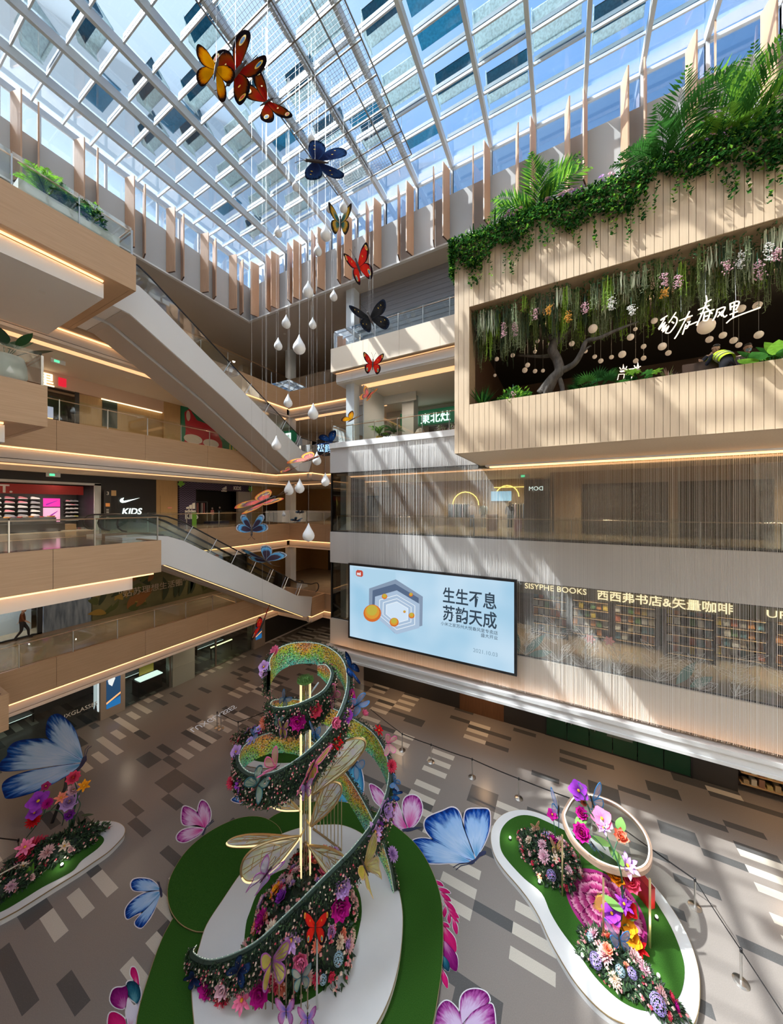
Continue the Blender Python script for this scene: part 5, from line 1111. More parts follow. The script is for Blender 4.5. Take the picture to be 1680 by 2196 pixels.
def mound(parent, c, rx, ry, h, seed, nleaf=1500, nbud=60, flowers=(), rot=0.0, fs=.5):
    """a planted heap: dark core and leaves as one part, every big flower a part of its own"""
    rng = random.Random(seed); c = Vector(c); mb = MB()
    def surf(a, e, k=1.0):
        x, y = rx*math.cos(e)*math.cos(a)*k, ry*math.cos(e)*math.sin(a)*k; bump = 1+.12*math.sin(3*a+seed)+.08*math.sin(7*a)
        return c+Vector(((x*math.cos(rot)-y*math.sin(rot))*bump, (x*math.sin(rot)+y*math.cos(rot))*bump, h*math.sin(e)*k))
    core = [[surf(2*PI*j/20, PI/2*i/5, .86) for j in range(20)] for i in range(6)]; k = len(mb.v)
    for r_ in core: mb.v += [tuple(p) for p in r_]
    for i in range(5):
        for j in range(20): mb.f.append([k+i*20+j, k+i*20+(j+1) % 20, k+(i+1)*20+(j+1) % 20, k+(i+1)*20+j]); mb.m.append(0)
    for i in range(nleaf):
        a = rng.uniform(0, 2*PI); e = math.asin(rng.random()); p = surf(a, e, rng.uniform(.85, 1.03)); o = (p-c).normalized()
        leaf_card(mb, p, o+rvec(rng)*.9+Vector((0, 0, -.2)), rvec(rng), rng.uniform(.09, .2), rng.uniform(.04, .08), rng.choice((0, 1, 1, 2)))
    for i in range(nbud):
        a = rng.uniform(0, 2*PI); e = math.asin(rng.random()); bud(mb, surf(a, e, 1.04), rng.uniform(.03, .055), rng.choice((3, 3, 4, 5)))
    mb.build('foliage', M_gar, parent)['kind'] = 'stuff'
    for kind, col, a, e, s in flowers:
        p = surf(R(a), R(e), 1.02); flower(kind, col, p, (p-c)+Vector((0, 0, .3)), s*fs, parent, spin=a)
# ---------------------------------------------------------------- main platform of the centrepiece
M_turf = mat('artificial_turf', (.036, .112, .016), .95, nscale=60, col2=(.018, .066, .008), spec=.1); M_pwhite = mat('platform_white', (.66, .67, .68), .35, noise=.05, nscale=1.2); M_gedge = mat('platform_gold_edge', (.35, .26, .14), .4, .6)
def z5(x, y): return 360+x/2.625, 1640+y/2.625
def z6(x, y): return 780+x/3.067, 1480+y/3.067
def z7(x, y): return 1040+x/2.625, 1640+y/2.625
def z0(x, y): return x/3.067, 1480+y/3.067
def zl(x, y): return x/6.0, 1620+y/6.0
def layer(root, name, px, conv, z, m, lo=0.0, edge=True, n=4, mat_edge=None):
    P = closed_curve([tuple(at(*conv(*p), Z=z)) for p in px], n); mb = MB(); mb.prism([Vector(p) for p in P], (0, 0, lo-z), 0, True)
    o = mb.build(name, [m], root)
    if edge: MB().tube([(p[0], p[1], z-.02) for p in P], .022, 4, 0, True).build('edge_trim', mat_edge or M_gedge, root)
    return P
pf = thing('display_platform', 'large layered platform of green turf and a white ring under the flower spiral', 'platform', at(655, 1985, Z=0))
layer(pf, 'turf_disc', [(0, 700), (30, 600), (110, 480), (230, 380), (370, 310), (480, 290), (570, 310), (640, 380), (640, 560), (520, 800), (330, 920), (200, 937), (130, 925), (60, 880), (12, 800)], z5, .16, M_turf)
layer(pf, 'turf_base', [(540, 330), (640, 265), (760, 222), (860, 205), (1000, 212), (1150, 255), (1260, 330), (1380, 430), (1470, 560), (1530, 720), (1548, 880), (1545, 1100), (1520, 1300), (1480, 1500), (1380, 1800), (1100, 2200), (600, 2500), (100, 2300), (-150, 1900), (-180, 1500), (-110, 1200), (20, 880), (250, 600)], z5, .10, M_turf)
layer(pf, 'white_ring', [(550, 450), (620, 400), (720, 362), (810, 343), (900, 337), (985, 341), (1080, 380), (1180, 460), (1262, 580), (1310, 750), (1322, 900), (1303, 1100), (1250, 1300), (1160, 1480), (1000, 1700), (700, 1900), (400, 1880), (190, 1620), (138, 1320), (145, 1150), (180, 1020), (220, 900), (310, 760), (420, 600)], z5, .30, M_pwhite)
layer(pf, 'inner_turf', [(440, 900), (465, 820), (500, 730), (560, 640), (650, 590), (760, 565), (880, 565), (1000, 610), (1070, 700), (1092, 800), (1082, 900), (1040, 1050), (960, 1180), (850, 1285), (750, 1338), (650, 1350), (560, 1318), (480, 1200), (432, 1060)], z5, .32, M_turf, edge=False)
md = thing('flower_mound', 'dense mound of artificial blossoms on the inner turf beneath the spiral', 'flower arrangement', at(652, 1985, Z=.32))
mc = at(655, 1972, Z=.32)
rngm = random.Random(6)
mfl = [('peony', 'magenta', 200, 42, 1.0), ('dahlia', 'cream', 225, 55, .95), ('anemone', 'orange', 170, 50, .85), ('dahlia', 'palepink', 150, 30, .8), ('dahlia', 'palepink', 60, 45, 1.0), ('peony', 'rose', 100, 62, .9), ('hydrangea', 'sky', 250, 62, .7), ('hydrangea', 'sky', 320, 30, .7), ('dahlia', 'blush', 205, 12, .7), ('dahlia', 'blush', 335, 20, .7), ('dahlia', 'cream', 345, 8, .6), ('lotus', 'wine', 215, 28, .7), ('peony', 'purple', 185, 62, .8), ('star', 'lilac', 270, 68, .8), ('dahlia', 'blush', 290, 18, .6), ('dahlia', 'cream', 240, 25, .6), ('hydrangea', 'sky', 305, 14, .5), ('dahlia', 'palepink', 130, 60, .7), ('anemone', 'red', 120, 40, .6), ('peony', 'coral', 80, 30, .6), ('dahlia', 'blush', 10, 28, .7), ('anemone', 'violet', 175, 25, .7), ('dahlia', 'palepink', 20, 55, .7), ('peony', 'pink', 48, 62, .8)]
mfl += [(rngm.choice(('dahlia', 'peony', 'lotus')), rngm.choice(('blush', 'cream', 'palepink', 'coral', 'rose', 'lilac')), rngm.uniform(0, 360), rngm.uniform(8, 75), rngm.uniform(.4, .65)) for k in range(74)]
mound(md, mc, 1.5, 1.75, .85, 3, 2400, 620, mfl, YAW, .52)
# ---------------------------------------------------------------- the spiral
CZ = 10.66
axis = at(655, 1935, D=CZ); ax_x, ax_y = axis.x, axis.y
sp_ = thing('spiral_sculpture', 'tall double flower ribbon spiral round a lit gold column with butterflies and dragonfly wings', 'sculpture', (ax_x, ax_y, .3))
def iri():
    m = bpy.data.materials.new('iridescent_sequins'); m.use_nodes = True; t = m.node_tree; n = t.nodes; L = t.links; b = n['Principled BSDF']
    a = n.new('ShaderNodeAttribute'); a.attribute_name = 't'; tc = n.new('ShaderNodeTexCoord')
    ns = n.new('ShaderNodeTexNoise'); ns.inputs['Scale'].default_value = 1.1; ns.inputs['Detail'].default_value = 2; L.new(tc.outputs['Object'], ns.inputs[0])
    vo = n.new('ShaderNodeTexVoronoi'); vo.inputs['Scale'].default_value = 42; L.new(tc.outputs['Object'], vo.inputs['Vector'])
    sp = n.new('ShaderNodeSeparateColor'); L.new(vo.outputs['Color'], sp.inputs[0])
    def mt(op, x, y, z=None):
        q = n.new('ShaderNodeMath'); q.operation = op
        for i, v in enumerate((x, y, z)):
            if v is None: continue
            if isinstance(v, (int, float)): q.inputs[i].default_value = v
            else: L.new(v, q.inputs[i])
        return q.outputs[0]
    h = mt('MULTIPLY_ADD', a.outputs['Fac'], .62, mt('MULTIPLY_ADD', ns.outputs['Fac'], 1.5, mt('MULTIPLY_ADD', sp.outputs[0], .26, -.70)))
    r = n.new('ShaderNodeValToRGB'); cr = r.color_ramp
    for i, (p, c) in enumerate(((0, (.12, .62, .75)), (.22, (.16, .85, .55)), (.42, (.35, .80, .08)), (.60, (.95, .72, .05)), (.78, (.95, .36, .06)), (1, (.70, .20, .25)))):
        e = cr.elements[i] if i < 2 else cr.elements.new(p); e.position = p; e.color = (*c, 1)
    L.new(h, r.inputs[0])
    k = mt('GREATER_THAN', sp.outputs[1], .30); mx = n.new('ShaderNodeMix'); mx.data_type = 'RGBA'; L.new(k, mx.inputs['Factor']); mx.inputs[6].default_value = (.035, .045, .04, 1); L.new(r.outputs[0], mx.inputs[7])
    g = mt('GREATER_THAN', sp.outputs[2], .90); mx2 = n.new('ShaderNodeMix'); mx2.data_type = 'RGBA'; L.new(g, mx2.inputs['Factor']); L.new(mx.outputs[2], mx2.inputs[6]); mx2.inputs[7].default_value = (.95, 1, .85, 1)  # pale cells paint the sparkle of the sequins into the colour
    L.new(mx2.outputs[2], b.inputs['Base Color']); b.inputs['Roughness'].default_value = .32; b.inputs['Metallic'].default_value = .25; b.inputs['Specular IOR Level'].default_value = .8
    bp = n.new('ShaderNodeBump'); bp.inputs['Strength'].default_value = .35; bp.inputs['Distance'].default_value = .02; L.new(sp.outputs[1], bp.inputs['Height']); L.new(bp.outputs[0], b.inputs['Normal'])
    return m
M_iri = iri(); M_rim = mat('ribbon_rim', (.012, .035, .026), .6); M_bulb = mat('fairy_light', (1, .95, .8), emit=1.3, ecol=(1, .93, .75))
RB = []                                   # samples along both ribbons: centre, outward normal, half height
def ribbon(px, hts, seed):
    pts = [tuple(at(x, y, D=CZ+d))+(h,) for (x, y, d), h in zip(px, hts)]
    S = smooth_path(pts, 14); n = len(S); C = [Vector(p[:3]) for p in S]; H = [p[3] for p in S]
    N = []
    for i in range(n):
        d = C[min(i+1, n-1)]-C[max(i-1, 0)]; d.z = 0; o = d.cross(Vector((0, 0, 1))); o = o.normalized() if o.length > 1e-6 else Vector((1, 0, 0))
        rad = Vector((C[i].x-ax_x, C[i].y-ax_y, 0))
        if o.dot(rad) < 0: o = -o
        N.append((o*.8+rad.normalized()*.2).normalized())
    up = Vector((0, 0, 1)); band = TM(); w = 5
    for i in range(n):
        for j in range(w+1): band.v.append(tuple(C[i]+up*H[i]*(2*j/w-1)-N[i]*.06)); band.tt.append(j/w); band.ss.append(i/n)
    for i in range(n-1):
        for j in range(w): k = i*(w+1)+j; band.f.append([k, k+1, k+w+2, k+w+1]); band.m.append(0)
    k0 = len(band.v)
    for i in range(n):
        for j in (-1, 1): band.v.append(tuple(C[i]+up*H[i]*j+N[i]*.05)); band.tt.append(0); band.ss.append(0)
    for i in range(n-1):
        a = k0+2*i; b0 = i*(w+1); b1 = (i+1)*(w+1)
        band.f += [[a, a+1, a+3, a+2], [b0, a, a+2, b1], [b0+w, b1+w, a+3, a+1]]; band.m += [1, 1, 1]
    rb = band.build('ribbon', [M_iri, M_rim], sp_)
    rng = random.Random(seed); g = MB(); fl = MB()
    for i in range(n-1):
        L = (C[i+1]-C[i]).length; d = (C[i+1]-C[i]).normalized()
        for q in range(int(L*620)):
            t = rng.random(); v = rng.uniform(-1.06, 1.06); p = lerp(C[i], C[i+1], t)+up*lerp(H[i], H[i+1], t)*v+N[i]*rng.uniform(.05, .13)
            leaf_card(g, p, N[i]*.5+rvec(rng)+Vector((0, 0, -.15)), N[i]+rvec(rng)*.5, rng.uniform(.05, .12), rng.uniform(.025, .05), rng.choice((0, 0, 1, 1, 2)))
        for q in range(int(L*42+rng.random())):
            t = rng.random(); v = rng.uniform(-1, 1); p = lerp(C[i], C[i+1], t)+up*H[i]*v+N[i]*.16; bud(g, p, rng.uniform(.014, .034), rng.choice((3, 3, 4, 5, 5)))
        if rng.random() < .5: bud(g, C[i]-up*H[i]+N[i]*.1, .02, 3)
        if i % 2 == 0: bud(fl, lerp(C[i], C[i+1], rng.random())+up*(H[i]+.03)-N[i]*.05, .009, 0)
    o = g.build('flower_garland', M_gar, rb); o['kind'] = 'stuff'; fl.build('fairy_lights', M_bulb, rb)
    MB().tube([tuple(C[i]+up*(H[i]+.015)-N[i]*.05) for i in range(0, n, 2)], .016, 4).build('light_rope', mat('pale_rope_light', (.40, .55, .50), emit=0, ecol=(.6, .8, .7)), rb)
    for i in range(n): RB.append((C[i], N[i], H[i]))
    return C, N, H
RA_px = [(683, 1436, .75), (702, 1445, .55), (713, 1472, .1), (695, 1510, -.5), (645, 1540, -.95), (598, 1548, -.7), (577, 1530, 0), (592, 1514, .6), (640, 1516, 1.15), (700, 1533, 1.4), (755, 1562, 1.25), (803, 1598, .75), (832, 1650, .1), (836, 1705, -.5), (815, 1775, -1.15), (765, 1850, -1.75), (700, 1918, -2.15), (620, 1998, -2.4), (540, 2068, -2.5), (455, 2100, -2.15), (412, 2075, -1.6), (418, 2038, -1.2)]
RA_h = [.16, .30, .38, .40, .42, .40, .28, .22, .26, .34, .40, .42, .42, .42, .44, .46, .46, .45, .44, .44, .34, .12]
RB_px = [(576, 1466, -.35), (577, 1440, .1), (600, 1413, .75), (640, 1400, 1.15), (690, 1404, 1.25), (728, 1428, .8), (746, 1465, .1), (744, 1520, -.7), (715, 1588, -1.35), (655, 1652, -1.75), (585, 1692, -1.55), (530, 1688, -.8), (509, 1652, .1), (530, 1615, 1.05), (585, 1592, 1.7), (650, 1600, 2.0), (715, 1650, 1.8), (762, 1712, 1.4), (806, 1792, .8), (834, 1858, .3), (848, 1918, .02)]
RB_h = [.40, .42, .40, .38, .38, .40, .42, .44, .44, .44, .44, .42, .38, .38, .38, .40, .44, .46, .42, .26, .10]
ribbon(RA_px, RA_h, 31); ribbon(RB_px, RB_h, 32)
RBP = [(proj(c+Vector((0, 0, h*v))), c+Vector((0, 0, h*v)), n_) for c, n_, h in RB for v in (-.85, -.4, 0, .4, .85)]
def on_ribbon(x, y, lift=.12):
    best = min(RBP, key=lambda q: (q[0][0]-x)**2+(q[0][1]-y)**2+max(0, q[0][2]-CZ+1.2)*70); cz = best[0][2]
    vd = (Vector((0, 0, EYE))-best[1]); vd.normalize(); nn = best[2]
    if nn.dot(vd) < .05: nn = (nn+vd*.8).normalized()
    return at(x, y, D=cz-lift*.6), (nn*.7+vd*.35+Vector((0, 0, .15))).normalized(), cz
for kind, col, x, y, s in (('peony', 'magenta', 640, 1546, 38), ('peony', 'rose', 676, 1523, 32), ('lotus', 'pink', 717, 1549, 32), ('star', 'red', 720, 1590, 34), ('star', 'purple', 517, 1680, 32), ('dahlia', 'rose', 499, 1677, 28), ('anemone', 'lilac', 567, 1430, 26), ('anemone', 'lilac', 566, 1442, 22), ('peony', 'pink', 591, 1397, 26), ('anemone', 'magenta', 753, 1492, 26), ('anemone', 'magenta', 754, 1507, 24), ('anemone', 'purple', 743, 1534, 32), ('dahlia', 'rose', 840, 1643, 26), ('peony', 'lilac', 826, 1736, 40), ('star', 'lilac', 803, 1783, 42), ('peony', 'purple', 812, 1768, 24), ('dahlia', 'coral', 569, 1549, 28), ('anemone', 'violet', 554, 1565, 22), ('anemone', 'lilac', 507, 1612, 26), ('star', 'red', 812, 1567, 24), ('lotus', 'pink', 780, 1533, 22), ('peony', 'lilac', 734, 1900, 40), ('peony', 'magenta', 730, 1944, 46), ('dahlia', 'lilac', 842, 1832, 28), ('star', 'lilac', 624, 2014, 46), ('lotus', 'pink', 645, 2055, 46), ('peony', 'magenta', 558, 2127, 44), ('lotus', 'palepink', 483, 2112, 42), ('peony', 'magenta', 446, 2112, 42), ('dahlia', 'rose', 476, 2146, 42), ('star', 'pink', 520, 2142, 42), ('anemone', 'purple', 456, 2155, 34), ('anemone', 'wine', 424, 2135, 32), ('anemone', 'lilac', 410, 2078, 22), ('anemone', 'violet', 536, 1590, 20), ('peony', 'pink', 706, 1600, 16)):
    p, d, cz = on_ribbon(x, y); flower(kind, col, p, d, s*cz/FPX, sp_, spin=x)
def rib_butterfly(name, c, L, Rr, head, tail, lift=.30, droop=.25, **k):
    p, d, cz = on_ribbon(*c, lift=lift); D = cz-lift; r = bpy.data.objects.new('butterfly', None); COL.objects.link(r); r.parent = sp_; r.location = p-WL[sp_]; WL[r] = p.copy()
    cc = at(*c, D=D); q, wl, wr, b = vframe(cc, at(*L, D=D-droop), at(*Rr, D=D-droop), at(*head, D=D), at(*tail, D=D)); butterfly_parts(r, cc, wl, wr, b, **k); return r
EYES = [(.84, .58, .13, 1), (.84, .58, .075, 4), (.52, -.42, .15, 1), (.52, -.42, .10, 2), (.45, .30, .05, 1)]
DOTS = [(.55, .40, .035, 1), (.72, .52, .03, 1), (.40, -.30, .03, 1), (.60, -.25, .03, 1)]
for a in ((('yellow'), (672, 1640), (652, 1668), (703, 1622), (690, 1610), (660, 1672), dict(frame=(M_fpink, F_gold))), ('teal', (552, 1684), (530, 1662), (566, 1712), (542, 1702), (566, 1664), dict(frame=(M_fteal, F_mint))),
          ('pink', (592, 1646), (582, 1602), (556, 1662), (604, 1636), (580, 1652), dict(frame=(M_fpink, F_pink))), ('navy', (750, 1432), (752, 1404), (756, 1458), (738, 1420), (762, 1444), dict(pal='blue', spots=DOTS)),
          ('blue', (765, 1512), (756, 1494), (774, 1530), (748, 1520), (776, 1500), dict(frame=(M_fblue, F_blue))), ('pinkside', (832, 1594), (838, 1572), (834, 1624), (822, 1596), (842, 1596), dict(frame=(M_fpink, F_pink))),
          ('smallblue', (846, 1678), (850, 1662), (842, 1694), (838, 1672), (852, 1684), dict(frame=(M_fblue, F_blue))), ('purple', (846, 1704), (852, 1692), (838, 1722), (836, 1704), (854, 1706), dict(pal='dotblue')),
          ('rosein', (716, 1494), (728, 1478), (708, 1512), (722, 1506), (712, 1482), dict(frame=(M_fpink, F_pink))), ('mini', (606, 1562), (596, 1552), (620, 1556), (606, 1550), (606, 1576), dict(frame=(M_fpurple, F_gold))), ('minib', (597, 1546), (588, 1538), (608, 1544), (598, 1538), (596, 1556), dict(frame=(M_fteal, F_mint))),
          ('bluein', (676, 1572), (664, 1556), (690, 1572), (674, 1560), (678, 1588), dict(frame=(M_fblue, F_blue))), ('tipblue', (611, 1498), (604, 1484), (624, 1506), (616, 1488), (606, 1508), dict(frame=(M_fblue, F_blue))),
          ('goldside', (782, 1858), (816, 1800), (776, 1896), (776, 1836), (796, 1884), dict(frame=(M_fgold, F_gold), tailed=True)), ('eyed', (677, 1984), (646, 1976), (710, 1974), (678, 1960), (676, 2016), dict(pal='red', spots=EYES)),
          ('rosebig', (584, 2058), (556, 2084), (626, 2044), (584, 2030), (582, 2098), dict(frame=(M_fpurple, F_gold))), ('green', (647, 2094), (624, 2096), (670, 2080), (646, 2080), (646, 2118), dict(frame=(M_fteal, F_mint))),
          ('darkwing', (510, 2084), (490, 2072), (530, 2108), (500, 2102), (520, 2066), dict(pal='navy', spots=DOTS)), ('darkleft', (415, 2096), (402, 2086), (424, 2122), (424, 2090), (406, 2104), dict(pal='navy')),
          ('lilacrod', (614, 2166), (588, 2158), (634, 2160), (613, 2148), (614, 2190), dict(pal='lilac')), ('purplerod', (660, 2184), (636, 2176), (680, 2174), (660, 2166), (660, 2206), dict(pal='lilac')), ('tallleft', (572, 1874), (556, 1850), (600, 1866), (590, 1850), (556, 1896), dict(frame=(M_fpurple, F_lilac), tailed=True)),
          ('blueback', (760, 1640), (764, 1604), (774, 1668), (752, 1652), (770, 1626), dict(frame=(M_fblue, F_blue))), ('leftblue', (544, 1576), (540, 1560), (548, 1592), (540, 1580), (548, 1570), dict(frame=(M_fblue, F_lilac))), ('lilacmid', (655, 1688), (645, 1700), (672, 1680), (655, 1676), (655, 1704), dict(frame=(M_fpurple, F_lilac)))):
    rib_butterfly(a[0], *a[1:6], **a[6])
# column of four gold lit posts with mirror faces and a moss cap
M_goldled = mat('gold_lit_profile', (1, .85, .5), .3, .3, emit=.95, ecol=(1, .80, .42)); M_mirror = mat('mirror_strip', (.75, .76, .74), .05, 1.0); M_gold = mat('gold_metal', (.72, .56, .30), .28, .9)
ztop = 13-(1462-1085)/FPX*CZ; q = YAW+.35
for k in range(4):
    a = q+PI/4+k*PI/2; px_, py_ = ax_x+.20*math.cos(a), ax_y+.20*math.sin(a); MB().box(px_-.018, px_+.018, py_-.018, py_+.018, .3, ztop).build('lit_post', M_goldled, sp_)
for k in range(4):
    a0, a1 = q+PI/4+k*PI/2, q+PI/4+(k+1)*PI/2; A, B_ = Vector((ax_x+.17*math.cos(a0), ax_y+.17*math.sin(a0), .3)), Vector((ax_x+.17*math.cos(a1), ax_y+.17*math.sin(a1), .3)); m_ = lerp(A, B_, .5); c0 = lerp(A, m_, .75); c1 = lerp(B_, m_, .75)
    MB().tube([c0, c0+Vector((0, 0, ztop-.3))], .012, 5).tube([c1, c1+Vector((0, 0, ztop-.3))], .012, 5).build('gold_rod', M_gold, sp_)
MB().box(ax_x-.06, ax_x+.06, ax_y-.06, ax_y+.06, .3, ztop).build('mirror_core', M_mirror, sp_)
rng = random.Random(4); b = MB(); b.lathe([(.22, 0), (.27, .03), (.2, .1), (.01, .13)], (ax_x, ax_y, ztop), 14)
for k in range(420): a, r_ = rng.uniform(0, 6.3), .27*math.sqrt(rng.random()); leaf_card(b, (ax_x+r_*math.cos(a), ax_y+r_*math.sin(a), ztop+.10-.2*r_*r_), rvec(rng)+Vector((0, 0, .8)), rvec(rng), .07, .02, 0)
b.build('moss_cap', mat('moss', (.07, .16, .03), .9), sp_)
tip = at(683, 1452, D=CZ+.7); b = MB(); b.tube([(ax_x+.1, ax_y+.05, tip.z-.25), tip-Vector((0, 0, .2))], .03, 6).tube([(ax_x+.1, ax_y+.02, tip.z-.75), tuple(at(690, 1506, D=CZ-.4))], .03, 6); b.build('white_bracket', M_steel_w, sp_)
p = on_ribbon(577, 1478)[0]; b = MB(); rng = random.Random(9)
for k in range(70): leaf_card(b, p+Vector((rng.uniform(-.1, .16), rng.uniform(-.1, .1), -1.15*rng.random())), rvec(rng), rvec(rng), .09, .04, rng.choice((1, 2)))
for k in range(16): bud(b, p+Vector((rng.uniform(-.08, .12), rng.uniform(-.08, .08), -1.05*rng.random())), .025, 3)
b.build('hanging_sprig', M_gar, sp_)['kind'] = 'stuff'
# gold rods carrying the ribbons
def rod(x, ytop, d, n_=0, r=.016, m=None):
    p = at(x, ytop, D=CZ+d); MB().tube([(p.x, p.y, .28), tuple(p)], r, 6).build('support_rod', m or M_gold, sp_)
for k in range(9): rod(672+7.6*k, 1662+6.5*k, 1.95-.10*k+.15)
P = [at(672+7.6*k, 1700, D=CZ+2.1-.10*k) for k in range(9)]; MB().tube([(p.x, p.y, .33) for p in P], .035, 6).build('rod_base', M_gedge, sp_)
for k, x in enumerate((526, 543, 556, 570, 585, 599, 614, 630, 646, 660, 680)): rod(x, 2108-.62*(x-526), -2.45+.0*k, r=.026 if k in (0, 10) else .017, m=M_chrome if k in (0, 10) else mat('bronze_rod', (.30, .22, .14), .35, .8))
# dragonfly wings fixed to the column
def wing(base, tip, side, d0, d1, ds):
    """base, tip and widest side point in the photo with their distance from the column"""
    B_ = at(*base, D=CZ+d0); T = at(*tip, D=CZ+d1); ax = T-B_; S = at(*side, D=CZ+ds); w = (S-B_); w = w-ax*(w.dot(ax)/ax.length_squared)
    prof = [(0, .06), (.12, .32), (.30, .62), (.52, .90), (.72, 1.0), (.88, .82), (.97, .45), (1.0, .0), (.96, -.40), (.84, -.66), (.62, -.74), (.40, -.60), (.20, -.32), (.06, -.10)]
    C = closed_curve(prof, 3); f = lambda p: B_+ax*p[0]+w*p[1]; n = ax.cross(w).normalized()
    r = bpy.data.objects.new('dragonfly_wing', None); COL.objects.link(r); r.parent = sp_; r.location = B_-WL[sp_]; WL[r] = B_.copy()
    MB().tube([f(p) for p in C], .034, 6, 0, True).build('wing_frame', M_fgold, r)
    half = [f(p)-n*.03 for p in C if p[1] < .12]; half = sorted(half, key=lambda v: (v-B_).dot(ax)); MB().tube(half, .022, 5).build('light_edge', M_goldled, r)
    v = MB()
    for p0, p1, bend in (((.0, 0), (.95, .3), .1), ((.0, 0), (.9, -.45), -.12), ((.2, .12), (.75, .95), .06), ((.35, .15), (.88, .75), .04), ((.25, -.05), (.62, -.7), -.04), ((.45, -.1), (.82, -.62), -.03), ((.3, .1), (.5, .85), .05), ((.55, .15), (.97, .05), 0), ((.4, .5), (.55, -.1), 0), ((.6, .6), (.72, -.1), 0), ((.3, .3), (.38, -.3), 0), ((.75, .55), (.85, 0), 0), ((.1, .1), (.4, .7), .06)):
        a, e = Vector(p0), Vector(p1); m_ = lerp(a, e, .5)+Vector((0, bend)); v.tube([f(a), f(m_), f(e)], .012, 4)
    v.build('wing_veins', M_fgold, r); MB().poly([f(p) for p in C]).build('wing_film', F_wing, r); MB().tube([(ax_x, ax_y, B_.z), B_], .03, 6).build('arm', M_gold, r)
for a in (((672, 1704), (776, 1584), (712, 1612), -.3, -.9, -.9), ((668, 1772), (728, 1680), (694, 1690), -.25, -.2, -.2), ((642, 1738), (572, 1708), (606, 1700), .1, .8, .6), ((640, 1798), (487, 1808), (560, 1788), .2, .5, .55), ((643, 1796), (519, 1880), (566, 1806), -.3, -1.0, -.8), ((664, 1816), (750, 1884), (706, 1812), -.2, -.9, -.4)): wing(*a)
# ---------------------------------------------------------------- paintings laid on the floor
M_cut = mat('decal_white_border', (.66, .64, .70), .5); M_dk = mat('decal_ink', (.012, .02, .07), .5)
W_blue = ramp_mat('decal_blue', [(0, (.07, .30, .60)), (.35, (.42, .58, .82)), (.72, (.26, .46, .78)), (.90, (.012, .08, .38)), (1, (.008, .025, .16))], .30)
W_pink = ramp_mat('decal_pink', [(0, (.55, .02, .25)), (.28, (.66, .18, .46)), (.65, (.70, .50, .72)), (.90, (.45, .10, .38)), (1, (.20, .01, .16))], .30)
W_viol = ramp_mat('decal_violet', [(0, (.55, .45, .66)), (.5, (.55, .42, .64)), (.82, (.36, .08, .32)), (1, (.14, .008, .12))], .34)
W_mag = ramp_mat('decal_magenta', [(0, (.62, .30, .42)), (.4, (.58, .02, .17)), (1, (.40, .008, .10))], .25)
W_wine = ramp_mat('decal_wine', [(0, (.55, .25, .48)), (.5, (.26, .02, .18)), (1, (.12, .004, .09))], .3); W_teal = ramp_mat('decal_teal', [(0, (.10, .30, .36)), (.6, (.015, .10, .16)), (1, (.01, .03, .06))], .3)
def decal(name, label, conv, wings, m, body=(), ant=(), zf=.006, wr=5.0, cat='floor painting'):
    root = thing(name, label, cat, at(*conv(*wings[0][0]), Z=0))
    bd = MB(); G = lambda p, z: at(*conv(*p), Z=z)
    for base, ol in wings:
        c = closed_curve(ol, 3); cx = sum(p[0] for p in c)/len(c); cy = sum(p[1] for p in c)/len(c)
        big = [(x+(x-cx)/max(1, math.hypot(x-cx, y-cy))*wr*1.6, y+(y-cy)/max(1, math.hypot(x-cx, y-cy))*wr*1.6) for x, y in c]; bd.prism([G(p, 0.0005) for p in big], (0, 0, .0025))
    bd.build('white_border', M_cut, root)
    for i, (base, ol) in enumerate(wings):
        mm = m[i % len(m)] if isinstance(m, (list, tuple)) else m
        TM().fan(G(base, zf+.001*i), [G(p, zf+.001*i) for p in closed_curve(ol, 4)], 0, 7).build('wing', mm, root)
    if body:
        b = MB(); b.poly([G(p, zf+.006) for p in closed_curve(list(body), 2)])
        for a in ant: b.tube([G(p, zf+.006) for p in a], .012, 4)
        b.build('body', M_dk, root)
decal('butterfly_painting', 'big blue butterfly painted on the floor between the spiral and the right island', z6, [((735, 1112), [(735, 1112), (660, 915), (640, 830), (615, 785), (575, 772), (520, 795), (430, 832), (402, 872), (412, 925), (465, 990), (545, 1060), (690, 1112)]), ((740, 1098), [(740, 1098), (690, 980), (665, 905), (666, 820), (690, 785), (760, 780), (818, 785), (833, 830), (826, 920), (795, 1010), (755, 1080)]), ((700, 1128), [(700, 1128), (620, 1078), (500, 1005), (430, 978), (365, 975), (322, 995), (345, 1045), (400, 1130), (560, 1138)])], W_blue, [(690, 1132), (735, 1108), (765, 1066), (805, 1056), (800, 1082), (765, 1095), (725, 1140), (700, 1146)], [((695, 1135), (630, 1142), (590, 1165)), ((700, 1142), (640, 1155), (608, 1182))])
decal('butterfly_painting', 'pink and white butterfly painted on the floor right behind the spiral ribbon', z6, [((285, 905), [(285, 905), (262, 850), (245, 800), (215, 735), (190, 745), (178, 800), (185, 860), (215, 905), (245, 915)]), ((297, 905), [(297, 905), (268, 840), (258, 760), (275, 708), (320, 690), (362, 708), (384, 760), (378, 820), (345, 880)]), ((150, 790), [(150, 790), (85, 740), (58, 690), (40, 628), (62, 622), (110, 655), (140, 700), (165, 760)])], W_pink, [(250, 918), (300, 905), (385, 900), (340, 918), (290, 932)], [((270, 920), (250, 945))])
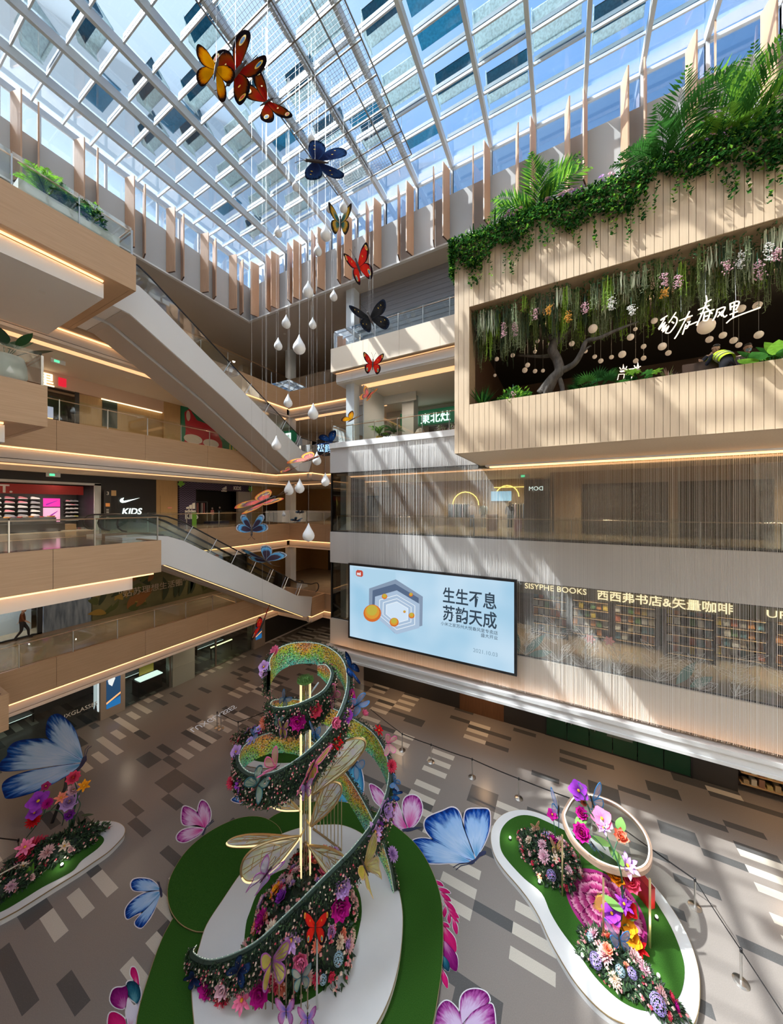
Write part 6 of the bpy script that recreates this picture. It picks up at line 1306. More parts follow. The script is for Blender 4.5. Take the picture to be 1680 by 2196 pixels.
decal('butterfly_painting', 'small pink butterfly painted on the floor left of the turf disc', z0, [((1345, 905), [(1345, 905), (1305, 820), (1308, 760), (1328, 726), (1362, 745), (1385, 800), (1380, 860), (1362, 895)]), ((1340, 902), [(1340, 902), (1300, 888), (1245, 890), (1205, 880), (1195, 835), (1207, 768), (1258, 778), (1310, 822)]), ((1335, 915), [(1335, 915), (1270, 905), (1200, 922), (1165, 958), (1172, 990), (1215, 1000), (1270, 975), (1312, 950)])], W_pink, [(1328, 948), (1350, 905), (1366, 888), (1356, 915), (1338, 955)], [((1360, 893), (1403, 850)), ((1362, 898), (1408, 860))])
decal('butterfly_painting', 'small blue butterfly painted on the floor left of the main platform', z0, [((1052, 1308), [(1052, 1308), (1000, 1252), (930, 1238), (880, 1246), (862, 1278), (880, 1316), (940, 1322), (1010, 1318)]), ((1048, 1326), [(1048, 1326), (960, 1332), (880, 1376), (832, 1430), (825, 1478), (842, 1505), (890, 1480), (962, 1440), (1030, 1372)]), ((1055, 1335), [(1055, 1335), (1000, 1400), (932, 1470), (890, 1520), (897, 1550), (932, 1562), (970, 1520), (1018, 1440)])], W_blue, [(1048, 1300), (1062, 1300), (1070, 1350), (1058, 1365), (1050, 1330)], [((1052, 1302), (1036, 1258)), ((1056, 1302), (1046, 1260))])
decal('butterfly_painting', 'purple white butterfly painted on the floor at the bottom right of the platform', z6, [((650, 2260), [(650, 2260), (480, 2230), (478, 2150), (490, 2095), (525, 2050), (562, 2046), (602, 2080), (640, 2140), (655, 2200)]), ((652, 2190), [(652, 2190), (635, 2100), (642, 2020), (682, 1976), (750, 1966), (808, 1990), (830, 2040), (800, 2068), (720, 2112)]), ((656, 2230), [(656, 2230), (690, 2150), (725, 2110), (800, 2068), (850, 2072), (866, 2180), (860, 2320), (720, 2330)])], W_viol)
decal('butterfly_painting', 'blue butterfly painted on the floor half hidden behind the left loop of the spiral', lambda x, y: (x, y), [((533, 1708), [(533, 1708), (520, 1704), (506, 1708), (497, 1715), (505, 1720), (522, 1721)]), ((536, 1716), [(536, 1716), (552, 1704), (566, 1708), (572, 1718), (562, 1726), (546, 1724)])], W_blue, wr=1.5)
decal('butterfly_painting', 'turquoise butterfly painted on the floor behind the gold rods', lambda x, y: (x, y), [((764, 1718), [(764, 1718), (752, 1690), (748, 1650), (758, 1628), (772, 1640), (780, 1680), (776, 1712)]), ((752, 1712), [(752, 1712), (738, 1700), (722, 1690), (716, 1700), (722, 1716), (738, 1722)])], ramp_mat('decal_turquoise', [(0, (.05, .30, .50)), (.5, (.10, .42, .62)), (1, (.01, .10, .30))], .2), wr=1.5)
def lf(b, t, w): 
    d = Vector(t)-Vector(b); s = Vector((-d.y, d.x)).normalized()*w; B_ = Vector(b); return (b, [b, tuple(B_+d*.3+s*.8), tuple(B_+d*.65+s), tuple(t), tuple(B_+d*.65-s), tuple(B_+d*.3-s*.8)])
decal('leaf_painting', 'crimson leaf spray painted on the floor along the right rim of the platform', z6, [lf(*a) for a in (((465, 1250), (527, 1290), 12), ((485, 1300), (572, 1335), 14), ((505, 1330), (577, 1390), 14), ((525, 1375), (607, 1458), 15), ((555, 1430), (628, 1500), 14), ((480, 1320), (488, 1405), 12), ((512, 1390), (503, 1455), 13), ((540, 1420), (530, 1495), 13), ((562, 1465), (565, 1537), 12), ((590, 1500), (615, 1608), 15), ((560, 1455), (628, 1530), 10), ((512, 1525), (567, 1560), 12), ((422, 1170), (470, 1260), 10), ((518, 1550), (607, 1722), 34), ((530, 1650), (610, 1850), 40), ((515, 1740), (560, 1850), 24), ((512, 1830), (552, 1962), 18), ((455, 1240), (485, 1340), 14))], [W_mag]*13+[W_mag, W_wine, W_teal, W_mag, W_teal], wr=3)
decal('flower_painting', 'crimson purple flower painted on the floor at the lower left of the platform', z0, [((900, 1930), [(900, 1930), (875, 1900), (858, 1865), (865, 1826), (890, 1828), (908, 1875), (915, 1935)]), ((885, 2050), [(885, 2050), (845, 2010), (833, 1930), (870, 1913), (912, 1940), (926, 2010), (905, 2060)]), ((820, 2090), [(820, 2090), (760, 2085), (725, 2040), (738, 1980), (765, 1958), (800, 1955), (832, 1950), (842, 2010)]), ((850, 2230), [(850, 2230), (830, 2120), (842, 2020), (880, 2080), (925, 2065), (915, 2240)]), ((820, 2260), [(820, 2260), (720, 2250), (715, 2140), (755, 2118), (815, 2155), (830, 2200)])], [W_mag, W_teal, W_wine, ramp_mat('decal_pale', [(0, (.5, .1, .3)), (.4, (.62, .60, .72)), (1, (.66, .64, .74))], .2), W_mag])
o = text('floor_lettering', 'LUXGLASSES', at(406, 1565, Z=.004), at(480, 1524, Z=.004)-at(406, 1565, Z=.004), at(430, 1590, Z=.004)-at(440, 1543, Z=.004), .62, mat('projected_white', (.62, .66, .70), .5, emit=.25, ecol=(.8, .9, 1)), extrude=.001, width=.78); tag(o, 'mirrored shop name, projected light drawn as white letters on the floor', 'sign')  # projected light drawn as faintly glowing letters lying on the floor
# ---------------------------------------------------------------- right island
M_spotlens = mat('ground_spot_lens', (1, 1, .9), emit=6, ecol=(1, 1, .9)); M_spotbody = mat('ground_spot_body', (.05, .05, .05), .5)
def ground_spot(p, label, power=2.2):
    t = thing('ground_spotlight', label, 'spotlight', p); p = Vector(p)
    MB().lathe([(.05, 0), (.05, .05), (.035, .06)], p, 10).build('lamp_body', M_spotbody, t); MB().sphere(p+Vector((0, 0, .075)), .04, 10, 6).build('lens', M_spotlens, t)
    l = bpy.data.lights.new('ground_spot_lamp', 'POINT'); l.energy = power; l.shadow_soft_size = .04; l.color = (1, .98, .85); o = bpy.data.objects.new('ground_spot_lamp', l); COL.objects.link(o); o.parent = t; o.location = (0, 0, .2)
ri = thing('island_platform', 'white edged green island under the round tilted frame on the right', 'platform', at(1300, 1960, Z=0))
layer(ri, 'white_rim', [(35, 420), (47, 345), (92, 288), (160, 258), (240, 256), (330, 282), (440, 335), (600, 410), (760, 500), (890, 612), (990, 722), (1080, 850), (1150, 980), (1195, 1120), (1210, 1240), (1200, 1390), (1150, 1490), (1040, 1540), (910, 1510), (800, 1460), (700, 1412), (600, 1328), (500, 1208), (420, 1080), (360, 970), (310, 860), (250, 760), (180, 670), (110, 590), (58, 510)], z7, .20, M_pwhite)
layer(ri, 'turf', [(84, 420), (96, 360), (140, 310), (205, 284), (275, 290), (355, 322), (470, 380), (600, 455), (740, 540), (870, 640), (960, 765), (1050, 915), (1108, 1060), (1126, 1170), (1102, 1290), (1035, 1360), (950, 1386), (850, 1370), (740, 1308), (620, 1190), (520, 1050), (430, 930), (370, 830), (320, 720), (225, 640), (140, 550), (95, 485)], z7, .215, M_turf, edge=False)
m1 = thing('flower_mound', 'round mound of pink and white flowers at the far end of the right island', 'flower arrangement', at(*z7(345, 560), Z=.215))
mound(m1, at(*z7(365, 545), Z=.215), .98, .80, .66, 5, 1700, 150, [('dahlia', 'cream', 150, 45, .9), ('dahlia', 'palepink', 100, 55, .9), ('star', 'violet', 120, 70, .8), ('dahlia', 'palepink', 265, 55, 1.0), ('hydrangea', 'violet', 285, 30, .9), ('peony', 'blush', 230, 30, .5), ('peony', 'rose', 215, 20, .45), ('peony', 'rose', 240, 12, .4), ('peony', 'rose', 310, 15, .45), ('peony', 'coral', 265, 12, .4), ('dahlia', 'palepink', 60, 60, .9), ('dahlia', 'cream', 200, 45, .7), ('dahlia', 'blush', 40, 30, .7), ('peony', 'magenta', 80, 75, .8), ('dahlia', 'palepink', 330, 40, .7), ('peony', 'blush', 190, 20, .5), ('peony', 'rose', 170, 15, .45), ('dahlia', 'blush', 10, 20, .6), ('dahlia', 'cream', 350, 60, .6), ('dahlia', 'palepink', 230, 70, .8), ('star', 'cream', 300, 60, .6)], YAW-.7, .42)
m2 = thing('flower_mound', 'low mound of lilac and pink flowers at the near end of the right island', 'flower arrangement', at(*z7(780, 1180), Z=.215))
mound(m2, at(*z7(775, 1165), Z=.215), 1.12, .52, .42, 8, 1500, 110, [('dahlia', 'palepink', 170, 50, .9), ('hydrangea', 'sky', 185, 40, .7), ('hydrangea', 'violet', 240, 30, 1.0), ('dahlia', 'blush', 235, 60, 1.1), ('dahlia', 'blush', 60, 60, 1.1), ('hydrangea', 'sky', 270, 55, .7), ('dahlia', 'cream', 265, 30, .8), ('hydrangea', 'violet', 320, 35, 1.15), ('dahlia', 'blush', 350, 45, .8), ('peony', 'rose', 10, 40, .5), ('peony', 'coral', 130, 60, .7), ('peony', 'coral', 290, 70, .4), ('dahlia', 'palepink', 30, 60, .9), ('peony', 'magenta', 0, 30, .5), ('hydrangea', 'violet', 300, 60, .7), ('peony', 'blush', 200, 20, .5), ('peony', 'rose', 330, 20, .45)], YAW-.75, .42)
# embroidered flower mat: scalloped petals drawn out from an ochre heart
rg = thing('flower_rug', 'oval crimson rug with one giant embroidered flower lying on the right island turf', 'rug', at(*z7(680, 800), Z=.215))
def ruggeo():
    E_ = closed_curve([(450, 640), (500, 592), (590, 585), (690, 620), (790, 690), (860, 780), (905, 880), (915, 990), (880, 1055), (800, 1060), (700, 1020), (600, 950), (520, 860), (465, 750)], 4)
    G = lambda x, y, z: at(*z7(x, y), Z=z); c = (650, 775)
    TM().fan(G(*c, .222), [G(x, y, .222) for x, y in E_], 0, 5).build('rug_border', ramp_mat('rug_plum', [(0, (.12, .006, .05)), (.6, (.14, .006, .06)), (.85, (.24, .015, .12)), (1, (.28, .03, .15))], .35), rg)
    fr = ramp_mat('rug_petal', [(0, (.07, .002, .03)), (.35, (.17, .006, .06)), (.66, (.30, .04, .14)), (.86, (.48, .20, .30)), (1, (.09, .002, .035))], .34)
    for ring, (n, r0, r1, w, z) in enumerate(((11, .45, .93, .30, .224), (9, .25, .66, .30, .227), (7, .06, .42, .30, .230))):
        tm = TM()
        for i in range(n):
            a = 2*PI*(i+.37*ring)/n; j = int((a % (2*PI))/(2*PI)*len(E_)) ; 
            def P(rr, aa, zz):
                # radius measured as a share of the way to the rim
                t = (aa % (2*PI))/(2*PI)*len(E_); k = int(t) % len(E_); f = t-int(t); ex = lerp(E_[k][0], E_[(k+1) % len(E_)][0], f); ey = lerp(E_[k][1], E_[(k+1) % len(E_)][1], f)
                return G(c[0]+(ex-c[0])*rr, c[1]+(ey-c[1])*rr, zz)
            hw = PI/n*1.12; zz = z+.0006*i
            ol = [P(r0, a, zz)]+[P(lerp(r0, r1, .55), a-hw*.8, zz), P(lerp(r0, r1, .85), a-hw, zz), P(r1*.97, a-hw*.6, zz), P(r1, a, zz), P(r1*.97, a+hw*.6, zz), P(lerp(r0, r1, .85), a+hw, zz), P(lerp(r0, r1, .55), a+hw*.8, zz)]
            tm.fan(P(r0, a, zz), closed_curve([tuple(q) for q in ol], 2), 0, 4)
        tm.build('petal_ring', fr, rg)
    b = MB(); b.poly([G(c[0]+30*math.cos(q), c[1]+42*math.sin(q), .236) for q in [k*PI/10 for k in range(20)]], 0)
    rng = random.Random(2)
    for k in range(36):
        q = k*PI/18; r_ = rng.uniform(1.0, 1.5); b.tube([G(c[0]+24*math.cos(q), c[1]+34*math.sin(q), .238), G(c[0]+30*r_*math.cos(q), c[1]+42*r_*math.sin(q), .238)], .009, 3, 1)
    b.build('flower_heart', [mat('rug_heart', (.30, .12, .03), .8), mat('rug_stamen', (.55, .33, .05), .8)], rg)
ruggeo()
# tilted round frame on four legs with climbing flowers
tf = thing('round_frame', 'big tilted copper ring with a rippled glass disc on four thin legs', 'frame', at(*z7(690, 720), Z=.215))
legs = [((437, 735), (437, 330)), ((668, 1022), (668, 560)), ((930, 1027), (938, 560)), ((535, 560), (535, 460))]
foot = [at(*z7(*a), Z=.22) for a, b in legs[:3]]
RZ = [1.9, 1.9, 1.9]
def ring_point(x, y, z): return at(*z7(x, y), Z=z)
Rtop = 2.35
RC = closed_curve([tuple(ring_point(x, y, 2.30)) for x, y in ((443, 250), (435, 300), (470, 390), (530, 470), (620, 545), (720, 590), (820, 607), (900, 595), (940, 545), (942, 460), (905, 370), (840, 290), (760, 225), (680, 185), (590, 160), (500, 168))], 4)
cenR = Vector([sum(p[i] for p in RC)/len(RC) for i in range(3)])
b = MB(); k = len(RC); inn = [cenR+(Vector(p)-cenR)*.93 for p in RC]
vs_ = [Vector(p) for p in RC]+inn+[Vector(p)-Vector((0, 0, .14)) for p in RC]+[p-Vector((0, 0, .14)) for p in inn]
b.add(vs_, [f for j in range(k) for f in ((j, (j+1) % k, k+(j+1) % k, k+j), (2*k+j, 3*k+j, 3*k+(j+1) % k, 2*k+(j+1) % k), (j, 2*k+j, 2*k+(j+1) % k, (j+1) % k), (k+j, k+(j+1) % k, 3*k+(j+1) % k, 3*k+j))]); b.build('copper_ring', mat('rose_copper', (.52, .36, .27), .32, .55), tf)
MB().tube([tuple(p+Vector((0, 0, .02))) for p in inn], .022, 5, 0, True).build('light_line', mat('ring_light', (1, .95, .85), emit=.55, ecol=(1, .95, .85)), tf)
m_dg = glass('rippled_glass', (.62, .66, .64), .12, .06); MB().poly([p-Vector((0, 0, .05)) for p in inn]).build('glass_disc', m_dg, tf)
for (a, e) in legs:
    f = at(*z7(*a), Z=.22); best = min(RC, key=lambda p: (p[0]-f.x)**2+(p[1]-f.y)**2); MB().box(f.x-.025, f.x+.025, f.y-.025, f.y+.025, .215, 2.2).build('leg', M_gold, tf)
# climbing stems, each flower a part of the climbing plant
cp = thing('climbing_flowers', 'giant artificial flowers on green stems climbing through the round frame', 'flower arrangement', at(*z7(770, 1000), Z=.215))
M_stem = mat('stem_green', (.02, .10, .05), .5); stems = MB()
stem_pts = [at(*z7(755, 1040), Z=.3), at(*z7(770, 870), Z=.9), at(*z7(775, 740), Z=1.5), at(*z7(765, 600), Z=2.3), at(*z7(700, 430), Z=2.9), at(*z7(640, 330), Z=3.1), at(*z7(590, 260), Z=3.3)]
stems.tube(smooth_path([tuple(p) for p in stem_pts], 6), .022, 6)
def branch(x0, y0, za, x1, y1, zb, zc=.15): A = at(*z7(x0, y0), Z=za); B_ = at(*z7(x1, y1), Z=zb); stems.tube(smooth_path([tuple(A), tuple(lerp(A, B_, .5)+Vector((0, 0, zc))), tuple(B_)], 6), .014, 5); return B_
toc = lambda p: (Vector((0, 0, EYE))-p).normalized()
for kind, col, x, y, z, s, (sx, sy, sz) in (('anemone', 'purple', 528, 148, 3.5, .95, (590, 260, 3.2)), ('peony', 'magenta', 545, 275, 3.0, .62, (620, 330, 3.0)), ('anemone', 'pink', 660, 305, 3.2, .95, (680, 400, 2.9)), ('star', 'lilac', 668, 355, 3.1, .6, (690, 420, 2.9)), ('peony', 'magenta', 545, 385, 2.9, .85, (680, 480, 2.7)), ('lotus', 'coral', 768, 412, 2.9, .85, (720, 520, 2.6)), ('star', 'lilac', 805, 570, 2.3, .95, (770, 640, 2.0)), ('lotus', 'orange', 740, 640, 1.9, .95, (775, 730, 1.6)), ('peony', 'rose', 822, 665, 1.9, .85, (775, 740, 1.5)), ('anemone', 'red', 812, 812, 1.2, .7, (772, 850, 1.0)), ('star', 'purple', 785, 785, 1.35, .75, (772, 850, 1.0)), ('anemone', 'purple', 715, 838, 1.15, .8, (770, 880, .9)), ('anemone', 'orange', 805, 905, .85, .75, (765, 960, .6)), ('anemone', 'orange', 830, 985, .6, .75, (760, 1020, .4)), ('star', 'red', 870, 1030, .45, .7, (770, 1040, .4)), ('peony', 'coral', 692, 1038, .75, .45, (755, 1040, .35)), ('anemone', 'magenta', 380, 280, 1.25, .6, (400, 420, .7)), ('peony', 'coral', 558, 215, 3.0, .35, (600, 280, 3.1))):
    p = branch(sx, sy, sz, x, y, z); flower(kind, col, p, toc(p)+Vector((0, 0, .5)), s*.62, cp, spin=x)
for x, y, z, a in ((545, 310, 2.9, 20), (765, 340, 2.8, 50), (742, 515, 2.5, 100), (722, 780, 1.4, 140), (835, 830, 1.1, 40), (655, 430, 2.7, 160)):
    p = at(*z7(x, y), Z=z); q = R(a)+YAW; d = Vector((math.cos(q), math.sin(q), .15)); leaf(stems, p-d*.25, p+d*.3, .32, (0, 0, 1), 1)
stems.build('stems', [M_stem, mat('big_leaf', (.16, .32, .08), .5)], cp)
def standing_butterfly(label, conv, c, L, Rr, head, tail, z, dz=(0, 0), **kw):
    cc = at(*conv(*c), Z=z); D = lambda p: proj(p)[2]; d0 = D(cc); t = thing('butterfly', label, 'butterfly', cc)
    q, wl, wr, b = vframe(cc, at(*conv(*L), D=d0+dz[0]), at(*conv(*Rr), D=d0+dz[1]), at(*conv(*head), D=d0), at(*conv(*tail), D=d0)); butterfly_parts(t, cc, wl, wr, b, **kw)
    MB().tube([cc, cc-Vector((0, 0, .35))], .008, 4).build('stake', M_stem, t)
standing_butterfly('blue rimmed butterfly perched on top of the round frame', z7, (605, 205), (530, 130), (670, 130), (600, 170), (630, 265), 3.2, frame=(M_fblue, film('film_peach', (.80, .48, .30), (.50, .45, .70), .7)))
standing_butterfly('lilac butterfly with folded wings at the left of the round frame', z7, (415, 255), (366, 150), (424, 310), (420, 210), (415, 300), 1.5, (.2, 0), frame=(M_fblue, F_lilac))
standing_butterfly('blue lilac butterfly above the near flower mound', z7, (758, 985), (672, 895), (828, 980), (760, 955), (778, 1055), .95, frame=(M_fblue, F_lilac))
standing_butterfly('yellow pink butterfly on the far flower mound', z7, (402, 470), (366, 430), (432, 450), (400, 445), (404, 510), 1.0, frame=(mat('frame_yellow', (.75, .60, .15), .4), F_pink))
standing_butterfly('peach butterfly at the back of the far flower mound', z7, (285, 350), (258, 345), (312, 328), (284, 335), (292, 368), 1.0, frame=(mat('frame_peach', (.75, .35, .22), .4), F_pink))
standing_butterfly('blurred blue butterfly half behind the glass of the round frame', z7, (610, 450), (560, 420), (655, 500), (600, 420), (640, 480), 2.45, frame=(M_fblue, F_blue))
eb = thing('extinguisher_box', 'red fire extinguisher box standing under the round frame', 'fire box', at(*z7(890, 740), Z=.215)); p = at(*z7(885, 740), Z=.215)
for n_, m_, (a0, a1, z0_, z1_) in (('box_body', mat('fire_red', (.42, .015, .015), .35), (-.35, .35, 0, .62)), ('lid', mat('fire_red_dark', (.30, .01, .012), .35), (-.36, .36, .62, .66))):
    d = Vector((.62, -.78, 0)); s = Vector((.78, .62, 0)); MB().prism([p+d*a0-s*.11+Vector((0, 0, z0_)), p+d*a1-s*.11+Vector((0, 0, z0_)), p+d*a1+s*.11+Vector((0, 0, z0_)), p+d*a0+s*.11+Vector((0, 0, z0_))], (0, 0, z1_-z0_)).build(n_, m_, eb)
for k, (x, y) in enumerate(((143, 420), (308, 668), (550, 1085), (968, 868), (978, 1200))): ground_spot(at(*z7(x, y), Z=.22), 'small lit spotlight on the right island turf, %s' % ['left of the far mound', 'below the far mound', 'left of the near mound', 'right of the flower rug', 'right of the near mound'][k])
# ---------------------------------------------------------------- left island
li = thing('island_platform', 'white edged green island at the left side of the photo', 'platform', at(100, 1880, Z=0))
layer(li, 'white_rim', [(1000, 960), (1130, 890), (1250, 852), (1400, 842), (1530, 868), (1602, 930), (1598, 1010), (1540, 1090), (1400, 1230), (1200, 1370), (1000, 1505), (700, 1690), (400, 1880), (150, 2030), (-150, 2160), (-600, 2200), (-800, 2000), (-500, 1850), (-100, 1700), (200, 1500), (500, 1300), (800, 1100)], zl, .20, M_pwhite)
layer(li, 'turf', [(1000, 1040), (1150, 1000), (1250, 1010), (1320, 1045), (1336, 1100), (1250, 1200), (1050, 1350), (950, 1470), (800, 1560), (550, 1690), (300, 1845), (50, 1990), (-200, 2080), (-500, 2080), (-400, 1900), (0, 1720), (300, 1500), (600, 1290), (820, 1130)], zl, .215, M_turf, edge=False)
m3 = thing('flower_mound', 'mound of pink flowers and dark leaves on the left island', 'flower arrangement', at(*zl(750, 1350), Z=.215))
mound(m3, at(*zl(720, 1270), Z=.215), 1.35, .46, .58, 12, 1700, 70, [('dahlia', 'rose', 150, 60, 1.5), ('dahlia', 'rose', 190, 55, 1.3), ('dahlia', 'blush', 260, 50, 1.0), ('star', 'cream', 285, 45, .8), ('dahlia', 'rose', 120, 50, 1.0), ('peony', 'blush', 290, 25, .5), ('hydrangea', 'sky', 215, 20, .5), ('peony', 'magenta', 250, 15, .4)], YAW+.62, .46)
m4 = thing('flower_mound', 'heap of pale pink blossoms at the left edge of the photo', 'flower arrangement', at(*zl(80, 1800), Z=.215))
mound(m4, at(*zl(0, 1760), Z=.215), .9, .45, .5, 14, 900, 60, [('dahlia', 'palepink', 60, 40, 1.0), ('dahlia', 'blush', 110, 60, 1.0), ('peony', 'coral', 200, 30, .6), ('peony', 'rose', 260, 40, .5), ('dahlia', 'palepink', 300, 30, .8), ('star', 'cream', 20, 60, .8), ('peony', 'blush', 330, 20, .5), ('peony', 'rose', 10, 20, .4)], YAW+.62, .46)
c3 = thing('climbing_flowers', 'tall purple and red flowers on thin green stems over the left island', 'flower arrangement', at(*zl(800, 1200), Z=.215)); stems = MB()
for kind, col, x, y, z, s, chain in (('peony', 'rose', 940, 290, 3.0, .75, ((890, 960, .5), (960, 700, 1.6), (1000, 480, 2.4))), ('star', 'orange', 1080, 390, 2.7, .65, ((910, 900, .6), (1030, 650, 1.7), (1000, 540, 2.2))), ('lotus', 'palepink', 950, 450, 2.45, .95, ((890, 940, .5), (960, 640, 1.7))), ('peony', 'lilac', 890, 600, 2.0, 1.0, ((890, 900, .6), (900, 720, 1.5))), ('star', 'coral', 785, 545, 2.3, .65, ((660, 700, 1.6), (740, 610, 2.0))), ('anemone', 'purple', 490, 590, 2.1, 1.05, ((340, 1060, .6), (570, 740, 1.7))), ('dahlia', 'magenta', 610, 620, 2.0, .6, ((570, 740, 1.7),)), ('anemone', 'purple', 440, 740, 1.8, .7, ((500, 830, 1.4),)), ('dahlia', 'red', 430, 840, 1.5, .75, ((400, 950, 1.0),)), ('lotus', 'purple', 890, 780, 1.5, .75, ((890, 960, .7),)), ('star', 'pink', 320, 1180, 1.0, .85, ((340, 1420, .4),)), ('anemone', 'wine', 590, 395, 2.6, .45, ((560, 470, 2.3),))):
    ch = [at(*zl(a, b_), Z=zz) for a, b_, zz in chain]+[at(*zl(x, y), Z=z)]; stems.tube(smooth_path([tuple(q) for q in ch], 6), .016, 5); flower(kind, col, ch[-1], toc(ch[-1])+Vector((.2, 0, .5)), s*.60, c3, spin=x)
stems.tube(smooth_path([tuple(at(*zl(a, b_), Z=zz)) for a, b_, zz in ((800, 900, .6), (815, 780, 1.2), (720, 700, 1.6), (590, 730, 1.7))], 6), .016, 5)
rng = random.Random(6)
for k in range(16):
    p = at(*zl(1000+rng.uniform(-90, 120), 960+rng.uniform(-40, 60)), Z=.45); d = (rvec(rng)+Vector((0, 0, .9))).normalized(); leaf(stems, p, p+d*.45, .14, rvec(rng), 1)
for k in range(8):
    p = at(*zl(360+rng.uniform(-120, 120), 1540+rng.uniform(-60, 60)), Z=.3); d = (rvec(rng)+Vector((0, 0, 1.2))).normalized(); leaf(stems, p, p+d*.5, .15, rvec(rng), 1 if k % 3 else 2)
A, B_ = at(*zl(1045, 770), Z=1.6), at(*zl(1210, 760), Z=1.5); leaf(stems, A, B_, .14, (0, 0, 1), 1)
stems.build('stems', [M_stem, mat('dark_leaf', (.012, .04, .015), .45), mat('bright_leaf', (.10, .26, .03), .5)], c3)
for k, (x, y) in enumerate(((1105, 1075), (798, 1425))): ground_spot(at(*zl(x, y), Z=.22), 'small lit spotlight on the left island turf, %s' % ['at its far end', 'below the rose dahlias'][k])
# big standing butterfly board with its black post
pl_ = at(112, 1765, Z=.2); D0 = proj(pl_)[2]
bb = thing('butterfly_board', 'huge blue butterfly cutout standing on a black post at the left', 'display board', pl_)
bq = lambda x, y, o=0.0: at(*z0(x, y), D=D0+.15+o+max(0, 700-y)*.0042)
MB().prism([bq(x, y, .035) for x, y in ((410, 560), (470, 540), (480, 480), (440, 480))], ray(100, 1600)*.05).tube([bq(450, 500, .05), bq(430, 640, .05), pl_], .06, 6).build('post', M_black, bb)
for base, ol in (((545, 455), [(545, 455), (520, 330), (490, 250), (440, 190), (385, 155), (335, 168), (310, 205), (300, 275), (318, 320), (400, 380), (480, 425)]), ((540, 470), [(540, 470), (480, 425), (400, 375), (310, 322), (200, 320), (100, 340), (50, 385), (45, 430), (5, 470), (-5, 515), (20, 535), (130, 530), (300, 505), (440, 488)]), ((540, 485), [(540, 485), (440, 490), (300, 510), (170, 535), (60, 575), (12, 625), (25, 690), (45, 715), (120, 705), (260, 660), (400, 590), (480, 535)])):
    for o, nm in ((0, 'wing'), (.03, 'wing_back')): TM().fan(bq(*base, o), [bq(*p, o) for p in closed_curve(ol, 4)], 0, 8).build(nm, W_blue if nm == 'wing' else M_cut, bb)
b = MB(); b.poly([bq(x, y, -.01) for x, y in ((480, 540), (520, 500), (545, 440), (570, 430), (572, 460), (545, 500), (500, 548))])
for a in (((555, 440), (560, 390), (585, 365)), ((560, 440), (580, 385), (603, 368))): b.tube([bq(*p, -.01) for p in a], .014, 4)
b.build('body', M_dk, bb)
# white lattice board at the left edge
wb = thing('notice_board', 'white slatted acrylic board with pale lettering at the left edge', 'sign', at(*zl(100, 1560), Z=.2)); A, B_ = at(*zl(-300, 1690), Z=.55), at(*zl(240, 1440), Z=.55); A2, B2 = at(*zl(-300, 1690), Z=.9), at(*zl(240, 1400), Z=.9)
MB().tube([A2, B2], .02, 6).tube([B2, (B2.x, B2.y, .2)], .02, 6).build('frame', M_chrome, wb); MB().prism([A, B_, B2, A2], (.01, .02, 0)).build('panel', mat('acrylic_white', (.62, .62, .60), .3, alpha=.7), wb)
# ---------------------------------------------------------------- island behind the spiral
zi = lambda x, y: (470+x/4.308, 1480+y/4.308)
bi = thing('island_platform', 'white rimmed island with a turf centre behind the spiral', 'platform', at(620, 1600, Z=0))
layer(bi, 'white_rim', [(140, 560), (150, 480), (210, 415), (320, 365), (470, 335), (650, 310), (850, 310), (1020, 330), (1150, 385), (1218, 460), (1215, 530), (1160, 600), (1050, 660), (880, 700), (680, 722), (480, 722), (290, 705), (190, 655)], zi, .2, M_pwhite)
layer(bi, 'turf', [(225, 550), (235, 480), (300, 425), (420, 385), (620, 355), (850, 355), (1010, 385), (1110, 430), (1138, 480), (1110, 545), (1020, 600), (860, 645), (660, 668), (470, 668), (320, 645), (250, 600)], zi, .215, M_turf, edge=False)
m5 = thing('flower_mound', 'dark heap of purple and pink flowers on the island behind the spiral', 'flower arrangement', at(*zi(420, 480), Z=.215))
mound(m5, at(*zi(440, 470), Z=.215), 1.7, .8, .7, 17, 1000, 160, [('anemone', 'violet', 190, 55, .9), ('peony', 'magenta', 250, 60, .6), ('anemone', 'purple', 160, 65, .7), ('dahlia', 'rose', 215, 30, .5), ('peony', 'lilac', 290, 40, .5), ('dahlia', 'palepink', 235, 20, .5), ('dahlia', 'magenta', 320, 50, .5)], YAW, .45)
ws = thing('curved_sign', 'curved white sign board behind the column on the rear island', 'sign', at(*zi(660, 420), Z=.215)); P = [at(*zi(560+18*k, 420+3*k), Z=.215)+Vector((0, .03*k*(10-k)*.3, 0)) for k in range(11)]
for a, e in zip(P, P[1:]): MB().quad(a, e, e+Vector((0, 0, 1.0)), a+Vector((0, 0, 1.0))).build('board_panel', mat('cream_board', (.72, .70, .62), .5), ws)
text('lettering', '约在春风里', at(*zi(880, 330), Z=1.0), (math.cos(YAW), math.sin(YAW), 0), (0, 0, 1), .18, M_dk, ws, .004); wt = at(*zi(900, 300), Z=.95); MB().box(wt.x-.5, wt.x+.7, wt.y, wt.y+.04, .25, 1.25).build('label_panel', M_pwhite, ws)
ground_spot(at(*zi(1110, 492), Z=.22), 'small lit spotlight on the rear island turf')
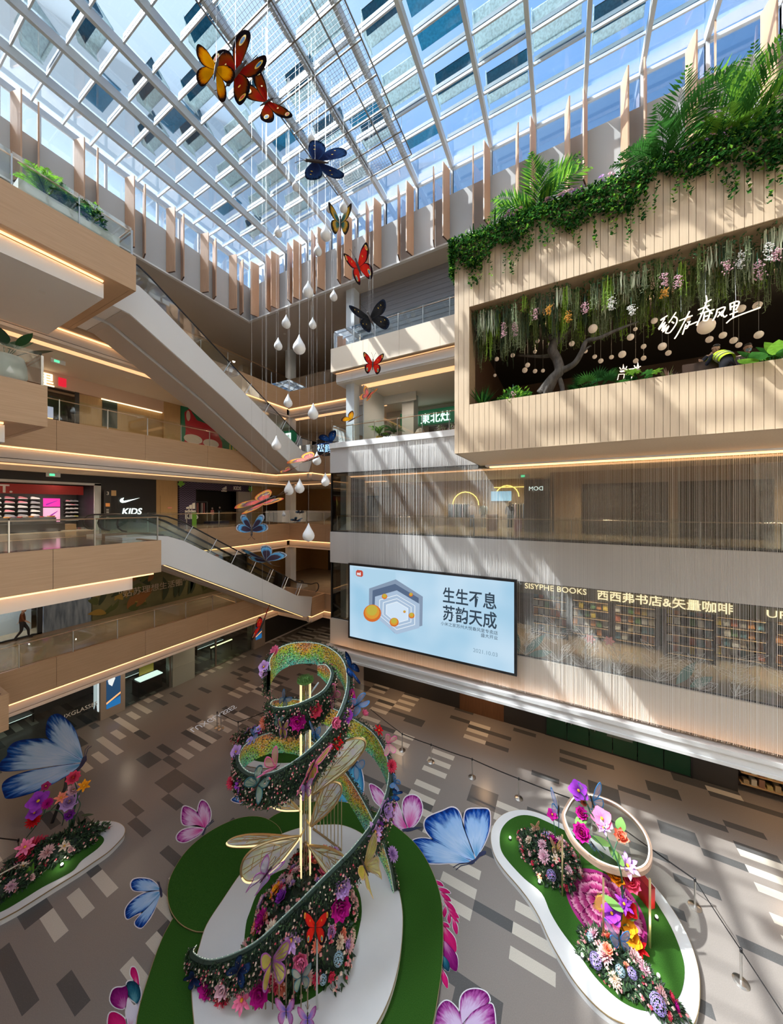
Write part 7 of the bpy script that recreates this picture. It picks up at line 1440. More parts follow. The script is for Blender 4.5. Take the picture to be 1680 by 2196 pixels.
# ---------------------------------------------------------------- rope barriers
def stanchion(p, label, H=.92):
    t = thing('stanchion', label, 'barrier post', p, 'belt barrier posts'); p = Vector(p)
    MB().lathe([(.175, 0), (.175, .012), (.13, .03), (.04, .055), (.03, .06)], p, 24).build('base', M_chrome, t, smooth=False); MB().tube([p+Vector((0, 0, .05)), p+Vector((0, 0, H-.08))], .026, 10).build('tube', M_chrome, t)
    MB().lathe([(.033, H-.10), (.033, H), (.02, H+.01)], p, 12).build('belt_head', mat('belt_head_black', (.02, .02, .022), .35), t); return p
M_belt = mat('belt_webbing', (.012, .012, .013), .7)
def belt(a, e, label, H=.87, sag=.02):
    a, e = Vector(a), Vector(e); pts = [lerp(a, e, k/8)+Vector((0, 0, H-sag*4*(k/8)*(1-k/8))) for k in range(9)]; b = MB()
    for p, q in zip(pts, pts[1:]): b.prism([p-Vector((0, 0, .025)), q-Vector((0, 0, .025)), q+Vector((0, 0, .025)), p+Vector((0, 0, .025))], (0, .004, 0))
    tag(b.build('barrier_belt', M_belt), label, 'belt', 'black belts between the barrier posts')
line = [(863, 1609), (925, 1634), (1013, 1667), (1113, 1712)]; LB = ['nearest the spiral ribbon', 'second from the spiral along the back row', 'third from the spiral along the back row', 'next to the right island along the back row']
pp_ = [stanchion(at(*p, Z=0), 'steel belt barrier post, %s' % l) for p, l in zip(line, LB)]
p3 = [stanchion(at(*p, Z=0), l) for p, l in (((1491, 1944), 'steel belt barrier post right of the round frame'), ((1590, 2106), 'steel belt barrier post at the bottom right corner'))]
hid = at(1270, 1775, Z=0)
for a, e, l in zip([pp_[0]+Vector((-2.6, 1.0, 0)), pp_[0], pp_[1], pp_[2], pp_[3], hid, p3[0], p3[1]], [pp_[0], pp_[1], pp_[2], pp_[3], hid, p3[0], p3[1], p3[1]+Vector((1.0, -3.0, 0))], ['leading in from behind the spiral', 'from the first to the second post', 'from the second to the third post', 'from the third to the fourth post', 'running behind the right island', 'passing behind the round frame', 'along the right side of the island', 'leaving at the bottom right corner']): belt(a, e, 'black barrier belt %s' % l)
stanchion(hid, 'steel belt barrier post hidden behind the round frame')
q = [stanchion(at(*p, Z=0), l) for p, l in (((466, 1560), 'left one of the paired barrier posts near the floor lettering'), ((474, 1563), 'right one of the paired barrier posts near the floor lettering'), ((511, 1582), 'steel belt barrier post left of the rear island'))]
belt(q[1], q[2], 'black barrier belt from the paired posts to the rear island'); belt(q[2], at(575, 1555, Z=0), 'black barrier belt running behind the upper spiral loop')
q = [stanchion(at(*zl(*p), Z=0), l) for p, l in (((235, 1400), 'barrier post with black head behind the left island flowers'), ((325, 1420), 'second barrier post behind the left island flowers'))]; belt(q[0], q[0]+Vector((-3, -1.2, 0)), 'black barrier belt leaving past the left edge')
# ---------------------------------------------------------------- wire mesh tray below the skylight
ZM = 30.5
mt_ = thing('wire_mesh_tray', 'big rectangular wire mesh tray hung below the skylight', 'ceiling mesh', (-9, 9, ZM)); b = MB()
x0, x1, y0, y1 = -11.25, -6.7, 2.0, 14.75
ys = [14.75-1.13*k for k in range(12)]; xs = [x0, x0+2.3, x0+3.5, x1]
for x in xs: b.box(x-.02, x+.02, ys[-1], y1, ZM-.025, ZM+.025)
for y in ys: b.box(x0, x1, y-.022, y+.022, ZM-.02, ZM+.03)
b.build('frame_rods', mat('mesh_rod', (.30, .28, .25), .35, .8), mt_); b = MB(); x = x0
while x < x1: b.box(x-.004, x+.004, ys[-1], y1, ZM, ZM+.008); x += .128
y = ys[-1]
while y < y1: b.box(x0, x1, y-.004, y+.004, ZM, ZM+.008); y += .128
b.build('wire_grid', mat('mesh_wire', (.25, .26, .28), .5, .5), mt_)
for x in (x0, x0+2.3, x1):
    for y in (ys[1], ys[4], ys[7], ys[10]): MB().tube([(x, y, ZM), (x, y, 31.25)], .008, 4).build('suspension_wire', M_wire, mt_)
# ---------------------------------------------------------------- white drop lamps on wires
def wire_top(p): return 31.0 if min(abs(p.x-x) for x in BX) < .075 else 31.29 if min(abs(p.y-y) for y in PY_) < .028 else 31.421
M_drop = mat('frosted_white_drop', (.82, .85, .88), .35)
drop0 = None
for k, (x, y, s, D) in enumerate(((668, 296, 22, 12.5), (634, 398, 22, 13), (737, 443, 26, 13.5), (699, 500, 34, 13), (682, 536, 26, 14), (597, 497, 24, 14), (661, 622, 34, 14), (716, 634, 24, 15), (614, 691, 28, 14.5), (671, 694, 24, 15), (597, 739, 26, 14), (642, 741, 40, 13), (618, 861, 28, 14), (672, 884, 34, 13.5), (593, 952, 30, 14), (680, 985, 28, 15), (698, 1030, 28, 14), (620, 1048, 30, 15), (643, 1044, 30, 14), (662, 1144, 38, 13), (707, 445, 22, 15))):
    p = at(x, y, D=D); h = s*D/FPX*1.05; r = h*.32
    t = thing('drop_lamp', 'white teardrop lamp, %s' % ['highest one beside the navy butterfly', 'second highest one', 'by the head of the gold butterfly', 'large one left of the gold butterfly', 'below the large one left of the gold butterfly', 'alone above the roof corner', 'large one left of the red eyed butterfly', 'small one below the red eyed butterfly', 'left of a pair before the dark corner', 'small one right of the pair before the dark corner', 'left of the largest lamp', 'largest one before the dark corner', 'above the upper escalator foot', 'large one above the blue neon', 'before the white escalator side', 'before the flat red butterfly', 'beside the curtain block corner', 'left of the pair below the landing', 'right of the pair below the landing', 'lowest one of all', 'small one above the gold butterfly'][k], 'hanging lamp', p-Vector((0, 0, h*.45)), 'teardrop lamps on wires')
    q = p-Vector((0, 0, h*.45)); prof = [(.001, 0), (r*.55, h*.06), (r*.9, h*.18), (r, h*.32), (r*.9, h*.46), (r*.62, h*.62), (r*.34, h*.78), (r*.14, h*.92), (r*.06, h)]
    MB().lathe(prof, q, 16).build('drop', M_drop, t, smooth=True); MB().tube([q+Vector((0, 0, h)), (q.x, q.y, wire_top(q))], .0035, 4).build('wire', M_wire, t)
# ---------------------------------------------------------------- hanging butterflies
def hang(label, D, c, L, Rr, head, tail, dz=(.0, .0), dh=0.0, **kw):
    cc = at(*c, D=D); t = thing('hanging_butterfly', label, 'butterfly', cc, 'butterflies hung on wires')
    q, wl, wr, b = vframe(cc, at(*L, D=D+dz[0]), at(*Rr, D=D+dz[1]), at(*head, D=D-dh), at(*tail, D=D+dh)); butterfly_parts(t, cc, wl, wr, b, **kw)
    MB().tube([cc, (cc.x, cc.y, wire_top(cc))], .003, 4).build('wire', M_wire, t)
MON = [(.70, .60, .03, 0)]
hang('orange butterfly highest under the skylight mesh', 9, (464, 146), (414, 118), (503, 186), (470, 116), (458, 178), (.2, -.1), pal='flame')
hang('red and black eyed butterfly behind the orange one', 9.6, (505, 160), (472, 92), (544, 200), (474, 196), (530, 126), (.1, .1), pal='ember', spots=EYES)
hang('red orange butterfly with folded wings right of the orange one', 10.2, (574, 218), (534, 148), (616, 262), (590, 210), (552, 232), (.3, -.2), pal='ember', spots=EYES)
hang('navy butterfly with yellow dots right of the skylight mesh edge', 12, (676, 346), (700, 300), (688, 392), (648, 342), (716, 350), (.3, .1), pal='navy', spots=DOTS)
hang('gold and black butterfly with open wings near the roof corner', 14, (730, 477), (702, 449), (757, 452), (730, 458), (730, 502), pal='gold')
hang('large red butterfly with blue eye spots below the gold one', 13.5, (768, 570), (742, 566), (797, 538), (760, 553), (778, 604), pal='red', spots=EYES)
hang('large black butterfly before the grey shutter', 13, (794, 682), (752, 672), (836, 657), (787, 668), (806, 710), pal='black', spots=DOTS)
hang('red butterfly with open wings before the cream balcony edge', 14.5, (800, 780), (777, 767), (825, 771), (801, 768), (799, 800), pal='red', spots=EYES)
hang('dark red butterfly seen before the fourth floor ceiling', 15, (791, 847), (777, 834), (807, 840), (797, 837), (784, 856), (.2, .1), pal='coral', spots=DOTS)
hang('small orange butterfly by the white column and copper handrail', 15, (755, 900), (746, 884), (772, 893), (766, 893), (744, 905), (.2, 0), pal='orange')
hang('blue butterfly at the corner of the curtain block', 14, (712, 948), (706, 922), (687, 954), (728, 948), (698, 952), (-.3, -.3), pal='blue', spots=DOTS)
hang('flat red butterfly above the lower drop lamps', 14, (668, 984), (643, 975), (698, 974), (690, 975), (642, 992), (.4, -.2), pal='coral', spots=DOTS)
hang('small pink red butterfly above the pair of drop lamps', 14, (621, 1009), (610, 1004), (632, 1003), (629, 1006), (611, 1014), (.3, -.1), pal='coral')
hang('coral butterfly with blue and yellow eye spots before the purple shop', 12.5, (570, 1074), (545, 1060), (580, 1084), (604, 1060), (538, 1088), (.5, -.3), pal='coral', spots=[(.55, .42, .13, 1), (.55, .42, .08, 2), (.60, -.35, .10, 1), (.60, -.35, .06, 2)])
hang('black and sky blue butterfly before the third floor oak edge', 12.5, (540, 1138), (505, 1121), (578, 1120), (540, 1152), (541, 1120), (.2, .2), .35, pal='sky')
hang('purple grey butterfly with sky blue bands above the lower escalator', 12.2, (572, 1203), (524, 1191), (606, 1178), (588, 1214), (556, 1190), (.4, .3), pal='sky')
hang('red butterfly with eye spots hanging low before the ground shops', 12.5, (563, 1338), (545, 1342), (574, 1306), (573, 1318), (556, 1358), (.2, .2), pal='red', spots=EYES)
# ---------------------------------------------------------------- ivy and palms on top of the timber box
G3 = [translucent('ivy_dark', (.022, .085, .022), .25), translucent('ivy_mid', (.055, .19, .035), .35), translucent('ivy_bright', (.22, .46, .05), .45)]
def ivy():
    rng = random.Random(14); b = MB(); x = bx0-.1
    def lf_(p, out=1.0): leaf_card(b, p, Vector((rng.uniform(-.7, .7), -.6*out, rng.uniform(-1, .5))), Vector((rng.uniform(-.4, .4), -1, rng.uniform(0, .8))), rng.uniform(.09, .17), rng.uniform(.07, .13), rng.choice((0, 0, 1, 1, 1, 2)))
    while x < 9.5:
        fall = .75+.30*math.sin(x*1.7)+.22*math.sin(x*4.1+1)
        for k in range(46): lf_((x+rng.uniform(-.06, .06), by0+rng.uniform(-.16, .55)*(1 if rng.random() < .5 else .2), bz1+rng.uniform(-.2, .22)))
        for k in range(int(54*fall)): q = rng.random()**.8; lf_((x+rng.uniform(-.06, .06), by0-rng.uniform(.02, .20), bz1-.05-fall*q))
        if rng.random() < .62:
            L = fall+rng.uniform(.3, 1.15); xx = x; z = bz1-fall*.7
            while z > bz1-L: xx += rng.uniform(-.03, .03); lf_((xx, by0-.05-rng.uniform(0, .07), z)); z -= rng.uniform(.03, .08)
        x += .115
    for k in range(2600): lf_((bx0-rng.uniform(.0, .18), by0+rng.uniform(-.1, 1.4), bz1+.15-rng.random()**1.4*1.3))
    tag(b.build('ivy', G3), 'trailing ivy spilling over the top edge of the timber box', 'ivy', kind='stuff')
ivy()
def palm(label, x, y, z, n, L, seed, m=(1, 2), group=None, droop=.9, lw=.045, up=1.1, name='palm'):
    rng = random.Random(seed); t = thing(name, label, 'palm', (x, y, z), group); o = Vector((x, y, z))
    MB().lathe([(.05, 0), (.07, .08), (.05, L*.22), (.02, L*.3)], o, 8).build('stem', mat('palm_stem', (.10, .12, .03), .7), t)
    for k in range(n):
        a = 2*PI*k/n+rng.uniform(-.3, .3); e = up*rng.uniform(.55, 1.15); l = L*rng.uniform(.75, 1.1); d = Vector((math.cos(a)*math.cos(e), math.sin(a)*math.cos(e), math.sin(e))); p = o+Vector((0, 0, L*.18)); b = MB(); path = [p.copy()]
        for i in range(12): p = p+d*(l/12); d = (d+Vector((0, 0, -droop/12*(1+i*.12)))).normalized(); path.append(p.copy())
        b.tube(path, [.012*(1-i/14) for i in range(13)], 4, 0)
        for i in range(2, 13):
            for j in (0, .5):
                c = lerp(path[i-1], path[i], 1-j); dd = (path[i]-path[i-1]).normalized(); s = dd.cross(Vector((0, 0, 1))); s = s.normalized() if s.length > .01 else Vector((1, 0, 0)); u = i/12
                ll = l*.34*math.sin(PI*min(.95, u*.8+.18))
                for sg in (-1, 1): leaf_card(b, c, dd*.75+s*sg*.8+Vector((0, 0, -.18+rng.uniform(-.1, .2))), Vector((0, 0, 1)), ll, lw, m[0] if rng.random() < .55 else m[1], .1)
        b.build('frond', G3, t)
def on_top(px, py): return at(px, py, Y=by0+.6)
p = on_top(1150, 430); palm('bright palm growing at the left part of the timber box top', p.x, by0+.6, bz1-.1, 17, 2.0, 1, (1, 2), lw=.06)
p = on_top(1430, 330); palm('broad palm in the middle of the timber box top', p.x, by0+.6, bz1-.1, 17, 2.0, 2, (1, 1), lw=.06)
p = on_top(1600, 270); palm('tall palm at the right end of the timber box top', p.x, by0+.65, bz1-.1, 18, 2.3, 3, (1, 2), up=1.3, lw=.06)
p = on_top(1540, 280); palm('low bright palm between the two large palms on the box', p.x, by0+.6, bz1-.1, 12, 1.3, 4, (2, 2), lw=.05)
def spiky(label, o, n, L, W, seed, mats, cat='plant', up=.8, name='spiky_plant', group=None, m=None):
    rng = random.Random(seed); o = Vector(o); t = thing(name, label, cat, o, group); b = MB()
    for k in range(n):
        a = rng.uniform(0, 2*PI); e = rng.uniform(.15, 1.45)**up; d = Vector((math.cos(a)*math.cos(e), math.sin(a)*math.cos(e), math.sin(e))); p = o+Vector((0, 0, .06)); l = L*rng.uniform(.75, 1.1)
        leaf_card(b, p, d, Vector((0, 0, 1)), l, W, rng.randrange(len(mats)), .2)
    b.build('leaves', mats, t); MB().lathe([(.05, 0), (.06, .05), (.03, .14)], o, 8).build('stem', mat('palm_stem', (0, 0, 0)), t)
p = on_top(1020, 500); spiky('small fan plant at the left corner of the box top', (p.x, by0+.5, bz1-.1), 30, .75, .09, 1, [G3[0], G3[1]])
p = on_top(1060, 475); spiky('yucca like fan plant beside the pink orchids', (p.x, by0+.55, bz1-.1), 34, 1.0, .10, 2, [G3[1], G3[0]])
p = on_top(1120, 460); spiky('pale green fern beside the left palm', (p.x, by0+.45, bz1-.1), 34, .7, .09, 3, [G3[2], G3[1]])
p = on_top(1660, 250); spiky('dark fan plant at the far right of the box top', (p.x, by0+.9, bz1), 32, 1.2, .12, 5, [G3[0], G3[0]])
for k, (x, y) in enumerate(((1085, 468), (1108, 455), (1230, 410), (1300, 385), (1465, 325), (1545, 292), (1190, 425))):
    p = at(x, y, Y=by0+.25); t = thing('orchid_spray', 'lilac orchid spray above the ivy, %s from the left' % ordn[k], 'flower', p-Vector((0, 0, .1)), 'orchid sprays on the timber box'); rng = random.Random(k)
    MB().tube([p-Vector((0, -.15, .25)), p], .01, 4).build('stem', M_stem, t)
    for j in range(9): q = p+Vector((rng.uniform(-.3, .3), rng.uniform(-.1, .08), rng.uniform(-.06, .1))); flower('anemone', 'palepink' if j % 2 else 'lilac', q, Vector((rng.uniform(-.5, .5), -1, .3)), .14, t)
# ---------------------------------------------------------------- hanging garden inside the opening
GM = [mat('moss_strand_olive', (.12, .17, .04), .7), mat('moss_strand_lime', (.22, .38, .03), .7), mat('moss_strand_grey', (.24, .30, .16), .7), mat('moss_strand_dark', (.03, .06, .02), .7), mat('amaranth_white', (.55, .60, .42), .7), mat('hanging_leaf', (.03, .11, .025), .5)]
M_gpink = mat('hanging_blossom_pink', (.62, .36, .42), .6); M_gora = mat('hanging_blossom_orange', (.62, .30, .03), .6); M_gwh = mat('hanging_blossom_white', (.70, .68, .64), .6)
rng = random.Random(23); hb = MB(); x = ox0+.12
zt = oz1-.05
while x < 9.6:
    for row in range(4):
        y = by0+.28+.42*row+rng.uniform(-.08, .08); rt = zt-.10-.06*row+rng.uniform(-.12, .1)
        for k in range(11 if row < 2 else 5): leaf_card(hb, (x+rng.uniform(-.12, .12), y+rng.uniform(-.12, .1), rt+rng.uniform(-.14, .1)), rvec(rng)+Vector((0, -.4, 0)), rvec(rng), rng.uniform(.07, .13), rng.uniform(.04, .07), 5)
        kind = rng.choice((0, 0, 1, 2, 2, 3, 3)) if row else rng.choice((0, 1, 2, 3, 5, 5)); L0 = (.85 if row == 0 else 1.15)*rng.uniform(.5, 1.1)*(1.25 if x < ox0+1.3 else 1)
        if rng.random() < .12 and row < 2: kind = 4; L0 *= .8
        for k in range(10):
            if kind == 5: break
            xx = x+rng.uniform(-.10, .10); yy = y+rng.uniform(-.10, .10); L = L0*rng.uniform(.55, 1.1); z = rt; pts = [Vector((xx, yy, z))]
            while z > rt-L: z -= .16; xx += rng.uniform(-.018, .018); pts.append(Vector((xx, yy, z)))
            hb.tube(pts, [.014 if kind == 4 else .010]*(len(pts)-1)+[.004], 3, kind)
            if kind in (0, 1, 2):
                for q in pts[1:]:
                    for r_ in range(2): leaf_card(hb, q, rvec(rng)+Vector((0, 0, -.8)), rvec(rng), .10, .022, kind)
    x += .16
tag(hb.build('hanging_greenery', GM), 'mass of hanging mosses and leaves under the top of the box opening', 'hanging plants', kind='stuff')
for k, (px, py, m, L) in enumerate(((1080, 690, 0, .55), (1148, 660, 0, .4), (1177, 655, 1, .3), (1218, 668, 1, .35), (1255, 648, 0, .35), (1312, 640, 2, .35), (1425, 585, 0, .4), (1455, 590, 0, .35), (1425, 620, 1, .25), (1560, 560, 0, .3), (1590, 540, 2, .45), (1628, 560, 0, .5), (1665, 535, 0, .3), (1650, 520, 2, .5), (1105, 690, 0, .5), (1100, 840, 0, .3), (1355, 655, 2, .3))):
    p = at(px, py, Y=by0+.16); b = MB(); rng = random.Random(k)
    for j in range(70): bud(b, p+Vector((rng.gauss(0, .05), rng.gauss(0, .04), -rng.random()*L)), rng.uniform(.012, .024), 0)
    b.tube([p+Vector((0, .1, .3)), p-Vector((0, 0, L))], .008, 4, 1)
    tag(b.build('blossom_spike', [[M_gpink, M_gora, M_gwh][m], M_stem]), '%s blossom spike hanging in the box opening, %s' % (['pink', 'orange', 'white'][m], ['at the left end', 'second from the left end', 'hooked one left of the tree', 'above the tree trunk', 'right of the tree fork', 'beside the lone white globe', 'below the pale amaranth', 'right of the pale amaranth', 'under the pale amaranth', 'above the end of the neon script', 'near the top right leaves', 'by the lime strands', 'at the right edge', 'highest at the right edge', 'beside the left end one', 'low on the left', 'in the middle of the row'][k]), 'flower')
# gnarled tree
tt = thing('gnarled_tree', 'gnarled grey artificial tree standing in the planted opening', 'tree', at(1180, 835, Y=by0+1.2))
M_bark = mat('grey_bark', (.15, .13, .115), .9, noise=.6, nscale=9, stretch=(1, 1, .4), bump=.6); yb = by0+1.1
def trunk(pts, rs): return MB().tube(smooth_path([tuple(at(x, y, Y=yb+d)) for x, y, d in pts], 5), smooth_r(rs, 5), 9)
def smooth_r(rs, n): return [p[0] for p in smooth_path([(r,) for r in rs], n)]
b = MB()
for pts, rs in ((((1165, 846, 0), (1185, 815, 0), (1200, 795, 0), (1195, 770, .1), (1185, 750, .1), (1192, 728, .2), (1205, 712, .2)), (.26, .20, .17, .16, .17, .13, .10)), (((1205, 795, 0), (1232, 780, -.1), (1248, 755, -.2), (1258, 732, -.2), (1285, 725, -.3), (1330, 705, -.3), (1370, 690, -.3)), (.12, .10, .085, .075, .06, .045, .02)), (((1192, 760, .1), (1160, 765, .4), (1110, 762, .6)), (.08, .06, .03)), (((1195, 735, .2), (1225, 705, .3), (1260, 690, .5), (1280, 650, .5)), (.10, .08, .06, .03)), (((1190, 735, .2), (1165, 700, .3), (1150, 660, .4)), (.10, .07, .03)), (((1200, 812, 0), (1206, 830, 0), (1207, 846, 0)), (.09, .08, .08)), (((1182, 820, -.1), (1172, 835, -.2), (1168, 848, -.2)), (.08, .07, .07)), (((1245, 760, -.2), (1262, 745, -.25), (1268, 742, -.3)), (.04, .03, .02))):
    q = trunk(pts, rs); b.add(q.v, q.f)
b.build('trunk', M_bark, tt, smooth=True)
# plants along the sill
def sill(px, d=.35): p = at(px, 830, Y=by0+d); return Vector((p.x, by0+d, oz0-.12))
spiky('spiky yucca at the left end of the planted opening', sill(1035), 46, .85, .07, 11, [G3[0], G3[1]], up=.6)
def bush(label, o, rx, rz, n, seed, mats, L=.16, W=.09, name='leafy_bush'):
    rng = random.Random(seed); o = Vector(o); t = thing(name, label, 'plant', o); b = MB()
    for k in range(n): v = rvec(rng); v.z = abs(v.z); p = o+Vector((v.x*rx, v.y*rx*.6, v.z*rz))*rng.uniform(.5, 1); leaf_card(b, p, v+rvec(rng)*.6, Vector((0, 0, 1)), L*rng.uniform(.7, 1.2), W, rng.randrange(len(mats)))
    b.build('leaves', mats, t); MB().tube([o, o+Vector((0, 0, rz*.7))], .03, 6).build('stem', mat('palm_stem', (0, 0, 0)), t)
bush('bright round leafy bush left of the gnarled tree', sill(1105, .45), .62, .62, 420, 3, [G3[1], G3[2], G3[1]])
bush('low dark shrub behind the yucca', sill(1075, .9), .5, .45, 200, 4, [G3[0], G3[0], G3[1]])
def fan(o, d, n, L, b, m, rng):
    d = Vector(d).normalized(); s = d.orthogonal().normalized(); u = Vector((0, 0, 1)); s = d.cross(u); s = s.normalized() if s.length > .1 else Vector((1, 0, 0)); w = s.cross(d)
    for k in range(n): a = lerp(-1.5, 1.5, k/(n-1)); leaf_card(b, o, d*math.cos(a)+s*math.sin(a)+Vector((0, 0, -.1)), w, L*(1-.15*abs(a)), .055, m, .2)
def fanpalm(label, o, n, L, seed):
    rng = random.Random(seed); o = Vector(o); t = thing('fan_palm', label, 'plant', o); b = MB()
    for k in range(n): a = 2*PI*k/n; d = Vector((math.cos(a), math.sin(a)*.7-.3, rng.uniform(.4, 1.2))).normalized(); e = o+d*L*.8; b.tube([o, e], .010, 4, 0); fan(e, d+Vector((0, -.2, .3)), 15, L*.6, b, 0 if k % 3 else 1, rng)
    b.build('fronds', [G3[0], G3[1]], t)
fanpalm('dark fan palm right of the gnarled tree', sill(1275, .5), 9, .7, 6); fanpalm('small fan palm near the lit tower sign', sill(1245, .8), 6, .5, 7)
def monstera(label, o, n, L, seed, m, group=None):
    rng = random.Random(seed); o = Vector(o); t = thing('monstera', label, 'plant', o, group); b = MB()
    for k in range(n):
        a = 2*PI*k/n+seed; d = Vector((math.cos(a), math.sin(a)*.8-.3, rng.uniform(.7, 1.6))).normalized(); e = o+d*L*rng.uniform(.8, 1.3); b.tube([o, lerp(o, e, .5)+Vector((0, 0, .06)), e], .010, 4, 0)
        f = (Vector((d.x, d.y-.4, .15))).normalized(); s = f.cross(Vector((0, 0, 1))).normalized(); W = L*.62; pts = []
        for q in range(25):
            th = -PI*.92+2*PI*.92*q/24; rr = W*(.62+.28*math.cos(th*.5))*(1 if q % 3 else .62); pts.append(e+f*(rr*math.cos(th)*.95+W*.25)+s*rr*math.sin(th)*.85+Vector((0, 0, -.25*rr*abs(math.sin(th)))))
        for q in range(24): b.add([e+f*W*.12, pts[q], pts[q+1]], [(0, 1, 2)], m[k % len(m)])
    b.build('leaves', G3, t)
monstera('glossy split leaf monstera beside the lit tower sign', sill(1372, .35), 6, .42, 2, (2, 1)); monstera('lower split leaf plant left of the pink spiky plant', sill(1345, .3), 5, .3, 4, (1, 0))
spiky('pink edged spiky plant right of the monstera', sill(1432, .35), 40, .42, .045, 13, [mat('cordyline_pink', (.42, .26, .22), .5), mat('cordyline_green', (.16, .20, .07), .5)], up=.6); spiky('dark purple spiky plant behind the pink edged one', sill(1440, .8), 34, .5, .05, 14, [mat('cordyline_dark', (.05, .03, .04), .5)])
spiky('dark purple spiky plant before the workers', sill(1590, .45), 30, .5, .05, 15, [mat('cordyline_dark', (0, 0, 0))], up=.6)
def broad(label, o, n, L, W, seed, m, name='broad_leaf_plant', lean=(0, -.3, 0), mats=None):
    rng = random.Random(seed); o = Vector(o); t = thing(name, label, 'plant', o); b = MB()
    for k in range(n):
        a = 2*PI*k/n+rng.uniform(-.3, .3); d = (Vector((math.cos(a), math.sin(a), rng.uniform(.3, 1.5)))+Vector(lean)).normalized(); e = o+d*L*.5; b.tube([o, e], .012, 4, 0); leaf(b, e, e+(d+Vector((0, 0, -.25)))*L*.75, W, Vector((0, 0, 1)) if abs(d.z) < .9 else (1, 0, 0), m[k % len(m)])
    b.build('leaves', mats or G3, t)
broad('bright broad leaved plant at the right end of the opening', sill(1655, .3), 10, .8, .36, 5, (1, 2)); broad('second broad leaved plant by the right edge', sill(1700, .5), 9, .9, .36, 6, (1, 2))
# globes on wires
M_globe = mat('warm_white_globe', (.80, .66, .52), .4, emit=.18, ecol=(1, .75, .55))
GL = [(1272, 705, 16, .7), (1153, 731, 8, 1.6), (1180, 737, 8, 1.8), (1227, 737, 10, 1.2), (1148, 754, 7, 2.5), (1100, 762, 8, 2.0), (1066, 770, 8, 1.8), (1132, 783, 9, 1.5), (1126, 794, 10, 2.6), (1148, 796, 8, 2.6), (1165, 795, 7, 2.2), (1062, 805, 6, 3.0), (1353, 723, 12, .8), (1276, 765, 8, 1.8), (1256, 753, 8, 2.4), (1289, 774, 9, 2.0), (1312, 766, 8, 2.4), (1335, 760, 13, 1.2), (1381, 743, 9, 1.6), (1363, 706, 7, 2.6), (1404, 688, 11, 1.0), (1364, 774, 9, 2.6), (1421, 743, 14, 1.0), (1515, 700, 28, .9), (1590, 662, 14, 1.2), (1625, 655, 14, 1.4), (1551, 719, 12, 1.2), (1522, 728, 12, 1.6), (1574, 730, 12, 1.8), (1628, 718, 14, 1.2), (1585, 740, 10, 2.4), (1381, 768, 9, 3.0), (1475, 683, 10, 2.0), (1434, 757, 10, 2.6)]
for k, (x, y, w, d) in enumerate(GL):
    p = at(x, y, Y=by0+d+.3); r = w*proj(p)[2]/FPX*.55; nb = 'near the tree' if x < 1300 else 'before the dark middle' if x < 1470 else 'around the neon script'
    t = thing('globe_lamp', 'round warm white globe lamp hanging %s in the planted opening' % nb, 'hanging lamp', p-Vector((0, 0, r)), 'globe lamps %s' % nb); MB().sphere(p, r, 14, 10).build('globe', M_globe, t, smooth=True); MB().tube([p+Vector((0, 0, r)), (p.x, p.y, oz1+.25)], .005, 3).build('wire', M_wire, t)
t0 = thing('accent_spot', 'warm lamp hidden deep in the planted opening', 'spotlight', (3, by0+4.5, oz1+.2)); MB().lathe([(.06, -.1), (.06, 0), (.03, .1)], (3, by0+4.5, oz1+.2), 10).build('lamp_body', M_spotbody, t0)
for x in (-.5, 3, 6.5):
    l = bpy.data.lights.new('accent_lamp', 'POINT'); l.energy = 26; l.color = (1, .72, .45); l.shadow_soft_size = .2; o = bpy.data.objects.new('accent_lamp', l); COL.objects.link(o); o.parent = t0; o.location = (x-3, -1.2, -.6)
# neon script
ns_ = thing('neon_sign', 'warm white neon handwriting hanging before the greenery', 'neon sign', at(1500, 690, Y=by0+.35)); M_neon = mat('neon_tube', (1, .9, .75), emit=1.25, ecol=(1, .82, .58)); Yn = by0+.3
z8 = lambda x, y: at(1340+x/4.94, 440+y/4.94, Y=Yn)
NS = [[(455, 1170), (400, 1205), (385, 1220), (425, 1205), (360, 1310), (420, 1250), (365, 1320)], [(430, 1240), (395, 1330), (445, 1265), (405, 1345), (470, 1280), (435, 1345)], [(545, 1135), (505, 1195), (470, 1245)], [(520, 1180), (555, 1200), (545, 1260), (480, 1350), (430, 1352)], [(500, 1235), (525, 1252)], [(720, 1170), (640, 1200), (580, 1225)], [(690, 1125), (620, 1260), (560, 1370), (530, 1415)], [(650, 1260), (615, 1370)], [(665, 1240), (700, 1232)], [(690, 1235), (665, 1300), (630, 1310)], [(640, 1290), (770, 1235)], [(780, 1110), (900, 1060)], [(800, 1150), (950, 1105)], [(865, 960), (870, 1020), (830, 1130), (790, 1220), (765, 1275)], [(920, 1000), (850, 1040)], [(860, 1080), (930, 1150)], [(850, 1130), (835, 1225)], [(850, 1135), (905, 1125), (880, 1215), (840, 1225)], [(850, 1180), (885, 1170)], [(985, 1100), (970, 1160), (935, 1225)], [(985, 1105), (1065, 1080), (1040, 1150), (1060, 1185), (1085, 1165)], [(1000, 1130), (1035, 1175)], [(1040, 1120), (985, 1185)], [(1120, 1040), (1125, 1110)], [(1120, 1045), (1190, 1020), (1215, 1035), (1180, 1110)], [(1130, 1080), (1190, 1060)], [(1165, 1035), (1150, 1200)], [(1115, 1160), (1200, 1125)], [(1080, 1250), (1140, 1200), (1260, 1150), (1440, 1085)]]
b = MB()
for s in NS: b.tube(smooth_path([tuple(z8(*p)) for p in s], 4), .017, 6)
b.build('neon_strokes', M_neon, ns_); b = MB()
for x, y in ((600, 1130), (860, 960), (1180, 1020)): p = z8(x, y); b.tube([p, (p.x, p.y+.1, oz1)], .004, 3)
b.build('hanging_wires', M_wire, ns_)
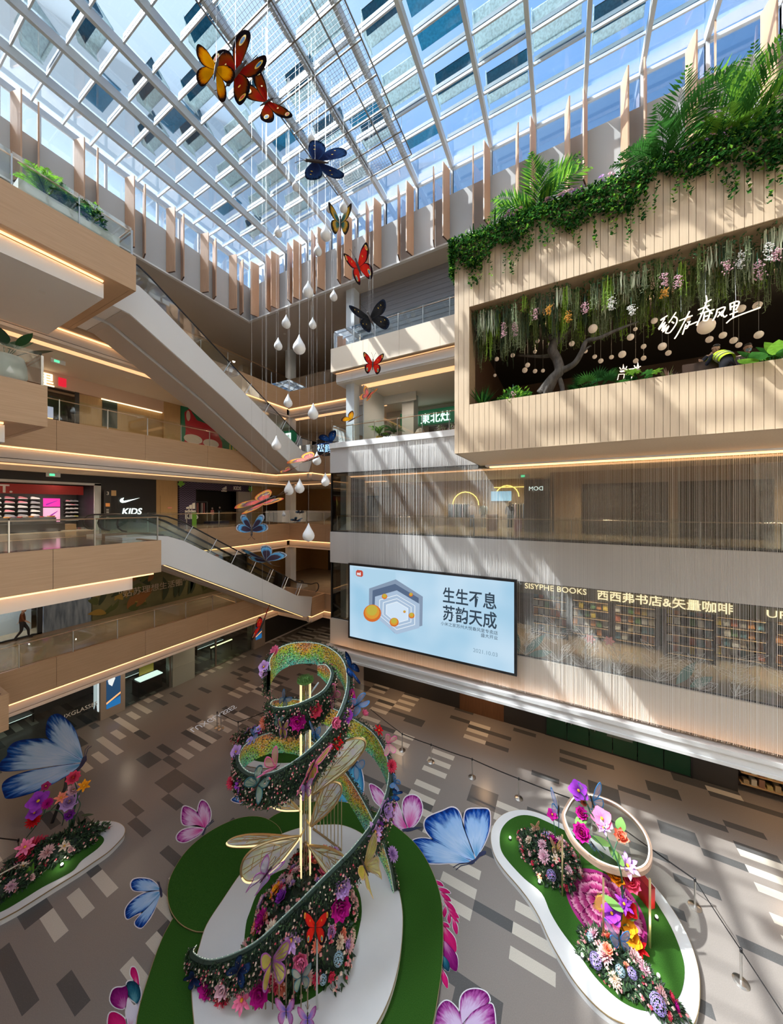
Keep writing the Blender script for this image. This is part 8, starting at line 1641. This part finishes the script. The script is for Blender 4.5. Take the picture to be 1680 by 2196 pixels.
# lit tower shaped sign on the sill
tw = thing('tower_sign', 'warm lit outline sign of a small pavilion behind the monstera', 'neon sign', sill(1338, .75)); b = MB(); zk = lambda x, y: at(960+x/2.3333, 400+y/2.3333, Y=by0+.75)
for s in ([(858, 940), (850, 975), (880, 975), (886, 938), (858, 940)], [(895, 938), (888, 975), (915, 970)], [(862, 925), (905, 915), (960, 908)], [(862, 905), (868, 915), (878, 912), (880, 890), (884, 912), (894, 910), (898, 900)], [(935, 895), (940, 905), (950, 903), (953, 880), (957, 903), (968, 900)], [(866, 928), (960, 918)], [(925, 935), (920, 970)]): b.tube([zk(*p) for p in s], .014, 5)
b.build('neon_strokes', M_neon, tw)
# terrace counter behind the plants
tag(MB().box(3.2, 5.6, by0+.80, by0+.86, oz0-.64, oz0+.50).build('terrace_counter', mat('dark_brown_counter', (.06, .035, .025), .3)), 'dark brown glossy counter before the workers in the opening', 'counter')
# ---------------------------------------------------------------- planters on the left platforms
def planter(label, x0_, x1_, y0_, y1_, z, h, m): t = thing('planter', label, 'planter', ((x0_+x1_)/2, (y0_+y1_)/2, z)); MB().box(x0_, x1_, y0_, y1_, z, z+h).build('planter_box', m, t); MB().box(x0_+.06, x1_-.06, y0_+.06, y1_-.06, z+h, z+h+.02).build('soil', mat('planting_soil', (0, 0, 0)), t)
planter('long white planter box behind the top left railing', -16.0, -15.5, 3.6, 6.3, Z5, .62, M_white)
palm('bright green palm in the planter behind the top left railing', -15.75, 4.3, Z5+.55, 16, .95, 21, (2, 2), droop=1.0); palm('darker palm beside the bright one behind the top left railing', -15.75, 4.85, Z5+.55, 13, .85, 22, (1, 1), droop=1.1)
bush('round leafy bush at the end of the top left planter', (-15.75, 5.55, Z5+.55), .55, .85, 420, 9, [G3[1], G3[2], G3[0]], .15, .09)
pt_ = thing('plant_pot', 'large white rounded pot on the fourth floor platform', 'pot', (-16.1, 3.45, Z4)); MB().lathe([(.42, 0), (.50, .25), (.48, .6), (.42, .85), (.36, .86), (.34, .75)], (-16.1, 3.45, Z4), 24).build('pot_body', mat('pot_white', (.74, .74, .73), .4), pt_, smooth=True)
broad('dark paddle leaved plant in the white pot', (-16.1, 3.45, Z4+.75), 9, 1.1, .38, 31, (0, 1), 'bird_of_paradise', (0, 0, .3), [mat('paddle_leaf_dark', (.012, .055, .02), .35), mat('paddle_leaf', (.02, .08, .025), .35)])
for k, (x, y) in enumerate(((814, 925), (845, 920))): p = at(x, y, Y=17.6); palm('palm in a pot behind the copper handrail, %s' % ['left one by the dark signboard', 'right one before the green sign'][k], p.x, 17.6, Z4+.25, 13, .85, 40+k, (1, 2) if k == 0 else (0, 1)); tt_ = thing('plant_pot', 'small pot below the %s palm behind the copper handrail' % ['left', 'right'][k], 'pot', (p.x, 17.6, Z4)); MB().lathe([(.16, 0), (.22, .3), (.2, .32)], (p.x, 17.6, Z4), 14).build('pot_body', mat('pot_ochre', (.5, .33, .05), .5) if k == 0 else M_white, tt_)
for k, x in enumerate((-6.2, -5.4, -4.6)): bush('pinkish dried flower bush before the restaurant, %s from the left' % ordn[k], (x, 17.5, Z4), .42, .5, 160, 50+k, [mat('dried_pink', (.42, .28, .30), .7), mat('dried_green', (.16, .18, .08), .7)], .12, .06, 'dried_bush')
tag(MB().lathe([(.25, 0), (.32, .2), (.2, .42), (.05, .5)], (-7.4, 17.5, Z4), 9).build('paper_wrapped_pot', mat('kraft_paper', (.50, .38, .26), .7)), 'crumpled kraft paper wrapped pot behind the copper handrail', 'pot')
# ---------------------------------------------------------------- people
M_skin = mat('skin', (.52, .32, .23), .55); M_hair = mat('black_hair', (.012, .010, .010), .5); M_hivis = mat('hi_vis_yellow', (.50, .72, .02), .6, emit=.05, ecol=(.5, .7, 0)); M_navy = mat('navy_cloth', (.018, .022, .04), .8); M_jean = mat('dark_trousers', (.03, .03, .038), .8); M_eye = mat('eye_dark', (.01, .01, .01), .3); M_mask = mat('blue_face_mask', (.25, .45, .60), .8); M_lip = mat('lip', (.40, .16, .13), .5)
def person(label, o, rot, J, cloth, legs, vest=None, mask=False, cap=None, h=1.70, mustard=None):
    """J overrides joint places (metres, x right, y forward, z up, before turning)"""
    t = thing('person', label, 'person', o); o = Vector(o); s = h/1.70; cr, sr = math.cos(rot), math.sin(rot)
    W = lambda p: o+Vector(((p[0]*cr-p[1]*sr)*s, (p[0]*sr+p[1]*cr)*s, p[2]*s))
    P = dict(pelvis=(0, 0, .95), waist=(0, 0, 1.08), chest=(0, .01, 1.28), neck=(0, 0, 1.44), head=(0, .02, 1.53), shl=(-.17, 0, 1.39), ell=(-.24, -.02, 1.13), hal=(-.24, .08, .90), shr=(.17, 0, 1.39), elr=(.24, -.02, 1.13), har=(.24, .08, .90), hipl=(-.09, 0, .90), knl=(-.10, .03, .50), anl=(-.10, -.01, .09), tol=(-.11, .14, .04), hipr=(.09, 0, .90), knr=(.10, .03, .50), anr=(.10, -.01, .09), tor=(.11, .14, .04)); look = J.pop('look', None); P.update(J)
    order = list(P); rad = dict(pelvis=.135, waist=.125, chest=.15, neck=.06, head=.06, shl=.072, ell=.05, hal=.034, shr=.072, elr=.05, har=.034, hipl=.10, knl=.066, anl=.045, tol=.036, hipr=.10, knr=.066, anr=.045, tor=.036)
    E = [('pelvis', 'waist'), ('waist', 'chest'), ('chest', 'neck'), ('neck', 'head'), ('chest', 'shl'), ('shl', 'ell'), ('ell', 'hal'), ('chest', 'shr'), ('shr', 'elr'), ('elr', 'har'), ('pelvis', 'hipl'), ('hipl', 'knl'), ('knl', 'anl'), ('anl', 'tol'), ('pelvis', 'hipr'), ('hipr', 'knr'), ('knr', 'anr'), ('anr', 'tor')]
    vs_ = [Vector(P[k]) for k in order]; es = [(order.index(a), order.index(b)) for a, b in E]; rs = [rad[k] for k in order]
    for sd in ('l', 'r'):                    # fingers, rooted in the palm
        ha, el = Vector(P['ha'+sd]), Vector(P['el'+sd]); d = (ha-el).normalized(); side = d.cross(Vector((0, 1, 0))); side = side.normalized() if side.length > .1 else Vector((1, 0, 0)); bend = d.cross(side); i0 = order.index('ha'+sd)
        for k, L in enumerate((.072, .082, .076, .060)):
            r0 = ha+d*.05+side*(k-1.5)*.020; a = len(vs_); vs_ += [r0, r0+d*L*.5+bend*.008, r0+d*L*.85+bend*.03]; rs += [.011, .009, .007]; es += [(i0, a), (a, a+1), (a+1, a+2)]
        a = len(vs_); vs_ += [ha+d*.01+side*.035+bend*.01, ha+d*.05+side*.055+bend*.02]; rs += [.012, .009]; es += [(i0, a), (a, a+1)]
    me = bpy.data.meshes.new('body'); me.from_pydata([tuple(W(v)-o) for v in vs_], es, []); ob = bpy.data.objects.new('body', me); COL.objects.link(ob)
    ob.modifiers.new('skin', 'SKIN'); sk = me.skin_vertices[0].data if me.skin_vertices else None
    if sk is None:
        bpy.context.view_layer.objects.active = ob; bpy.ops.mesh.customdata_skin_add(); sk = me.skin_vertices[0].data
    for i, r in enumerate(rs): sk[i].radius = (r*s, r*s)
    sk[0].use_root = True; ob.modifiers.new('sub', 'SUBSURF').levels = 2
    dg = bpy.context.evaluated_depsgraph_get(); m2 = bpy.data.meshes.new_from_object(ob.evaluated_get(dg)); bpy.data.objects.remove(ob)
    # head joined into the same body mesh: skull, jaw, nose and ears
    H = Vector(P['head']); N_ = Vector(P['neck']); up = (H-N_).normalized(); fw = Vector((0, 1, 0))+Vector((0, 0, 0)); 
    if look: fw = Vector(look)
    fw = (fw-up*fw.dot(up)).normalized(); rt = fw.cross(up); hc = H+up*.085+fw*.015; hw = lambda a, f, u: W(hc+rt*a+fw*f+up*u)
    b = MB(); b.v = [tuple(v.co+o) for v in m2.vertices]; b.f = [list(p.vertices) for p in m2.polygons]; nf = len(b.f)
    cen = [Vector(p.center)+o for p in m2.polygons]; hl, hr_ = W(P['hal']), W(P['har']); zw = W((0, 0, 1.0)).z
    def kind(c):
        if min((c-hl).length, (c-hr_).length) < .17*s: return 0
        dn = (c-W(P['neck'])).dot((W(P['head'])-W(P['neck'])).normalized())
        if dn > -.01 and (c-W(P['neck'])).length < .2*s: return 0
        lg = min((c-W(P[k])).length for k in ('pelvis', 'hipl', 'hipr', 'knl', 'knr', 'anl', 'anr', 'tol', 'tor')); tp = min((c-W(P[k])).length for k in ('waist', 'chest', 'shl', 'shr', 'ell', 'elr'))
        if lg < tp: return 3 if min((c-W(P['tol'])).length, (c-W(P['tor'])).length) < .1*s else 2
        return 1
    b.m = [kind(c) for c in cen]; bpy.data.meshes.remove(m2)
    ring = lambda u, a, f0, f1: [hw(a*math.cos(q), (f0+f1)/2+(f1-f0)/2*math.sin(q), u) for q in [k*PI/8 for k in range(16)]]
    prof = [(-.115, .035, -.02, .055), (-.10, .05, -.05, .085), (-.06, .066, -.075, .095), (-.01, .074, -.092, .096), (.05, .076, -.098, .092), (.09, .066, -.085, .075), (.115, .04, -.05, .045), (.122, .004, -.004, .004)]
    k0 = len(b.v)
    for u, a, f0, f1 in prof: b.v += [tuple(p) for p in ring(u, a, f0, f1)]
    for i in range(len(prof)-1):
        for j in range(16): j2 = (j+1) % 16; b.f.append([k0+i*16+j, k0+i*16+j2, k0+(i+1)*16+j2, k0+(i+1)*16+j]); b.m.append(0)
    b.add([hw(-.014, .09, -.035), hw(.014, .09, -.035), hw(0, .122, -.03), hw(0, .094, .02)], [(0, 1, 2), (0, 2, 3), (1, 3, 2), (0, 3, 1)], 0)
    for sd in (-1, 1): b.prism([hw(sd*.074, -.01, -.03), hw(sd*.074, .02, -.02), hw(sd*.076, .02, .025), hw(sd*.076, -.015, .03)], (hw(sd*.018, -.01, 0)-hw(0, 0, 0)), 0)
    b.build('body', [M_skin, cloth, legs, M_black], t, smooth=True)
    f = MB()
    for sd in (-1, 1): f.sphere(hw(sd*.032, .088, .005), .010*s, 8, 6)
    f.prism([hw(-.022, .094, -.066), hw(.022, .094, -.066), hw(.014, .094, -.074), hw(-.014, .094, -.074)], hw(0, .006, 0)-hw(0, 0, 0), 1); f.build('face', [M_eye, M_lip], t)
    hb_ = MB(); k0 = 0; pr = [(.0, .080, -.108, -.02), (.045, .083, -.108, .04), (.08, .080, -.104, .088), (.11, .062, -.075, .07), (.132, .03, -.04, .03), (.135, .003, -.003, .003)]
    for u, a, f0, f1 in pr: hb_.v += [tuple(p) for p in ring(u, a, f0, f1)]
    for i in range(len(pr)-1):
        for j in range(16): j2 = (j+1) % 16; hb_.f.append([i*16+j, i*16+j2, (i+1)*16+j2, (i+1)*16+j]); hb_.m.append(0)
    hb_.build('hair', cap or M_hair, t, smooth=True)
    if mask: MB().prism([hw(-.062, .06, -.02), hw(0, .115, -.015), hw(.062, .06, -.02), hw(.058, .06, -.085), hw(0, .112, -.095), hw(-.058, .06, -.085)], hw(0, .006, 0)-hw(0, 0, 0)).build('face_mask', M_mask, t)
    if vest:
        v = MB(); A, B_, C = Vector(P['waist']), Vector(P['chest']), Vector(P['neck']); ax = (B_-A).normalized(); sx = Vector((1, 0, 0)); sx = (sx-ax*sx.dot(ax)).normalized(); sy = ax.cross(sx)
        rows = [(A-ax*.10, .185, .150), (A, .175, .145), (lerp(A, B_, .6), .195, .155), (B_+ax*.05, .205, .150), (lerp(B_, C, .7), .14, .105)]
        for c, rx, ry in rows: v.v += [tuple(W(c+sx*rx*math.cos(q)+sy*ry*math.sin(q))) for q in [k*PI/9 for k in range(18)]]
        for i in range(4):
            for j in range(18): j2 = (j+1) % 18; v.f.append([i*18+j, i*18+j2, (i+1)*18+j2, (i+1)*18+j]); v.m.append(0)
        v.build('safety_vest', vest, t, smooth=True); st = MB()
        for q0 in (.12, .62): c = lerp(A, B_, q0); st.tube([W(c+sx*.198*math.cos(q)+sy*.160*math.sin(q)) for q in [k*PI/9 for k in range(18)]], .016, 4, 0, True)
        st.build('grey_stripe', mat('reflective_grey', (.45, .46, .45), .4), t)
    return t
zf_ = oz0-.65
def stand(px, y): p = at(px, 760, Y=y); return (p.x, y, zf_)
person('worker in a yellow vest over a dark shirt reaching forward behind the dark counter', stand(1530, by0+1.25), PI+.3, dict(ell=(-.34, .12, 1.24), hal=(-.46, .36, 1.20), elr=(.36, .10, 1.22), har=(.52, .30, 1.18), head=(0, .05, 1.52), look=(.2, 1, -.3)), M_navy, M_jean, M_hivis, h=1.72)
person('worker seen from behind in a yellow vest bending over the counter', stand(1560, by0+.5), .25, dict(waist=(0, .05, 1.06), chest=(0, .22, 1.20), neck=(0, .36, 1.27), head=(0, .44, 1.29), shl=(-.17, .28, 1.25), shr=(.17, .28, 1.25), ell=(-.26, .40, 1.02), elr=(.26, .40, 1.02), hal=(-.22, .60, .98), har=(.22, .60, .98), look=(0, 1, -.4)), M_navy, M_jean, M_hivis, h=1.72)
person('worker with a dark cap and blue face mask standing behind the two others', stand(1602, by0+1.9), PI, dict(head=(0, .03, 1.53)), M_navy, M_jean, M_hivis, mask=True, h=1.80)
pw = at(48, 1372, Z=Z2); person('person in a dark rust coloured top walking along the second floor walkway', (pw.x, pw.y, Z2), -.4, dict(knl=(-.10, .20, .52), anl=(-.10, .22, .10), tol=(-.10, .38, .06), knr=(.10, -.02, .50), anr=(.10, -.28, .12), tor=(.10, -.16, .05), hal=(-.22, -.16, .92), har=(.22, .26, .96), elr=(.24, .06, 1.14)), mat('rust_top', (.16, .05, .02), .8), M_jean, h=1.68)
